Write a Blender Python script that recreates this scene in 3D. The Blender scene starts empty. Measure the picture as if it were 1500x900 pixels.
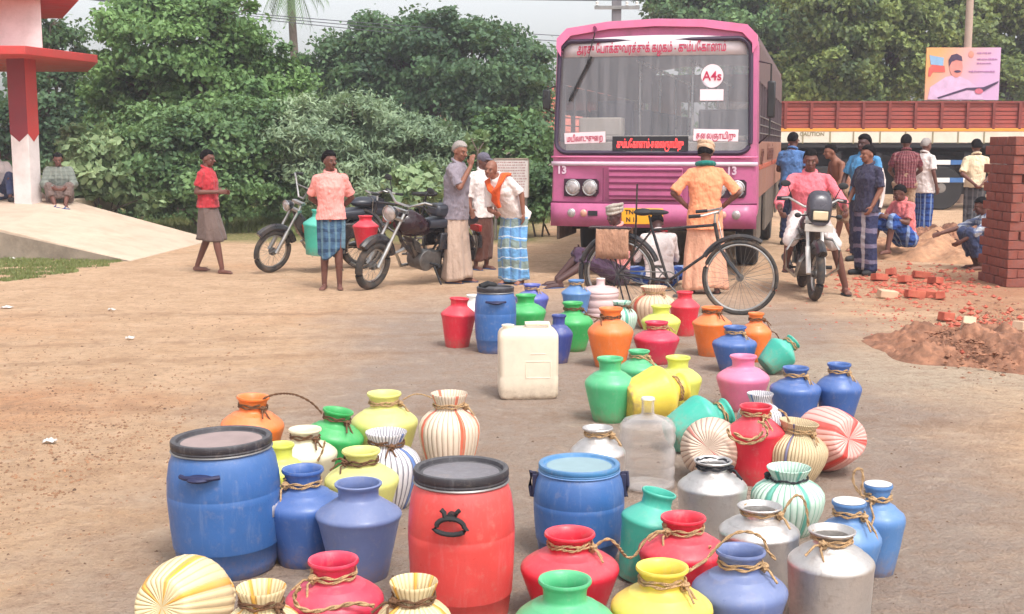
import bpy, bmesh, math, random
import numpy as np
from mathutils import Vector, Matrix, Euler, noise
R = math.radians
PI = math.pi
rnd = random.Random(7)
scene = bpy.context.scene
COL = scene.collection
V = Vector

# ------------------------------------------------------------------ camera
CAMH = 1.6
F = 1800.0
TH = math.atan(240 / F)
cam = bpy.data.objects.new('camera', bpy.data.cameras.new('camera'))
COL.objects.link(cam)
cam.location = (0, 0, CAMH)
cam.rotation_euler = (PI / 2 - TH, 0, 0)
cam.data.sensor_width = 36
cam.data.lens = 36 * F / 1500
cam.data.clip_end = 2000
scene.camera = cam


def ray(px, py):
    u = (450 - py) / F
    return V(((px - 750) / F, math.cos(TH) + u * math.sin(TH), -math.sin(TH) + u * math.cos(TH)))


def G(px, py, z=0.0):
    r = ray(px, py)
    t = (z - CAMH) / r.z
    return V((r.x * t, r.y * t, z))


def at(px, py, Y):
    r = ray(px, py)
    t = Y / r.y
    return V((r.x * t, Y, CAMH + r.z * t))


# ------------------------------------------------------------------ materials
def lin(r, g, b, k=0.85):
    def f(c):
        c = c / 255
        return (c / 12.92 if c < .04045 else ((c + .055) / 1.055) ** 2.4) * k
    return (f(r), f(g), f(b), 1)


MATS = {}


def newmat(name):
    m = bpy.data.materials.new(name)
    m.use_nodes = True
    nt = m.node_tree
    return m, nt, nt.nodes['Principled BSDF']


def N(nt, typ, **kw):
    n = nt.nodes.new(typ)
    for k, v in kw.items():
        if k in n.inputs.keys() if hasattr(n.inputs, 'keys') else False:
            n.inputs[k].default_value = v
        else:
            setattr(n, k, v)
    return n


def mth(nt, op, a, b=None, clamp=False):
    n = nt.nodes.new('ShaderNodeMath')
    n.operation = op
    n.use_clamp = clamp
    for i, x in enumerate((a, b)):
        if x is None:
            continue
        if isinstance(x, (int, float)):
            n.inputs[i].default_value = x
        else:
            nt.links.new(x, n.inputs[i])
    return n.outputs[0]


def mixc(nt, fac, a, b):
    n = nt.nodes.new('ShaderNodeMix')
    n.data_type = 'RGBA'
    for i, x in ((0, fac), (6, a), (7, b)):
        if isinstance(x, (int, float, tuple)):
            n.inputs[i].default_value = x
        else:
            nt.links.new(x, n.inputs[i])
    return n.outputs[2]


def noisen(nt, co, scale, detail=4, rough=.55):
    n = nt.nodes.new('ShaderNodeTexNoise')
    n.inputs['Scale'].default_value = scale
    n.inputs['Detail'].default_value = detail
    n.inputs['Roughness'].default_value = rough
    nt.links.new(co, n.inputs['Vector'])
    return n.outputs[0]


def remap(nt, x, a, b, c=0., d=1.):
    n = nt.nodes.new('ShaderNodeMapRange')
    nt.links.new(x, n.inputs[0])
    for i, v in enumerate((a, b, c, d)):
        n.inputs[i + 1].default_value = v
    return n.outputs[0]


def bump(nt, h, bsdf, strength=.3, dist=.01):
    b = nt.nodes.new('ShaderNodeBump')
    b.inputs['Strength'].default_value = strength
    b.inputs['Distance'].default_value = dist
    nt.links.new(h, b.inputs['Height'])
    nt.links.new(b.outputs[0], bsdf.inputs['Normal'])


def mul(c, k):
    return (min(1, c[0] * k), min(1, c[1] * k), min(1, c[2] * k), 1)


def mat(name, col, rough=.6, metal=0., var=.15, vs=6., bmp=.0, bs=30., dirt=None, dirtamt=.0, ds=5., sss=0., emis=0., spec=.5):
    """general painted / plastic / cloth surface with uneven tone, roughness and dirt blotches"""
    if name in MATS:
        return MATS[name]
    m, nt, b = newmat(name)
    co = nt.nodes.new('ShaderNodeTexCoord').outputs['Object']
    n1 = noisen(nt, co, vs, 5)
    f = remap(nt, n1, .3, .7)
    c = mixc(nt, f, mul(col, 1 - var), mul(col, 1 + var))
    if dirt:
        n2 = noisen(nt, co, ds, 8, .7)
        f2 = remap(nt, n2, .45, .75, 0, dirtamt)
        c = mixc(nt, f2, c, dirt)
    nt.links.new(c, b.inputs['Base Color'])
    nt.links.new(remap(nt, n1, .3, .7, max(.05, rough - .1), min(1, rough + .1)), b.inputs['Roughness'])
    b.inputs['Metallic'].default_value = metal
    b.inputs['Specular IOR Level'].default_value = spec
    if sss:
        b.inputs['Subsurface Weight'].default_value = sss
        b.inputs['Subsurface Radius'].default_value = (.02, .02, .02)
    if bmp:
        bump(nt, noisen(nt, co, bs, 6), b, bmp, .01)
    if emis:
        b.inputs['Emission Color'].default_value = col
        b.inputs['Emission Strength'].default_value = emis
    MATS[name] = m
    return m


def cloth(name, col, wrinkle=.5, var=.12, rough=.9):
    if name in MATS:
        return MATS[name]
    m, nt, b = newmat(name)
    co = nt.nodes.new('ShaderNodeTexCoord').outputs['Object']
    mp = nt.nodes.new('ShaderNodeMapping')
    mp.inputs['Scale'].default_value = (1, 1, .45)
    nt.links.new(co, mp.inputs[0])
    n1 = noisen(nt, mp.outputs[0], 14, 4, .6)
    n2 = noisen(nt, co, 3, 3)
    c = mixc(nt, remap(nt, n2, .3, .7), mul(col, 1 - var), mul(col, 1 + var))
    nt.links.new(c, b.inputs['Base Color'])
    b.inputs['Roughness'].default_value = rough
    b.inputs['Specular IOR Level'].default_value = .15
    b.inputs['Sheen Weight'].default_value = .15
    bump(nt, n1, b, wrinkle, .09)
    MATS[name] = m
    return m


def angle_u(nt, co):
    s = nt.nodes.new('ShaderNodeSeparateXYZ')
    nt.links.new(co, s.inputs[0])
    a = mth(nt, 'ARCTAN2', s.outputs[1], s.outputs[0])
    return mth(nt, 'ADD', mth(nt, 'DIVIDE', a, 2 * PI), .5), s


def plaid(name, base, line1, line2, nz=7., nu=9, wrinkle=.5, wz=.35, wu=.3, white=None):
    """checked lungi cloth: bands by height and by angle round the wearer"""
    if name in MATS:
        return MATS[name]
    m, nt, b = newmat(name)
    co = nt.nodes.new('ShaderNodeTexCoord').outputs['Object']
    u, s = angle_u(nt, co)
    w = noisen(nt, co, 5, 2)
    z = mth(nt, 'ADD', mth(nt, 'MULTIPLY', s.outputs[2], nz), mth(nt, 'MULTIPLY', w, .5))
    fz = mth(nt, 'LESS_THAN', mth(nt, 'FRACT', z), wz)
    uu = mth(nt, 'ADD', mth(nt, 'MULTIPLY', u, float(nu)), mth(nt, 'MULTIPLY', w, .3))
    fu = mth(nt, 'LESS_THAN', mth(nt, 'FRACT', uu), wu)
    c = mixc(nt, mth(nt, 'MULTIPLY', fz, .75), base, line1)
    c = mixc(nt, mth(nt, 'MULTIPLY', fu, .6), c, line2)
    if white:
        fw = mth(nt, 'LESS_THAN', mth(nt, 'FRACT', mth(nt, 'MULTIPLY', z, 2.0)), .12)
        c = mixc(nt, mth(nt, 'MULTIPLY', fw, .8), c, white)
    nt.links.new(c, b.inputs['Base Color'])
    b.inputs['Roughness'].default_value = .9
    b.inputs['Specular IOR Level'].default_value = .15
    bump(nt, noisen(nt, co, 12, 4), b, wrinkle, .08)
    MATS[name] = m
    return m


def ribbed(name, base, line, nr=40, bands=(), lw=.22):
    """pot wound from plastic strips: thin dark seams between ribs, a few broad coloured ribs"""
    if name in MATS:
        return MATS[name]
    m, nt, b = newmat(name)
    co = nt.nodes.new('ShaderNodeTexCoord').outputs['Object']
    u, s = angle_u(nt, co)
    fr = mth(nt, 'FRACT', mth(nt, 'MULTIPLY', u, float(nr)))
    wob = noisen(nt, co, 9, 3)
    seam = mth(nt, 'LESS_THAN', fr, mth(nt, 'ADD', mth(nt, 'MULTIPLY', wob, .25), lw - .14))
    n1 = noisen(nt, co, 7, 5)
    c = mixc(nt, remap(nt, n1, .3, .7), mul(base, .86), mul(base, 1.08))
    for a0, a1, bc in bands:
        f = mth(nt, 'MULTIPLY', mth(nt, 'GREATER_THAN', u, a0), mth(nt, 'LESS_THAN', u, a1))
        f = mth(nt, 'MULTIPLY', f, remap(nt, n1, .2, .6, .6, .95))
        c = mixc(nt, f, c, bc)
    c = mixc(nt, mth(nt, 'MULTIPLY', seam, .7), c, line)
    nt.links.new(c, b.inputs['Base Color'])
    b.inputs['Roughness'].default_value = .55
    ridge = mth(nt, 'ABSOLUTE', mth(nt, 'SINE', mth(nt, 'MULTIPLY', u, nr * PI)))
    bump(nt, ridge, b, .6, .006)
    MATS[name] = m
    return m


# ------------------------------------------------------------------ mesh builder
class MB:
    def __init__(s, M=None):
        s.v = []
        s.f = []
        s.M = M or Matrix()

    def add(s, vs, fs, M=None):
        o = len(s.v)
        T = s.M @ M if M else s.M
        s.v += [T @ V(p) for p in vs]
        s.f += [tuple(i + o for i in f) for f in fs]
        return s

    def box(s, c, sz, rz=0, rot=None):
        x, y, z = [a / 2 for a in sz]
        vs = [(i, j, k) for i in (-x, x) for j in (-y, y) for k in (-z, z)]
        fs = [(0, 1, 3, 2), (4, 6, 7, 5), (0, 4, 5, 1), (2, 3, 7, 6), (0, 2, 6, 4), (1, 5, 7, 3)]
        M = Matrix.Translation(c) @ (rot.to_4x4() if rot else Matrix.Rotation(rz, 4, 'Z'))
        return s.add(vs, fs, M)

    def loft(s, rings, cap=True, closed=False):
        n = len(rings[0])
        vs = [p for r in rings for p in r]
        fs = []
        m = len(rings)
        for i in range(m if closed else m - 1):
            j = (i + 1) % m
            for k in range(n):
                l = (k + 1) % n
                fs.append((i * n + k, i * n + l, j * n + l, j * n + k))
        if cap and not closed:
            fs.append(tuple(reversed(range(n))))
            fs.append(tuple(range((m - 1) * n, m * n)))
        return s.add(vs, fs)

    def lathe(s, prof, n=32, M=None, rib=0, nr=0, cap0=True, cap1=True):
        rings = []
        for (r, z) in prof:
            rg = []
            for k in range(n):
                a = 2 * PI * k / n
                q = 1.0
                if rib:
                    q = 1 + rib * (abs(math.sin(a * nr / 2)) - .6)
                rg.append((r * q * math.cos(a), r * q * math.sin(a), z))
            rings.append(rg)
        vs = [p for r in rings for p in r]
        fs = []
        for i in range(len(rings) - 1):
            for k in range(n):
                l = (k + 1) % n
                fs.append((i * n + k, i * n + l, (i + 1) * n + l, (i + 1) * n + k))
        if cap0:
            fs.append(tuple(reversed(range(n))))
        if cap1:
            b = (len(rings) - 1) * n
            fs.append(tuple(range(b, b + n)))
        return s.add(vs, fs, M)

    def cap(s, a, b, ra, rb=None, n=12, hemi=True):
        """tapered capsule / cone between two points"""
        a = V(a); b = V(b)
        rb = ra if rb is None else rb
        d = b - a
        L = d.length
        if L < 1e-6:
            return s
        q = d.to_track_quat('Z', 'Y').to_matrix().to_4x4()
        M = Matrix.Translation(a) @ q
        prof = []
        if hemi:
            for i in range(4):
                t = PI / 2 * i / 4
                prof.append((ra * max(.04, math.sin(t)), -ra * math.cos(t)))
        prof.append((ra, 0)); prof.append((rb, L))
        if hemi:
            for i in range(1, 5):
                t = PI / 2 * i / 4
                prof.append((rb * max(.04, math.cos(t)), L + rb * math.sin(t)))
        return s.lathe(prof, n, M)

    def cyl(s, a, b, ra, rb=None, n=16):
        return s.cap(a, b, ra, rb, n, False)

    def tube(s, pts, r, n=8, closed=False, radii=None, flat=1.0):
        pts = [V(p) for p in pts]
        m = len(pts)
        rings = []
        up = V((0, 0, 1))
        for i, p in enumerate(pts):
            if closed:
                d = pts[(i + 1) % m] - pts[i - 1]
            else:
                d = pts[min(m - 1, i + 1)] - pts[max(0, i - 1)]
            if d.length < 1e-9:
                d = V((0, 0, 1))
            d.normalize()
            u = up if abs(d.dot(up)) < .95 else V((1, 0, 0))
            x = d.cross(u).normalized()
            y = x.cross(d).normalized()
            rr = radii[i] if radii else r
            rings.append([p + x * rr * math.cos(2 * PI * k / n) + y * rr * flat * math.sin(2 * PI * k / n) for k in range(n)])
        return s.loft(rings, not closed, closed)

    def ell(s, c, rad, nu=16, nv=10, rot=None):
        M = Matrix.Translation(c) @ (rot.to_4x4() if rot else Matrix()) @ Matrix.Diagonal((rad[0], rad[1], rad[2], 1))
        prof = [(max(.02, math.sin(PI * i / nv)), -math.cos(PI * i / nv)) for i in range(nv + 1)]
        return s.lathe(prof, nu, M)

    def torus(s, c, Rr, r, axis='Z', n=48, m=10, M=None, arc=None):
        pts = []
        a0, a1 = arc if arc else (0, 2 * PI)
        cnt = n if not arc else n + 1
        for i in range(cnt):
            a = a0 + (a1 - a0) * i / n
            p = V((math.cos(a) * Rr, math.sin(a) * Rr, 0))
            if axis == 'Y':
                p = V((p.x, 0, p.y))
            if axis == 'X':
                p = V((0, p.x, p.y))
            p += V(c)
            pts.append(M @ p if M else p)
        return s.tube(pts, r, m, closed=arc is None)

    def prism(s, poly, axis, a, b):
        """polygon in a plane extruded along axis from a to b"""
        def P(u, v, w):
            return {'X': (w, u, v), 'Y': (u, w, v), 'Z': (u, v, w)}[axis]
        n = len(poly)
        vs = [P(u, v, a) for u, v in poly] + [P(u, v, b) for u, v in poly]
        fs = [tuple(range(n)), tuple(range(2 * n - 1, n - 1, -1))]
        fs += [(i, n + i, n + (i + 1) % n, (i + 1) % n) for i in range(n)]
        return s.add(vs, fs)

    def build(s, name, m, parent=None, smooth=40, bevel=0, world=False, remesh=0, sm=4, solid=0):
        me = bpy.data.meshes.new(name)
        vs = s.v
        if world and parent is not None:
            Mi = WM[parent.name].inverted()
            vs = [Mi @ p for p in vs]
        me.from_pydata([tuple(p) for p in vs], [], s.f)
        me.validate()
        bm = bmesh.new(); bm.from_mesh(me)
        bmesh.ops.recalc_face_normals(bm, faces=bm.faces)
        bm.to_mesh(me); bm.free()
        me.materials.append(m)
        if smooth:
            me.shade_smooth()
            if not remesh:
                me.set_sharp_from_angle(angle=R(smooth))
        o = bpy.data.objects.new(name, me)
        COL.objects.link(o)
        if parent is not None:
            o.parent = parent
        if remesh:
            md = o.modifiers.new('surface', 'REMESH')
            md.mode = 'VOXEL'; md.voxel_size = remesh; md.use_smooth_shade = True
            if sm:
                ms = o.modifiers.new('soften', 'SMOOTH'); ms.factor = .5; ms.iterations = sm
        if solid:
            ms = o.modifiers.new('thick', 'SOLIDIFY'); ms.thickness = solid
        if bevel:
            bv = o.modifiers.new('bevel', 'BEVEL'); bv.width = bevel; bv.segments = 2; bv.limit_method = 'ANGLE'; bv.angle_limit = R(50)
        return o


WM = {}


def thing(name, label, cat, loc=(0, 0, 0), rz=0, group=None, rot=None):
    o = bpy.data.objects.new(name, None)
    o.empty_display_size = .1
    COL.objects.link(o)
    o.location = loc
    e = rot if rot else Euler((0, 0, rz))
    o.rotation_euler = e
    WM[o.name] = Matrix.Translation(loc) @ e.to_matrix().to_4x4()
    return tag(o, label, cat, group)


def tag(o, label=None, cat=None, group=None, kind=None):
    if label: o['label'] = label
    if cat: o['category'] = cat
    if group: o['group'] = group
    if kind: o['kind'] = kind
    return o


def place(o, loc, rot=None):
    o.location = loc
    if rot: o.rotation_euler = rot
    WM[o.name] = Matrix.Translation(loc) @ (rot or Euler((0, 0, 0))).to_matrix().to_4x4()
    return o


def copy_tree(o, parent=None):
    c = o.copy()
    COL.objects.link(c)
    if parent: c.parent = parent
    for ch in list(o.children):
        copy_tree(ch, c)
    return c


def text(name, s, size, m, parent, M, ext=.002, align='CENTER', bold=0.0, squeeze=1.0):
    cu = bpy.data.curves.new(name, 'FONT')
    cu.body = s; cu.size = size; cu.align_x = align; cu.align_y = 'CENTER'; cu.extrude = ext; cu.offset = bold
    t = bpy.data.objects.new('tmp', cu)
    COL.objects.link(t)
    dg = bpy.context.evaluated_depsgraph_get()
    me = bpy.data.meshes.new_from_object(t.evaluated_get(dg))
    bpy.data.objects.remove(t)
    me.transform(M @ Matrix.Diagonal((squeeze, 1, 1, 1)))
    me.materials.clear(); me.materials.append(m)
    o = bpy.data.objects.new(name, me)
    COL.objects.link(o)
    o.parent = parent
    return o


FRONT = Matrix.Rotation(PI / 2, 4, 'X')     # text standing upright, read from -Y


def T(x, y, z):
    return Matrix.Translation((x, y, z))


# common materials
M_black = mat('black_rubber', (.02, .02, .022, 1), .75, var=.2)
M_blackp = mat('black_paint', (.018, .018, .02, 1), .35, var=.2)
M_chrome = mat('dull_chrome', (.55, .55, .55, 1), .3, 1, var=.15)
M_steel = mat('grey_steel', (.3, .29, .28, 1), .45, .8, var=.25)
M_white = mat('white_paint', (.75, .73, .70, 1), .5, var=.05)
M_rope = mat('coir_rope', lin(196, 160, 118), .95, var=.3, vs=60, bmp=.6, bs=200)
M_ropedark = mat('old_rope', lin(120, 85, 60), .95, var=.3, vs=60, bmp=.6, bs=200)
# ------------------------------------------------------------------ world and light
w = bpy.data.worlds.new('World'); scene.world = w; w.use_nodes = True
nt = w.node_tree
sky = nt.nodes.new('ShaderNodeTexSky'); sky.sky_type = 'NISHITA'; sky.sun_disc = False
SUN_EL, SUN_AZ = R(58), R(150)        # azimuth from +Y clockwise
sky.sun_elevation = SUN_EL; sky.sun_rotation = SUN_AZ
sky.air_density = 1.0; sky.dust_density = 4.0; sky.ozone_density = 1.0
hs = nt.nodes.new('ShaderNodeHueSaturation'); hs.inputs['Saturation'].default_value = .22; hs.inputs['Value'].default_value = 1.3
nt.links.new(sky.outputs[0], hs.inputs['Color'])
bg = nt.nodes['Background']; bg.inputs[1].default_value = .15
nt.links.new(hs.outputs[0], bg.inputs[0])
sl = bpy.data.lights.new('sun', 'SUN'); sl.energy = 1.3; sl.angle = R(12); sl.color = (1, .95, .88)
so = bpy.data.objects.new('sun', sl); COL.objects.link(so)
sd = V((math.sin(SUN_AZ) * math.cos(SUN_EL), math.cos(SUN_AZ) * math.cos(SUN_EL), math.sin(SUN_EL)))
so.rotation_euler = sd.to_track_quat('Z', 'Y').to_euler()
scene.view_settings.view_transform = 'Standard'
scene.view_settings.look = 'None'
scene.view_settings.exposure = .54
scene.view_settings.gamma = 1
scene.render.engine = 'CYCLES'
scene.cycles.volume_bounces = 1
scene.cycles.transparent_max_bounces = 12


# ------------------------------------------------------------------ ground
def ground_mat():
    m, nt, b = newmat('sandy_earth')
    co = nt.nodes.new('ShaderNodeTexCoord').outputs['Object']
    s = nt.nodes.new('ShaderNodeSeparateXYZ'); nt.links.new(co, s.inputs[0])
    x, y = s.outputs[0], s.outputs[1]
    big = noisen(nt, co, .35, 5, .6)
    mid = noisen(nt, co, 1.6, 6, .65)
    fine = noisen(nt, co, 14, 8, .7)
    vf = noisen(nt, co, 70, 4, .6)
    sand = mixc(nt, remap(nt, mid, .3, .7), lin(208, 170, 136), lin(234, 198, 164))
    sand = mixc(nt, remap(nt, big, .52, .68), sand, lin(224, 178, 140))
    # worn tarmac under dust, between two wobbling edges
    wob = mth(nt, 'MULTIPLY', mth(nt, 'SUBTRACT', mid, .5), 1.6)
    wob2 = mth(nt, 'MULTIPLY', mth(nt, 'SUBTRACT', big, .5), 2.2)
    ww = mth(nt, 'ADD', wob, wob2)
    # left edge x = -1.85 + .03*(y-5); right edge x = 3.1 + .12*(y-5)
    le = mth(nt, 'SUBTRACT', mth(nt, 'ADD', x, ww), mth(nt, 'ADD', mth(nt, 'MULTIPLY', mth(nt, 'SUBTRACT', y, 5.), .03), -1.75))
    re = mth(nt, 'SUBTRACT', mth(nt, 'ADD', mth(nt, 'MULTIPLY', mth(nt, 'SUBTRACT', y, 5.), .1), 2.5), mth(nt, 'ADD', x, ww))
    fe = mth(nt, 'SUBTRACT', 12.6, y)
    rd = mth(nt, 'MULTIPLY', remap(nt, le, -.35, .75), remap(nt, re, -.5, .6))
    rd = mth(nt, 'MULTIPLY', rd, remap(nt, fe, -1.5, 1.5))
    tar = mixc(nt, remap(nt, fine, .3, .7), lin(160, 146, 137), lin(182, 166, 155))
    c = mixc(nt, mth(nt, 'MULTIPLY', rd, .85), sand, tar)
    # cement-grey patch at right
    dx = mth(nt, 'SUBTRACT', x, 3.6); dy = mth(nt, 'SUBTRACT', y, 8.6)
    dd = mth(nt, 'ADD', mth(nt, 'MULTIPLY', mth(nt, 'MULTIPLY', dx, dx), .35), mth(nt, 'MULTIPLY', mth(nt, 'MULTIPLY', dy, dy), .5))
    pm = remap(nt, mth(nt, 'ADD', dd, mth(nt, 'MULTIPLY', ww, .9)), .3, 1.2, .75, 0)
    c = mixc(nt, pm, c, lin(206, 188, 166))
    # red brick dust round the building works, orange smear at left
    dx = mth(nt, 'SUBTRACT', x, 5.2); dy = mth(nt, 'SUBTRACT', y, 13.2)
    dd = mth(nt, 'ADD', mth(nt, 'MULTIPLY', mth(nt, 'MULTIPLY', dx, dx), .4), mth(nt, 'MULTIPLY', mth(nt, 'MULTIPLY', dy, dy), .1))
    c = mixc(nt, remap(nt, mth(nt, 'ADD', dd, ww), .0, 1.3, .6, 0), c, lin(190, 120, 88))
    dx = mth(nt, 'ADD', x, 3.6); dy = mth(nt, 'SUBTRACT', y, 7.4)
    dd = mth(nt, 'ADD', mth(nt, 'MULTIPLY', mth(nt, 'MULTIPLY', dx, dx), .35), mth(nt, 'MULTIPLY', mth(nt, 'MULTIPLY', dy, dy), 1.5))
    c = mixc(nt, remap(nt, mth(nt, 'ADD', dd, ww), .0, 1.2, .45, 0), c, lin(212, 138, 92))
    c = mixc(nt, remap(nt, fine, .50, .68, 0, .55), c, lin(160, 128, 106))
    blot = noisen(nt, co, 5, 8, .75)
    c = mixc(nt, remap(nt, blot, .48, .66, 0, .42), c, lin(178, 144, 120))
    c = mixc(nt, remap(nt, blot, .46, .3, 0, .4), c, lin(226, 204, 182))
    c = mixc(nt, mth(nt, 'MULTIPLY', remap(nt, vf, .56, .7, 0, .6), remap(nt, blot, .38, .6, .15, 1)), c, lin(124, 98, 82))
    # faint tyre tracks pressed across the bare earth at left
    for (k0, k1, k2) in ((9.4, .16, .5), (10.35, .18, .5), (7.1, -.10, .6), (11.6, .05, .4)):
        tr_ = mth(nt, 'ABSOLUTE', mth(nt, 'ADD', mth(nt, 'SUBTRACT', y, mth(nt, 'ADD', mth(nt, 'MULTIPLY', x, k1), k0)), mth(nt, 'MULTIPLY', ww, k2 * .5)))
        tm = mth(nt, 'MULTIPLY', remap(nt, tr_, .05, .13, .42, 0), remap(nt, blot, .35, .6, .1, 1))
        c = mixc(nt, tm, c, lin(160, 126, 102))
    # thin grass beyond the yard
    gy = remap(nt, mth(nt, 'ADD', mth(nt, 'SUBTRACT', y, 19.5), mth(nt, 'MULTIPLY', ww, .6)), 0, .8)
    gx = remap(nt, mth(nt, 'ADD', x, mth(nt, 'MULTIPLY', ww, .5)), .9, .2)
    c = mixc(nt, mth(nt, 'MULTIPLY', gy, mth(nt, 'MULTIPLY', gx, remap(nt, fine, .3, .6, .4, .95))), c, lin(112, 122, 66))
    nt.links.new(c, b.inputs['Base Color'])
    b.inputs['Roughness'].default_value = .95
    b.inputs['Specular IOR Level'].default_value = .1
    h = mth(nt, 'ADD', mth(nt, 'MULTIPLY', mid, .6), mth(nt, 'ADD', mth(nt, 'MULTIPLY', fine, .9), mth(nt, 'MULTIPLY', vf, .25)))
    bump(nt, h, b, 1.0, .06)
    return m


M_ground = ground_mat()
g = MB()
g.v = [V((-400, -30, 0)), V((400, -30, 0)), V((400, 900, 0)), V((-400, 900, 0))]; g.f = [(0, 1, 2, 3)]
tag(g.build('ground', M_ground, smooth=0), kind='structure')
# the worn road lies 4 mm above the earth and shares its dust
g = MB()
L = []; Rr = []
for i in range(60):
    y = -5 + i * .32
    L.append(V((-2.0 + .03 * (y - 5) + .25 * noise.noise((y * .5, 0, 0)), y, .004)))
    Rr.append(V((2.8 + .1 * (y - 5) + .25 * noise.noise((y * .5, 5, 0)), y, .004)))
g.v = L + Rr
g.f = [(i, 60 + i, 61 + i, i + 1) for i in range(59)]
tag(g.build('road', M_ground, smooth=0), kind='structure')

# gravel and crumbs of earth
def crumbs(name, n, fn, smin, smax, m, seed):
    r = np.random.RandomState(seed)
    base = np.array([(1, 0, 0), (-1, 0, 0), (0, 1, 0), (0, -1, 0), (0, 0, 1), (0, 0, -1), ], float)
    fs = np.array([(0, 2, 4), (2, 1, 4), (1, 3, 4), (3, 0, 4), (2, 0, 5), (1, 2, 5), (3, 1, 5), (0, 3, 5)])
    vs = []; ff = []
    for i in range(n):
        x, y, z = fn(r)
        sz = smin + (smax - smin) * r.rand() ** 3
        b = base * (1 + .5 * (r.rand(6, 1) - .5)) * sz * np.array([1, .6 + .4 * r.rand(), .6])
        a = r.rand() * 6.28
        rot = np.array([[math.cos(a), -math.sin(a), 0], [math.sin(a), math.cos(a), 0], [0, 0, 1]])
        vs.append(b @ rot.T + np.array([x, y, z + sz * .15])); ff.append(fs + 6 * i)
    me = bpy.data.meshes.new(name)
    me.from_pydata(np.concatenate(vs).tolist(), [], np.concatenate(ff).tolist())
    me.materials.append(m)
    o = bpy.data.objects.new(name, me); COL.objects.link(o)
    return o


M_crumb = mat('earth_crumb', lin(158, 118, 88), .95, var=.4, vs=3)
M_crumbd = mat('dark_crumb', lin(110, 84, 66), .95, var=.4, vs=3)
def f_left(r):
    while True:
        px = r.uniform(-20, 420); py = r.uniform(400, 880)
        w_ = math.exp(-((px - 130) / 170) ** 2 - ((py - 640) / 90) ** 2) + .12
        if r.rand() < w_:
            p = G(px, py); return p.x, p.y, 0
tag(crumbs('gravel', 4200, f_left, .003, .013, M_crumb, 1), kind='stuff')
def f_all(r):
    p = G(r.uniform(-30, 1530), 330 + 570 * r.rand() ** 1.2); return p.x, p.y, 0
tag(crumbs('loose_stones', 1500, f_all, .004, .014, M_crumbd, 2), kind='stuff')

# scraps of paper on the ground
M_scrap = mat('paper_scrap', lin(225, 220, 215), .8, var=.1)
for (px, py, s_, lb) in [(152, 379, .09, 'white crumpled paper scrap on the grass below the concrete ramp'), (75, 650, .05, 'tiny pale paper scrap lying alone on bare earth at left'), (12, 452, .08, 'flattened pale scrap on the sand at the left edge'), (165, 456, .05, 'small white scrap on sand in front of the walking man'), (192, 498, .05, 'small pale scrap on sand left of the pots'), (20, 380, .06, 'white scrap in the grass patch near the left edge')]:
    p = G(px, py); mb = MB()
    n = 7
    vs = [(s_ * (i / n - .5) * 1.6, s_ * (j / n - .5), .012 + .035 * abs(noise.noise((i * .8, j * .8, px))) * 1) for i in range(n) for j in range(n)]
    fs = [(i * n + j, i * n + j + 1, (i + 1) * n + j + 1, (i + 1) * n + j) for i in range(n - 1) for j in range(n - 1)]
    mb.add(vs, fs)
    o = mb.build('paper_scrap', M_scrap, solid=.002)
    place(o, p); tag(o, lb, 'litter')


# ------------------------------------------------------------------ grass
def blades(name, n, fn, h0, h1, m, seed):
    r = np.random.RandomState(seed)
    vs = np.zeros((n, 3, 3)); 
    for i in range(n):
        x, y, z = fn(r); a = r.rand() * 6.28; h = r.uniform(h0, h1); wd = .006 + .006 * r.rand()
        lx, ly = r.normal(0, .4, 2) * h
        c, s_ = math.cos(a) * wd, math.sin(a) * wd
        vs[i] = [(x - c, y - s_, z), (x + c, y + s_, z), (x + lx, y + ly, z + h)]
    me = bpy.data.meshes.new(name)
    me.from_pydata(vs.reshape(-1, 3).tolist(), [], np.arange(n * 3).reshape(n, 3).tolist())
    me.materials.append(m)
    o = bpy.data.objects.new(name, me); COL.objects.link(o)
    return tag(o, kind='stuff')


def leafmat(name, c1, c2, scale=1.2, rough=.55, trans=.25):
    m, nt, b = newmat(name)
    co = nt.nodes.new('ShaderNodeTexCoord').outputs['Object']
    n1 = noisen(nt, co, scale, 5, .75)
    n2 = noisen(nt, co, scale * 9, 2)
    f = mth(nt, 'ADD', mth(nt, 'MULTIPLY', remap(nt, n1, .4, .6), .65), mth(nt, 'MULTIPLY', remap(nt, n2, .3, .7), .35))
    c = mixc(nt, f, c1, c2)
    nt.links.new(c, b.inputs['Base Color'])
    b.inputs['Roughness'].default_value = rough
    b.inputs['Specular IOR Level'].default_value = .3
    tr = nt.nodes.new('ShaderNodeBsdfTranslucent')
    nt.links.new(mixc(nt, .5, c, (.25, .35, .05, 1)), tr.inputs[0])
    mx = nt.nodes.new('ShaderNodeMixShader'); mx.inputs[0].default_value = trans
    nt.links.new(b.outputs[0], mx.inputs[1]); nt.links.new(tr.outputs[0], mx.inputs[2])
    nt.links.new(mx.outputs[0], nt.nodes['Material Output'].inputs[0])
    return m


LM = dict(
    grass=leafmat('grass_blades', (.13, .17, .05, 1), (.28, .3, .12, 1), 2),
    bright=leafmat('bright_leaves', (.05, .12, .05, 1), (.26, .43, .14, 1), .9),
    mid=leafmat('mid_leaves', (.045, .10, .05, 1), (.22, .36, .14, 1), .8),
    dark=leafmat('dark_leaves', (.035, .075, .05, 1), (.13, .23, .10, 1), .6),
    feather=leafmat('feathery_leaves', (.14, .22, .14, 1), (.40, .51, .31, 1), .8),
    broad=leafmat('broad_pale_leaves', (.14, .23, .11, 1), (.42, .54, .28, 1), 1.5),
    yell=leafmat('yellow_green_leaves', (.03, .065, .04, 1), (.34, .42, .12, 1), .9),
)
M_bark = mat('bark', (.12, .09, .07, 1), .95, var=.3, vs=8, bmp=.8, bs=25)

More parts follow.
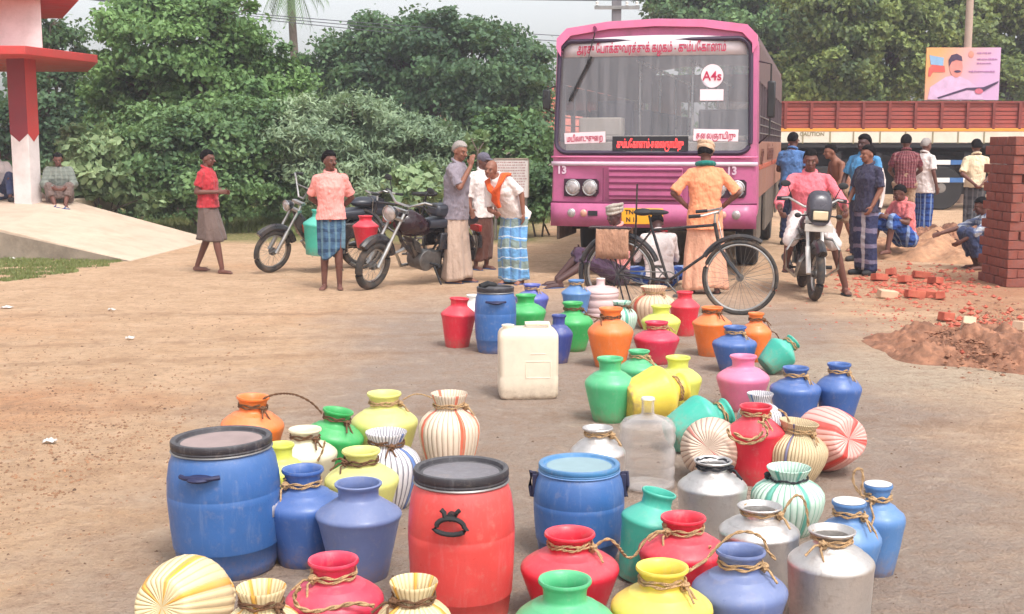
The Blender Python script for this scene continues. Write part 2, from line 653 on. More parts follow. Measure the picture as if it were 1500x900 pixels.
def in_poly_px(r, boxes):
    b = boxes[r.randint(len(boxes))]
    p = G(r.uniform(b[0], b[1]), r.uniform(b[2], b[3])); return p.x, p.y, 0
def f_gr(r):
    while True:
        px = r.uniform(-60, 200); py = r.uniform(366, 416); p = G(px, py)
        lim = 410 - max(0, px - 40) * .18
        if py < lim + 10 * noise.noise((p.x * 2, p.y * 2, 0)) and noise.noise((p.x * 3, p.y * 3, 5)) > -.12 - .3 * (py < 392): return p.x, p.y, 0
blades('grass', 15000, f_gr, .015, .05, LM['grass'], 3)
blades('verge_grass', 16000, lambda r: in_poly_px(r, [(215, 420, 318, 342), (250, 700, 306, 322), (380, 480, 318, 348), (740, 805, 300, 328), (330, 640, 306, 330)]), .05, .17, LM['grass'], 4)


# ------------------------------------------------------------------ trees and shrubs
def foliage(name, blobs, n, size, m, parent, seed, clump=.45, elong=1.6, up=.5, ragged=.25):
    """leaves in clumps spread over the shells of uneven lobes; coordinates relative to parent"""
    r = np.random.RandomState(seed)
    vol = np.array([b[3] * b[4] + b[3] * b[5] + b[4] * b[5] for b in blobs]); vol = vol / vol.sum()
    vs = []
    for b, f in zip(blobs, vol):
        nb = int(n * f)
        nc = max(6, int(nb / 190))
        d = r.normal(0, 1, (nc, 3)); d /= np.linalg.norm(d, axis=1)[:, None]
        rad = (.5 + .56 * r.rand(nc) ** .6) * (1 + ragged * r.normal(0, .6, nc))
        cc = np.array(b[:3]) + d * rad[:, None] * np.array(b[3:6])
        csz = clump * (.3 + .8 * r.rand(nc))
        idx = r.randint(0, nc, nb)
        p = cc[idx] + r.normal(0, .5, (nb, 3)) * csz[idx][:, None] * np.array([1, 1, .6])
        nrm = d[idx] * .7 + r.normal(0, .7, (nb, 3)) + np.array([0, 0, up])
        nrm /= np.linalg.norm(nrm, axis=1)[:, None]
        t = r.normal(0, 1, (nb, 3)); t -= (t * nrm).sum(1)[:, None] * nrm
        t /= np.linalg.norm(t, axis=1)[:, None]
        bt = np.cross(nrm, t)
        s_ = size * (.6 + .8 * r.rand(nb))[:, None]
        q = np.stack([p - t * s_ * elong * .5, p + bt * s_ * .5 + nrm * s_ * .12, p + t * s_ * elong * .5, p - bt * s_ * .5 + nrm * s_ * .12], 1)
        vs.append(q.reshape(-1, 3))
    vs = np.concatenate(vs)
    vs[:, 2] = np.maximum(vs[:, 2], .01)
    k = len(vs) // 4
    me = bpy.data.meshes.new(name)
    me.vertices.add(k * 4); me.vertices.foreach_set('co', vs.ravel())
    me.loops.add(k * 4); me.loops.foreach_set('vertex_index', np.arange(k * 4))
    me.polygons.add(k); me.polygons.foreach_set('loop_start', np.arange(k) * 4)
    me.polygons.foreach_set('loop_total', np.full(k, 4))
    me.update(); me.validate()
    me.materials.append(m)
    o = bpy.data.objects.new(name, me); COL.objects.link(o)
    if parent: o.parent = parent
    return o


def px_blobs(lst, d, base, depth=1.0):
    out = []
    for (px, py, rx, ry) in lst:
        p = at(px, py, d); k = d / F
        out.append((p.x - base.x, (rnd.random() - .5) * depth * 1.2, p.z, rx * k, max(rx, ry) * k * .9 * depth, ry * k))
    return out


def tree(name, label, cat, px, d, blobs, n, size, m, seed, clump=.45, trunk=.14, group=None, elong=1.6, depth=1.0, part='crown', up=.5, stems=1):
    b = at(px, 300, d); base = V((b.x, d, 0))
    t = thing(name, label, cat, base, 0, group)
    bl = px_blobs(blobs, d, base, depth)
    foliage(part, bl, n, size, LM[m], t, seed, clump, elong, up)
    tb = MB()
    hmin = min(q[2] - q[5] for q in bl)
    top = V((0, 0, max(.4, hmin * .8 + .3)))
    if stems == 1:
        tb.tube([(0, 0, -.05), (trunk * .2, 0, top.z * .5), top], trunk, 10, radii=[trunk * 1.3, trunk, trunk * .8])
        st = top
    for q in bl:
        e = V(q[:3]); s0 = top if stems == 1 else V((rnd.uniform(-.2, .2), rnd.uniform(-.2, .2), 0))
        mid = s0.lerp(e, .5) + V((rnd.uniform(-.2, .2), rnd.uniform(-.2, .2), .1))
        tb.tube([s0, mid, e, e + V((rnd.uniform(-.3, .3), 0, q[5] * .6))], .05, 7, radii=[trunk * .6, trunk * .4, trunk * .22, trunk * .05])
        for k in range(4):
            a = rnd.uniform(0, 6.28)
            tb.tube([e, e + V((math.cos(a) * q[3] * .7, math.sin(a) * q[4] * .7, rnd.uniform(-.2, .7) * q[5]))], .02, 5, radii=[trunk * .2, trunk * .04])
    tb.build('trunk' if stems == 1 else 'stem', M_bark, t)
    return t


tag(foliage('low_weeds', [(G(px, 322).x, G(px, 322).y + rnd.uniform(-.6, .6), .12, .5, .5, .16) for px in range(180, 820, 22)], 14000, .05, LM['mid'], None, 77, .2), kind='stuff')
tree('leafy_tree', 'dark green tree rising behind the red edged shelter roof', 'tree', 75, 31, [(85, 90, 40, 50), (60, 180, 60, 60), (110, 200, 60, 55), (20, 230, 60, 60), (85, 40, 20, 22)], 26000, .085, 'dark', 11, .5)
tree('leafy_tree', 'tall bright green tree beside the red edged shelter', 'tree', 270, 26, [(255, 66, 85, 60), (200, 130, 75, 50), (330, 100, 70, 55), (270, 170, 110, 50), (165, 30, 22, 18), (335, 22, 44, 30), (375, 165, 55, 45), (215, 16, 48, 30), (400, 120, 35, 45)], 76000, .072, 'bright', 12, .42)
tree('broad_leaf_tree', 'wide dark spreading tree left of the pink bus', 'tree', 640, 36, [(520, 115, 70, 45), (600, 95, 80, 52), (700, 110, 85, 55), (770, 92, 36, 36), (560, 66, 75, 30), (650, 60, 85, 30), (640, 165, 105, 55), (480, 95, 45, 34), (740, 165, 65, 55), (712, 52, 45, 18), (785, 120, 26, 34), (470, 150, 50, 45), (590, 40, 60, 20)], 90000, .095, 'dark', 13, .55, trunk=.3)
tree('thorn_bush', 'pale feathery thorn bush spreading behind the motorcycles', 'bush', 520, 23.5, [(460, 200, 75, 45), (540, 190, 80, 42), (610, 215, 60, 40), (500, 255, 110, 40), (600, 265, 80, 36), (420, 240, 55, 45), (640, 195, 28, 20), (520, 160, 36, 18)], 90000, .034, 'feather', 14, .33, trunk=.06, elong=3.4, part='foliage', stems=3)
tree('leafy_shrub', 'deep green shrub thicket behind the walking man in red', 'shrub', 300, 22.5, [(250, 225, 55, 50), (330, 220, 65, 52), (300, 270, 80, 38), (390, 270, 50, 36), (230, 275, 40, 32), (200, 200, 40, 40), (360, 180, 55, 36)], 56000, .06, 'mid', 15, .33, trunk=.05, part='foliage', stems=3)
tree('leafy_shrub', 'pale broad leaved shrub growing behind the man seated on the ramp', 'shrub', 150, 21.9, [(150, 235, 42, 36), (185, 265, 46, 34), (130, 270, 42, 32), (110, 220, 28, 26), (215, 290, 34, 20), (165, 210, 18, 16)], 9500, .10, 'broad', 16, .3, trunk=.04, part='foliage', stems=3)
tree('leafy_shrub', 'small pale milkweed shrub behind the parked black motorcycle', 'shrub', 605, 18.5, [(600, 265, 30, 16), (620, 255, 18, 12), (585, 280, 20, 12), (610, 285, 34, 12)], 1500, .085, 'broad', 17, .2, trunk=.03, part='foliage', stems=3)
tree('leafy_shrub', 'dark low shrub below the wide tree, behind the capped man', 'shrub', 700, 25, [(680, 240, 50, 36), (740, 220, 45, 45), (650, 280, 50, 30), (700, 290, 60, 24), (788, 205, 16, 46)], 34000, .075, 'mid', 18, .35, trunk=.06, part='foliage', stems=3)
tree('leafy_shrub', 'bright green shrub squeezed between the notice board and the bus', 'shrub', 790, 21.3, [(790, 265, 20, 26), (785, 300, 22, 16), (772, 250, 16, 20)], 8000, .055, 'mid', 19, .2, trunk=.03, part='foliage', stems=3)
tree('leafy_shrub', 'pale leaved sprig sticking up behind the grey haired man', 'shrub', 700, 17.5, [(700, 205, 9, 14), (688, 215, 8, 8)], 160, .09, 'broad', 20, .1, trunk=.02, part='foliage', stems=1)
tree('shade_tree', 'dense tree behind the bus roof and red truck body', 'tree', 1060, 44, [(1010, 30, 60, 40), (1090, 60, 85, 60), (1000, -30, 70, 40), (1150, 20, 85, 50), (1170, 110, 60, 50), (1080, -30, 90, 40), (1200, -20, 70, 45)], 60000, .13, 'mid', 21, .6, trunk=.3)
tree('shade_tree', 'yellow green tree behind the red truck left of the poster', 'tree', 1260, 38, [(1240, 60, 75, 50), (1300, 90, 65, 55), (1210, 110, 60, 45), (1280, 10, 75, 45), (1340, 40, 55, 45), (1250, 130, 90, 40), (1200, 20, 50, 50)], 60000, .105, 'yell', 22, .5, trunk=.25)
tree('shade_tree', 'tree behind the pole and poster at the upper right', 'tree', 1450, 42, [(1420, 30, 80, 45), (1490, 60, 75, 60), (1380, 100, 65, 50), (1480, 130, 80, 50), (1540, 0, 80, 60), (1400, -30, 90, 40), (1560, 110, 70, 60)], 60000, .115, 'yell', 23, .55, trunk=.25)

# palm, its crown hanging into the top of the picture
b_ = at(432, 300, 48)
t = thing('palm_tree', 'palm tree with drooping fronds above the left trees', 'tree', (b_.x, 48, 0))
top = at(430, -35, 48); top = V((0, 0, top.z))
MB().tube([(0, 0, 0), (.15, 0, top.z * .5), (0, 0, top.z)], .16, 10, radii=[.22, .17, .13]).build('trunk', M_bark, t)
fb = MB()
for k in range(26):
    a = k * 2.4; el = rnd.uniform(-.9, .7); Ln = 1.9 + rnd.random() * .5
    prev = top; dvec = V((math.cos(a) * math.cos(el), math.sin(a) * math.cos(el), math.sin(el)))
    pts = []
    for i in range(9):
        pts.append(prev); prev = prev + dvec * Ln / 9; dvec = (dvec + V((0, 0, -.17))).normalized()
    fb.tube(pts, .02, 4, radii=[.03 * (1 - i / 9.5) for i in range(9)])
    for i in range(1, 9):
        side = (pts[i] - pts[i - 1]).cross(V((0, 0, 1))).normalized()
        for sg in (-1, 1):
            for h in (0, .5):
                q = pts[i - 1].lerp(pts[i], h)
                tip = q + side * sg * .45 * (1 - i / 14) + (pts[i] - pts[i - 1]) * .8 + V((0, 0, -.22))
                fb.add([q, q + (pts[i] - pts[i - 1]) * .2, tip], [(0, 1, 2)])
fb.build('fronds', LM['mid'], t, smooth=0)

# far wood that closes the view
r_ = random.Random(5)
bl = []
for i in range(46):
    x = -38 + i * 1.75
    pxx = 750 + x / 58 * F
    ztop = 4.2 if pxx < 980 else 8.5
    for z in np.arange(.8, ztop, 1.5):
        bl.append((x + r_.uniform(-.6, .6), 58 + r_.uniform(-1.5, 1.5), z, 1.5, 1.2, 1.2))
o = foliage('far_wood', bl, 80000, .2, LM['dark'], None, 31, .7)
tag(o, kind='stuff')

# ------------------------------------------------------------------ shelter with ramp, left edge
M_plaster = mat('white_plaster', lin(240, 228, 226), .85, var=.06, vs=2, dirt=lin(150, 135, 120), dirtamt=.35, ds=3, bmp=.15)
M_redp = mat('red_paint', lin(206, 66, 62), .6, var=.08, vs=3, dirt=lin(150, 90, 80), dirtamt=.3, bmp=.1)
M_conc = mat('ramp_concrete', lin(212, 190, 168), .9, var=.08, vs=1.5, dirt=lin(165, 135, 110), dirtamt=.5, ds=2.5, bmp=.3)
M_rough = mat('rough_concrete', lin(160, 145, 128), .95, var=.2, vs=3, dirt=lin(95, 85, 72), dirtamt=.7, ds=4, bmp=.8, bs=12)
sh = thing('bus_shelter', 'white and red concrete shelter with one pillar at the left edge', 'shelter', (-8.0, 20.2, 0))
def pil(z0, z1, zig):
    return None
pc = at(41, 290, 20.0); px_, py_ = pc.x, 20.0
hw = .155
Mp = T(px_, py_, 0) @ Matrix.Rotation(R(-11), 4, 'Z')
zz = 1.62
mb = MB(Mp)
mb.box((0, 0, (.45 + 2.95) / 2), (2 * hw, 2 * hw, 2.5))
mb.build('pillar', M_plaster, sh, world=True, bevel=.012)
# painted red top with a zigzag lower edge, 3 mm proud of the plaster
e = hw + .003
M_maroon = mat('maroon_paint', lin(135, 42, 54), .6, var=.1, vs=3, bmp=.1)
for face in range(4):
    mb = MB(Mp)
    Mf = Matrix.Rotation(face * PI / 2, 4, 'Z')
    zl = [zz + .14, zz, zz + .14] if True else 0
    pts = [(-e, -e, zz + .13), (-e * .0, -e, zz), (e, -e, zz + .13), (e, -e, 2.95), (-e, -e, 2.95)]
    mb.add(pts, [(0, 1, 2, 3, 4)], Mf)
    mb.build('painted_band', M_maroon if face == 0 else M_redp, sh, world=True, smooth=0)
# slab roof, tip at px 143
tip = at(143, 88, 20.9)
mb = MB()
zb = 2.93
mb.prism([(-14, 18.6), (-7.35, 18.9), (tip.x, 20.9), (at(128, 88, 23.5).x, 23.5), (-14, 23.5)], 'Z', zb, zb + .13)
mb.build('roof_slab', M_redp, sh, world=True, bevel=.01)
mb = MB()
wx = at(61, 40, 20.3).x
mb.prism([(-14, 20.1), (wx, 20.3), (at(57, 40, 23.2).x, 23.2), (-14, 23.2)], 'Z', 3.06, 3.90)
mb.build('parapet_wall', M_plaster, sh, world=True, bevel=.01)
mb = MB()
wx2 = at(100, 10, 20).x
mb.prism([(-14, 19.3), (wx - .5, 19.5), (wx2, 20.5), (at(92, 40, 23.4).x, 23.4), (-14, 23.4)], 'Z', 3.9, 4.05)
mb.build('roof_edge', M_redp, sh, world=True, bevel=.01)

rp = thing('concrete_ramp', 'pale concrete platform sloping down from the shelter to the yard', 'ramp', (-7, 18.5, 0))
mb = MB()
a0 = G(192, 383); a1 = at(0, 335, 17.1); a2 = at(-140, 330, 17.1)
b0 = G(314, 352); b1 = at(102, 293, 20.5); b2 = V((-14, 20.5, b1.z))
top_ = [a0 + V((0, 0, .012)), a1, V((-14, 17.1, a1.z + .12)), V((-14, 26, b1.z)), V((b1.x, 23, b1.z)), b1, b0 + V((0, 0, .012))]
lowv = [V((p.x, p.y, -.1)) for p in top_]
n = len(top_)
mb.v = top_ + lowv
mb.f = [(0, 1, 5, 6), (1, 2, 3, 4, 5)] + [(i, (i + 1) % n, n + (i + 1) % n, n + i) for i in range(n)]
mb.build('deck', M_conc, rp, world=True, smooth=0, bevel=.02)
mb = MB()
wl = [a0 + V((0, -.012, 0)), a1 + V((0, -.015, -.05)), V((-14, 17.085, a1.z + .06))]
low = [V((p.x, p.y, -.1)) for p in wl]
back = [p + V((0, .04, 0)) for p in wl]; bl2 = [p + V((0, .04, 0)) for p in low]
mb.v = wl + low + back + bl2
mb.f = [(0, 1, 4, 3), (1, 2, 5, 4), (0, 6, 7, 1), (1, 7, 8, 2), (0, 3, 9, 6)]
mb.build('side_wall', M_rough, rp, world=True, smooth=0)
# blue slippers left on the ramp
M_slip = mat('blue_rubber', lin(60, 85, 130), .8)
for i, (px, py) in enumerate([(78, 307), (92, 309)]):
    p = at(px, py, 19.6)
    kz = b1.z - .06
    mb = MB(); mb.ell((0, 0, .02), (.12, .045, .015)); mb.tube([(.02, -.035, .03), (.05, 0, .06), (.02, .035, .03)], .008, 6)
    o = mb.build('slipper', M_slip); place(o, (p.x, p.y, p.z + .005), Euler((0, 0, .4 * i)))
    tag(o, ['blue rubber slipper on the ramp, left one of the pair', 'blue rubber slipper on the ramp, right one of the pair'][i], 'slipper', 'pair of slippers on the ramp')

# ------------------------------------------------------------------ red-tiled hut glimpsed through the trees
hut = thing('tiled_house', 'small red tiled house half hidden behind the wide tree', 'house', at(745, 300, 44) - V((0, 0, at(745, 300, 44).z)))
hb = MB(); hb.box((0, 0, 1.0), (7, 3, 2.0)); hb.build('wall', M_plaster, hut)
hb = MB(); hb.prism([(-2.2, 2.0), (0, 3.6), (2.2, 2.0), (2.2, 1.9), (-2.2, 1.9)], 'X', -4, 4)
hb.build('roof', mat('roof_tile', lin(200, 110, 90), .9, var=.3, vs=9, bmp=.8, bs=14), hut)

# ------------------------------------------------------------------ damp haze over the yard
mb = MB(); mb.box((0, 40, 5.5), (150, 110, 13.1))
m, nt, b = newmat('haze_air')
nt.nodes.remove(b)
pv_ = nt.nodes.new('ShaderNodeVolumePrincipled'); pv_.inputs['Density'].default_value = .0018; pv_.inputs['Color'].default_value = (.85, .88, 1, 1); pv_.inputs['Anisotropy'].default_value = .2
nt.links.new(pv_.outputs[0], nt.nodes['Material Output'].inputs['Volume'])
tag(mb.build('haze', m, smooth=0), kind='stuff')
# ------------------------------------------------------------------ bus
M_pink = mat('pink_bus_paint', lin(208, 108, 154, .82), .38, var=.07, vs=2.5, dirt=lin(150, 95, 110), dirtamt=.6, ds=4.5, bmp=.35, bs=5)
M_pinkl = mat('light_pink_paint', lin(240, 130, 175, .85), .4, var=.06, dirt=lin(190, 120, 130), dirtamt=.3)
M_pinkd = mat('dark_magenta', lin(120, 35, 80), .5)
M_stripe = mat('stripe_white', lin(232, 205, 220), .5, var=.05)
M_gasket = mat('gasket', lin(62, 45, 70), .6)
M_dash = mat('dashboard_cream', lin(190, 180, 165), .7, var=.05)
M_in = mat('bus_interior', lin(105, 100, 105), .9, var=.2)
M_seat = mat('bus_seat', lin(70, 75, 105), .8)
M_cream = mat('side_cream', lin(166, 116, 98), .6, var=.12, vs=3, dirt=lin(150, 100, 70), dirtamt=.7, ds=4)
M_tan = mat('side_tan', lin(112, 92, 94), .7, var=.2, vs=3, dirt=lin(110, 90, 75), dirtamt=.6, ds=5)
M_skirt = mat('side_skirt', lin(120, 108, 96), .7, var=.3, vs=3, dirt=lin(60, 52, 48), dirtamt=.8, ds=4)
M_lamp = mat('lamp_glass', lin(190, 182, 180, .95), .15, .4, var=.25, vs=30)
M_yel = mat('plate_yellow', lin(252, 178, 40, 1), .5, var=.04)
M_ink = mat('ink_black', (.03, .02, .02, 1), .7)
M_redtx = mat('red_lettering', lin(200, 40, 85), .6, var=.05)
M_card = mat('white_card', lin(250, 225, 230, .95), .7, var=.03)
M_led = mat('led_red', (1, .06, .06, 1), .5, emis=1.6, var=.02)
M_plain_dark = mat('plain_dark', (.02, .02, .025, 1), .8)

M_glass, nt, b = newmat('bus_glass')
gl = nt.nodes.new('ShaderNodeBsdfGlossy'); gl.inputs['Roughness'].default_value = .12; gl.inputs[0].default_value = (.9, .9, .95, 1)
df = nt.nodes.new('ShaderNodeBsdfDiffuse'); df.inputs[0].default_value = (.62, .58, .6, 1)
tp = nt.nodes.new('ShaderNodeBsdfTransparent'); tp.inputs[0].default_value = (.85, .85, .87, 1)
co = nt.nodes.new('ShaderNodeTexCoord').outputs['Object']
mp = nt.nodes.new('ShaderNodeMapping'); mp.inputs['Scale'].default_value = (14, 1, .8); nt.links.new(co, mp.inputs[0])
dust = noisen(nt, mp.outputs[0], 1.0, 5, .6)
m1 = nt.nodes.new('ShaderNodeMixShader'); nt.links.new(remap(nt, dust, .3, .75, .09, .27), m1.inputs[0])
nt.links.new(tp.outputs[0], m1.inputs[1]); nt.links.new(df.outputs[0], m1.inputs[2])
m2 = nt.nodes.new('ShaderNodeMixShader'); m2.inputs[0].default_value = .09
nt.links.new(m1.outputs[0], m2.inputs[1]); nt.links.new(gl.outputs[0], m2.inputs[2])
nt.links.new(m2.outputs[0], nt.nodes['Material Output'].inputs[0])

BY = 14.55
bc = G(957, 408)
bus = thing('bus', 'old pink bus with white Tamil lettering band above its windscreen', 'bus', (bc.x - .04, bc.y, 0), R(-14.0))
bus.scale = (.95, 1, 1)
LEN = 8.7


def bx(px):  # photo column to bus x
    return (px - 957) / 119.5


def bz(py):
    return CAMH + (210 - py) / 123.7


def rrect(x0, x1, z0, z1, r, n=6, ztopbow=0):
    pts = []
    for cx_, cz_, a0 in ((x1 - r, z0 + r, -90), (x1 - r, z1 - r, 0), (x0 + r, z1 - r, 90), (x0 + r, z0 + r, 180)):
        for i in range(n + 1):
            a = R(a0 + 90 * i / n)
            z = cz_ + r * math.sin(a)
            x = cx_ + r * math.cos(a)
            if z > (z0 + z1) / 2 and ztopbow:
                z += ztopbow * (1 - (2 * (x - (x0 + x1) / 2) / (x1 - x0)) ** 2)
            pts.append((x, z))
    return pts


# front fascia with the windscreen cut out: ring between outer outline and opening
nseg = 7
outer = rrect(-1.3, 1.3, .61, 2.93, .22, nseg - 1, .10)
outer = [(x * (1 if z < 1.5 else 1 - .035 * (z - 1.5) / 1.4), z) for x, z in outer]
W0, W1 = bz(224), bz(60) - .02
inner = rrect(-1.24, 1.20, W0, W1, .15, nseg - 1, .05)
inner = [(x * (1 if z < 1.5 else 1 - .03 * (z - 1.5) / 1.4), z) for x, z in inner]
mb = MB()
def fy(x, z, off=0):
    return off + .10 * (x / 1.3) ** 2 + (.10 * max(0, z - 1.4) / 1.4)
n = len(outer)
ro = [(x, fy(x, z) + .05, z) for x, z in outer]
rmid = [(x * .985, fy(x, z), .01 * (1 if z < 1.7 else -1) + z) for x, z in outer]
ri = [(x, fy(x, z), z) for x, z in inner]
rii = [(x, fy(x, z) + .10, z) for x, z in inner]
rb = [(x, .35, z) for x, z in outer]
mb.loft([rb, ro, rmid, ri, rii], cap=False)
mb.build('front_panel', M_pink, bus, smooth=35)
# rubber gasket and glass
mb = MB(); mb.tube([(x, fy(x, z) - .004, z) for x, z in inner], .035, 8, closed=True, flat=.8)
mb.build('windscreen_gasket', M_gasket, bus)
gl_ = MB()
cols = 20; rows = 8
xs = [(-1.22 + 2.4 * i / cols) for i in range(cols + 1)]
for j in range(rows + 1):
    z = W0 + .01 + (W1 - W0 + .03) * j / rows
    for x in xs:
        xx = x * (1 if z < 1.5 else 1 - .03 * (z - 1.5) / 1.4)
        gl_.v.append(V((xx, fy(xx, z) + .03, z)))
gl_.f = [(j * (cols + 1) + i, j * (cols + 1) + i + 1, (j + 1) * (cols + 1) + i + 1, (j + 1) * (cols + 1) + i) for j in range(rows) for i in range(cols)]
gl_.build('windscreen', M_glass, bus)
# lettering band inside the top of the glass
sb = MB()
for i in range(cols + 1):
    x = xs[i] * .95
    for z in (bz(84), W1 + .012):
        sb.v.append(V((x, fy(x, z) + .024, z + (.052 * (1 - (x / 1.22) ** 2) if z > 2.72 else 0))))
sb.f = [(2 * i, 2 * i + 2, 2 * i + 3, 2 * i + 1) for i in range(cols)]
band = sb.build('lettering_band', mat('band_grey', lin(225, 215, 220), .6, var=.05), bus, solid=.002)
def curved(o, off):
    for v in o.data.vertices:
        v.co.y = fy(v.co.x, v.co.z, off) + v.co.y
tx = text('lettering', 'அரசு ேபாக்குவரத்துக் கழகம் - கும்பேகாணம்', .15, M_redtx, band, T(bx(950), 0, bz(73)) @ FRONT, .002, bold=.002)
wd = max(v.co.x for v in tx.data.vertices) - min(v.co.x for v in tx.data.vertices)
ks = (bx(1062) - bx(840)) / wd
for v in tx.data.vertices: v.co.x = bx(950) + (v.co.x - bx(950)) * ks
curved(tx, .018)
def fit(o, xa, xb):
    x0 = min(v.co.x for v in o.data.vertices); x1 = max(v.co.x for v in o.data.vertices)
    for v in o.data.vertices: v.co.x = xa + (v.co.x - x0) * (xb - xa) / (x1 - x0)
# cards behind the glass
def card(name, x0, x1, y0, y1, m, s, size, tm, rotd=0, off=.022):
    mb = MB()
    xc, zc = (bx(x0) + bx(x1)) / 2, (bz(y0) + bz(y1)) / 2
    mb.box((0, 0, 0), (bx(x1) - bx(x0), .006, bz(y0) - bz(y1)))
    Mx = T(xc, fy(xc, zc, off), zc) @ Matrix.Rotation(R(rotd), 4, 'Y') @ Matrix.Rotation(math.atan(.2 * xc / 1.69), 4, 'Z')
    o = MB(Mx).add(mb.v, mb.f).build(name, m, bus)
    if s:
        t_ = text('lettering', s, size, tm, o, FRONT, .0015, bold=.0015)
        fit(t_, -(bx(x1) - bx(x0)) * .44, (bx(x1) - bx(x0)) * .44)
        t_.data.transform(Mx @ T(0, -.006, -.01))
    return o
card('destination_card', 822, 886, 194, 210, M_card, 'மயிலாடுதுைற', .1, M_redtx, -2)
card('destination_card', 1017, 1082, 190, 207, M_card, 'தைலஞாயிறு', .1, M_redtx, 1)
card('destination_screen', 897, 1010, 200, 221, M_plain_dark, 'கும்பேகாணம்-தைலஞாயிறு', .13, M_led)
card('notice_card', 1025, 1059, 133, 149, M_card, '', .1, M_redtx)
mb = MB(); xc, zc = bx(1042), bz(114)
yc = fy(xc, zc, .018)
mb.cyl((xc, yc, zc), (xc, yc + .006, zc), .135, n=32)
rc = mb.build('route_disc', M_card, bus)
text('lettering', 'A4s', .15, M_redtx, rc, T(xc, yc - .004, zc - .005) @ FRONT, .0015, bold=.002)
# interior
mb = MB()
mb.prism([(-1.18, 1.0), (1.18, 1.0), (1.14, 1.62), (-1.14, 1.62)], 'Y', .25, .55)
mb.box((0, .45, 1.66), (2.25, .40, .06)); mb.box((-.72, .50, 1.80), (.55, .30, .22))
mb.build('dashboard', M_dash, bus, bevel=.02)
mb = MB(); mb.torus((0, 0, 0), .25, .015, 'Z', M=T(-.72, .95, 1.72) @ Matrix.Rotation(R(-35), 4, 'X')); mb.cyl((-.72, .95, 1.72), (-.72, .75, 1.4), .03)
mb.build('steering_wheel', M_blackp, bus)
mb = MB(); mb.box((0, LEN / 2 + .4, .95), (2.5, LEN - .9, .08)); mb.build('floor', M_in, bus)
mb = MB()
for k in range(8):
    for sx in (-.78, .78):
        y = 2.1 + k * .92
        if y > LEN - 1: break
        mb.box((sx, y, 1.45), (.9, .45, .1)); mb.box((sx, y + .25, 1.75), (.9, .08, .6))
mb.box((-.72, 1.55, 1.75), (.5, .1, .8)); mb.box((-.72, 1.3, 1.4), (.5, .5, .12))
mb.build('seat', M_seat, bus, bevel=.03)['kind'] = 'stuff'
mb = MB()
for sx in (-.35, .35):
    mb.tube([(sx, 1.0, 2.62), (sx, LEN - .2, 2.62)], .018, 6)
    for k in range(4): mb.cyl((sx, 1.3 + k * 2, 1), (sx, 1.3 + k * 2, 2.62), .018, n=6)
mb.build('grab_rail', M_chrome, bus)
# roof
prof = [(-1.25, 2.72), (-1.245, 2.84), (-1.12, 2.96), (-.6, 3.03), (0, 3.05), (.6, 3.03), (1.12, 2.96), (1.245, 2.84), (1.25, 2.72)]
mb = MB()
rings = [[(x, y, z) for x, z in prof] + [(x * .97, y, z - .03) for x, z in reversed(prof)] for y in (.36, 1, LEN / 2, LEN - .2, LEN)]
mb.loft(rings)
mb.build('roof', M_tan, bus, smooth=50)
# front cowl of roof, pink
mb = MB()
rings = []
for y, k in ((.12, .965), (.2, .995), (.355, 1.0)):
    rings.append([(x * .995, y, (z - 2.72) * k + 2.72 + .005) for x, z in prof] + [(x * .95, y, z - .09) for x, z in reversed(prof)])
mb.loft(rings); mb.build('roof_cowl', M_pinkl, bus, smooth=50)
# sides
for sx in (-1, 1):
    def sidebox(name, z0, z1, y0, y1, m, x=1.27, t_=.04, lean=0, par=bus):
        b_ = MB(); b_.box((sx * x, (y0 + y1) / 2, (z0 + z1) / 2), (t_, y1 - y0, z1 - z0)); return b_.build(name, m, par, bevel=.006)
    sidebox('lower_panel', .95, 1.32, .36, LEN, M_cream)
    sidebox('waist_panel', 1.324, 1.62, .36, LEN, M_cream, 1.265)
    sidebox('upper_panel', 2.32, 2.74, .36, LEN, M_tan, 1.25)
    # skirt with wheel arches
    for y0, y1 in ((.36, 1.45), (2.65, 5.8), (7.0, LEN)):
        sidebox('skirt', .42, .945, y0, y1, M_skirt, 1.26)
    sidebox('stripe', 1.28, 1.34, .4, LEN - .02, mat('side_stripe', lin(190, 90, 60), .6), 1.275)
    mbp = MB(); k = 0
    y = .42
    while y < LEN:
        mbp.box((sx * 1.255, y, 1.97), (.05, .06, .70)); y += .82
    mbp.box((sx * 1.255, .5, 1.97), (.05, .25, .70))
    mbp.build('window_pillar', mat('pillar_grey', lin(95, 80, 85), .6), bus)['kind'] = 'stuff'
    mbp = MB()
    for q in range(3):
        mbp.cyl((sx * 1.275, .5, 1.72 + q * .1), (sx * 1.275, LEN - .1, 1.72 + q * .1), .008, n=6)
    mbp.build('window_bar', M_steel, bus)
    y = .46; k = 0
    while y < LEN - .9:
        g_ = MB(); g_.box((sx * 1.24, y + .41, 2.13), (.008, .78, .36)); g_.build('window', mat('window_dark_glass', (.05, .05, .06, 1), .15), bus); y += .82
# back wall with rear window opening
mb = MB()
mb.box((0, LEN - .03, 1.1), (2.5, .05, 1.3)); mb.box((0, LEN - .03, 2.6), (2.5, .05, .5)); mb.box((-.95, LEN - .03, 2.05), (.6, .05, .6)); mb.box((.95, LEN - .03, 2.05), (.6, .05, .6))
mb.build('rear_panel', M_cream, bus)
# grille slats
gr = MB(); gr.box((bx(948), .0, (bz(246) + bz(292)) / 2), (bx(1003) - bx(893), .03, bz(246) - bz(292)))
gp = gr.build('grille', M_pink, bus, bevel=.008)
mb = MB()
for py in (250, 259, 268, 277, 287):
    mb.box((bx(948), -.018, bz(py)), (bx(999) - bx(890), .012, .022))
mb.build('slat', M_pinkd, gp)['kind'] = 'stuff'
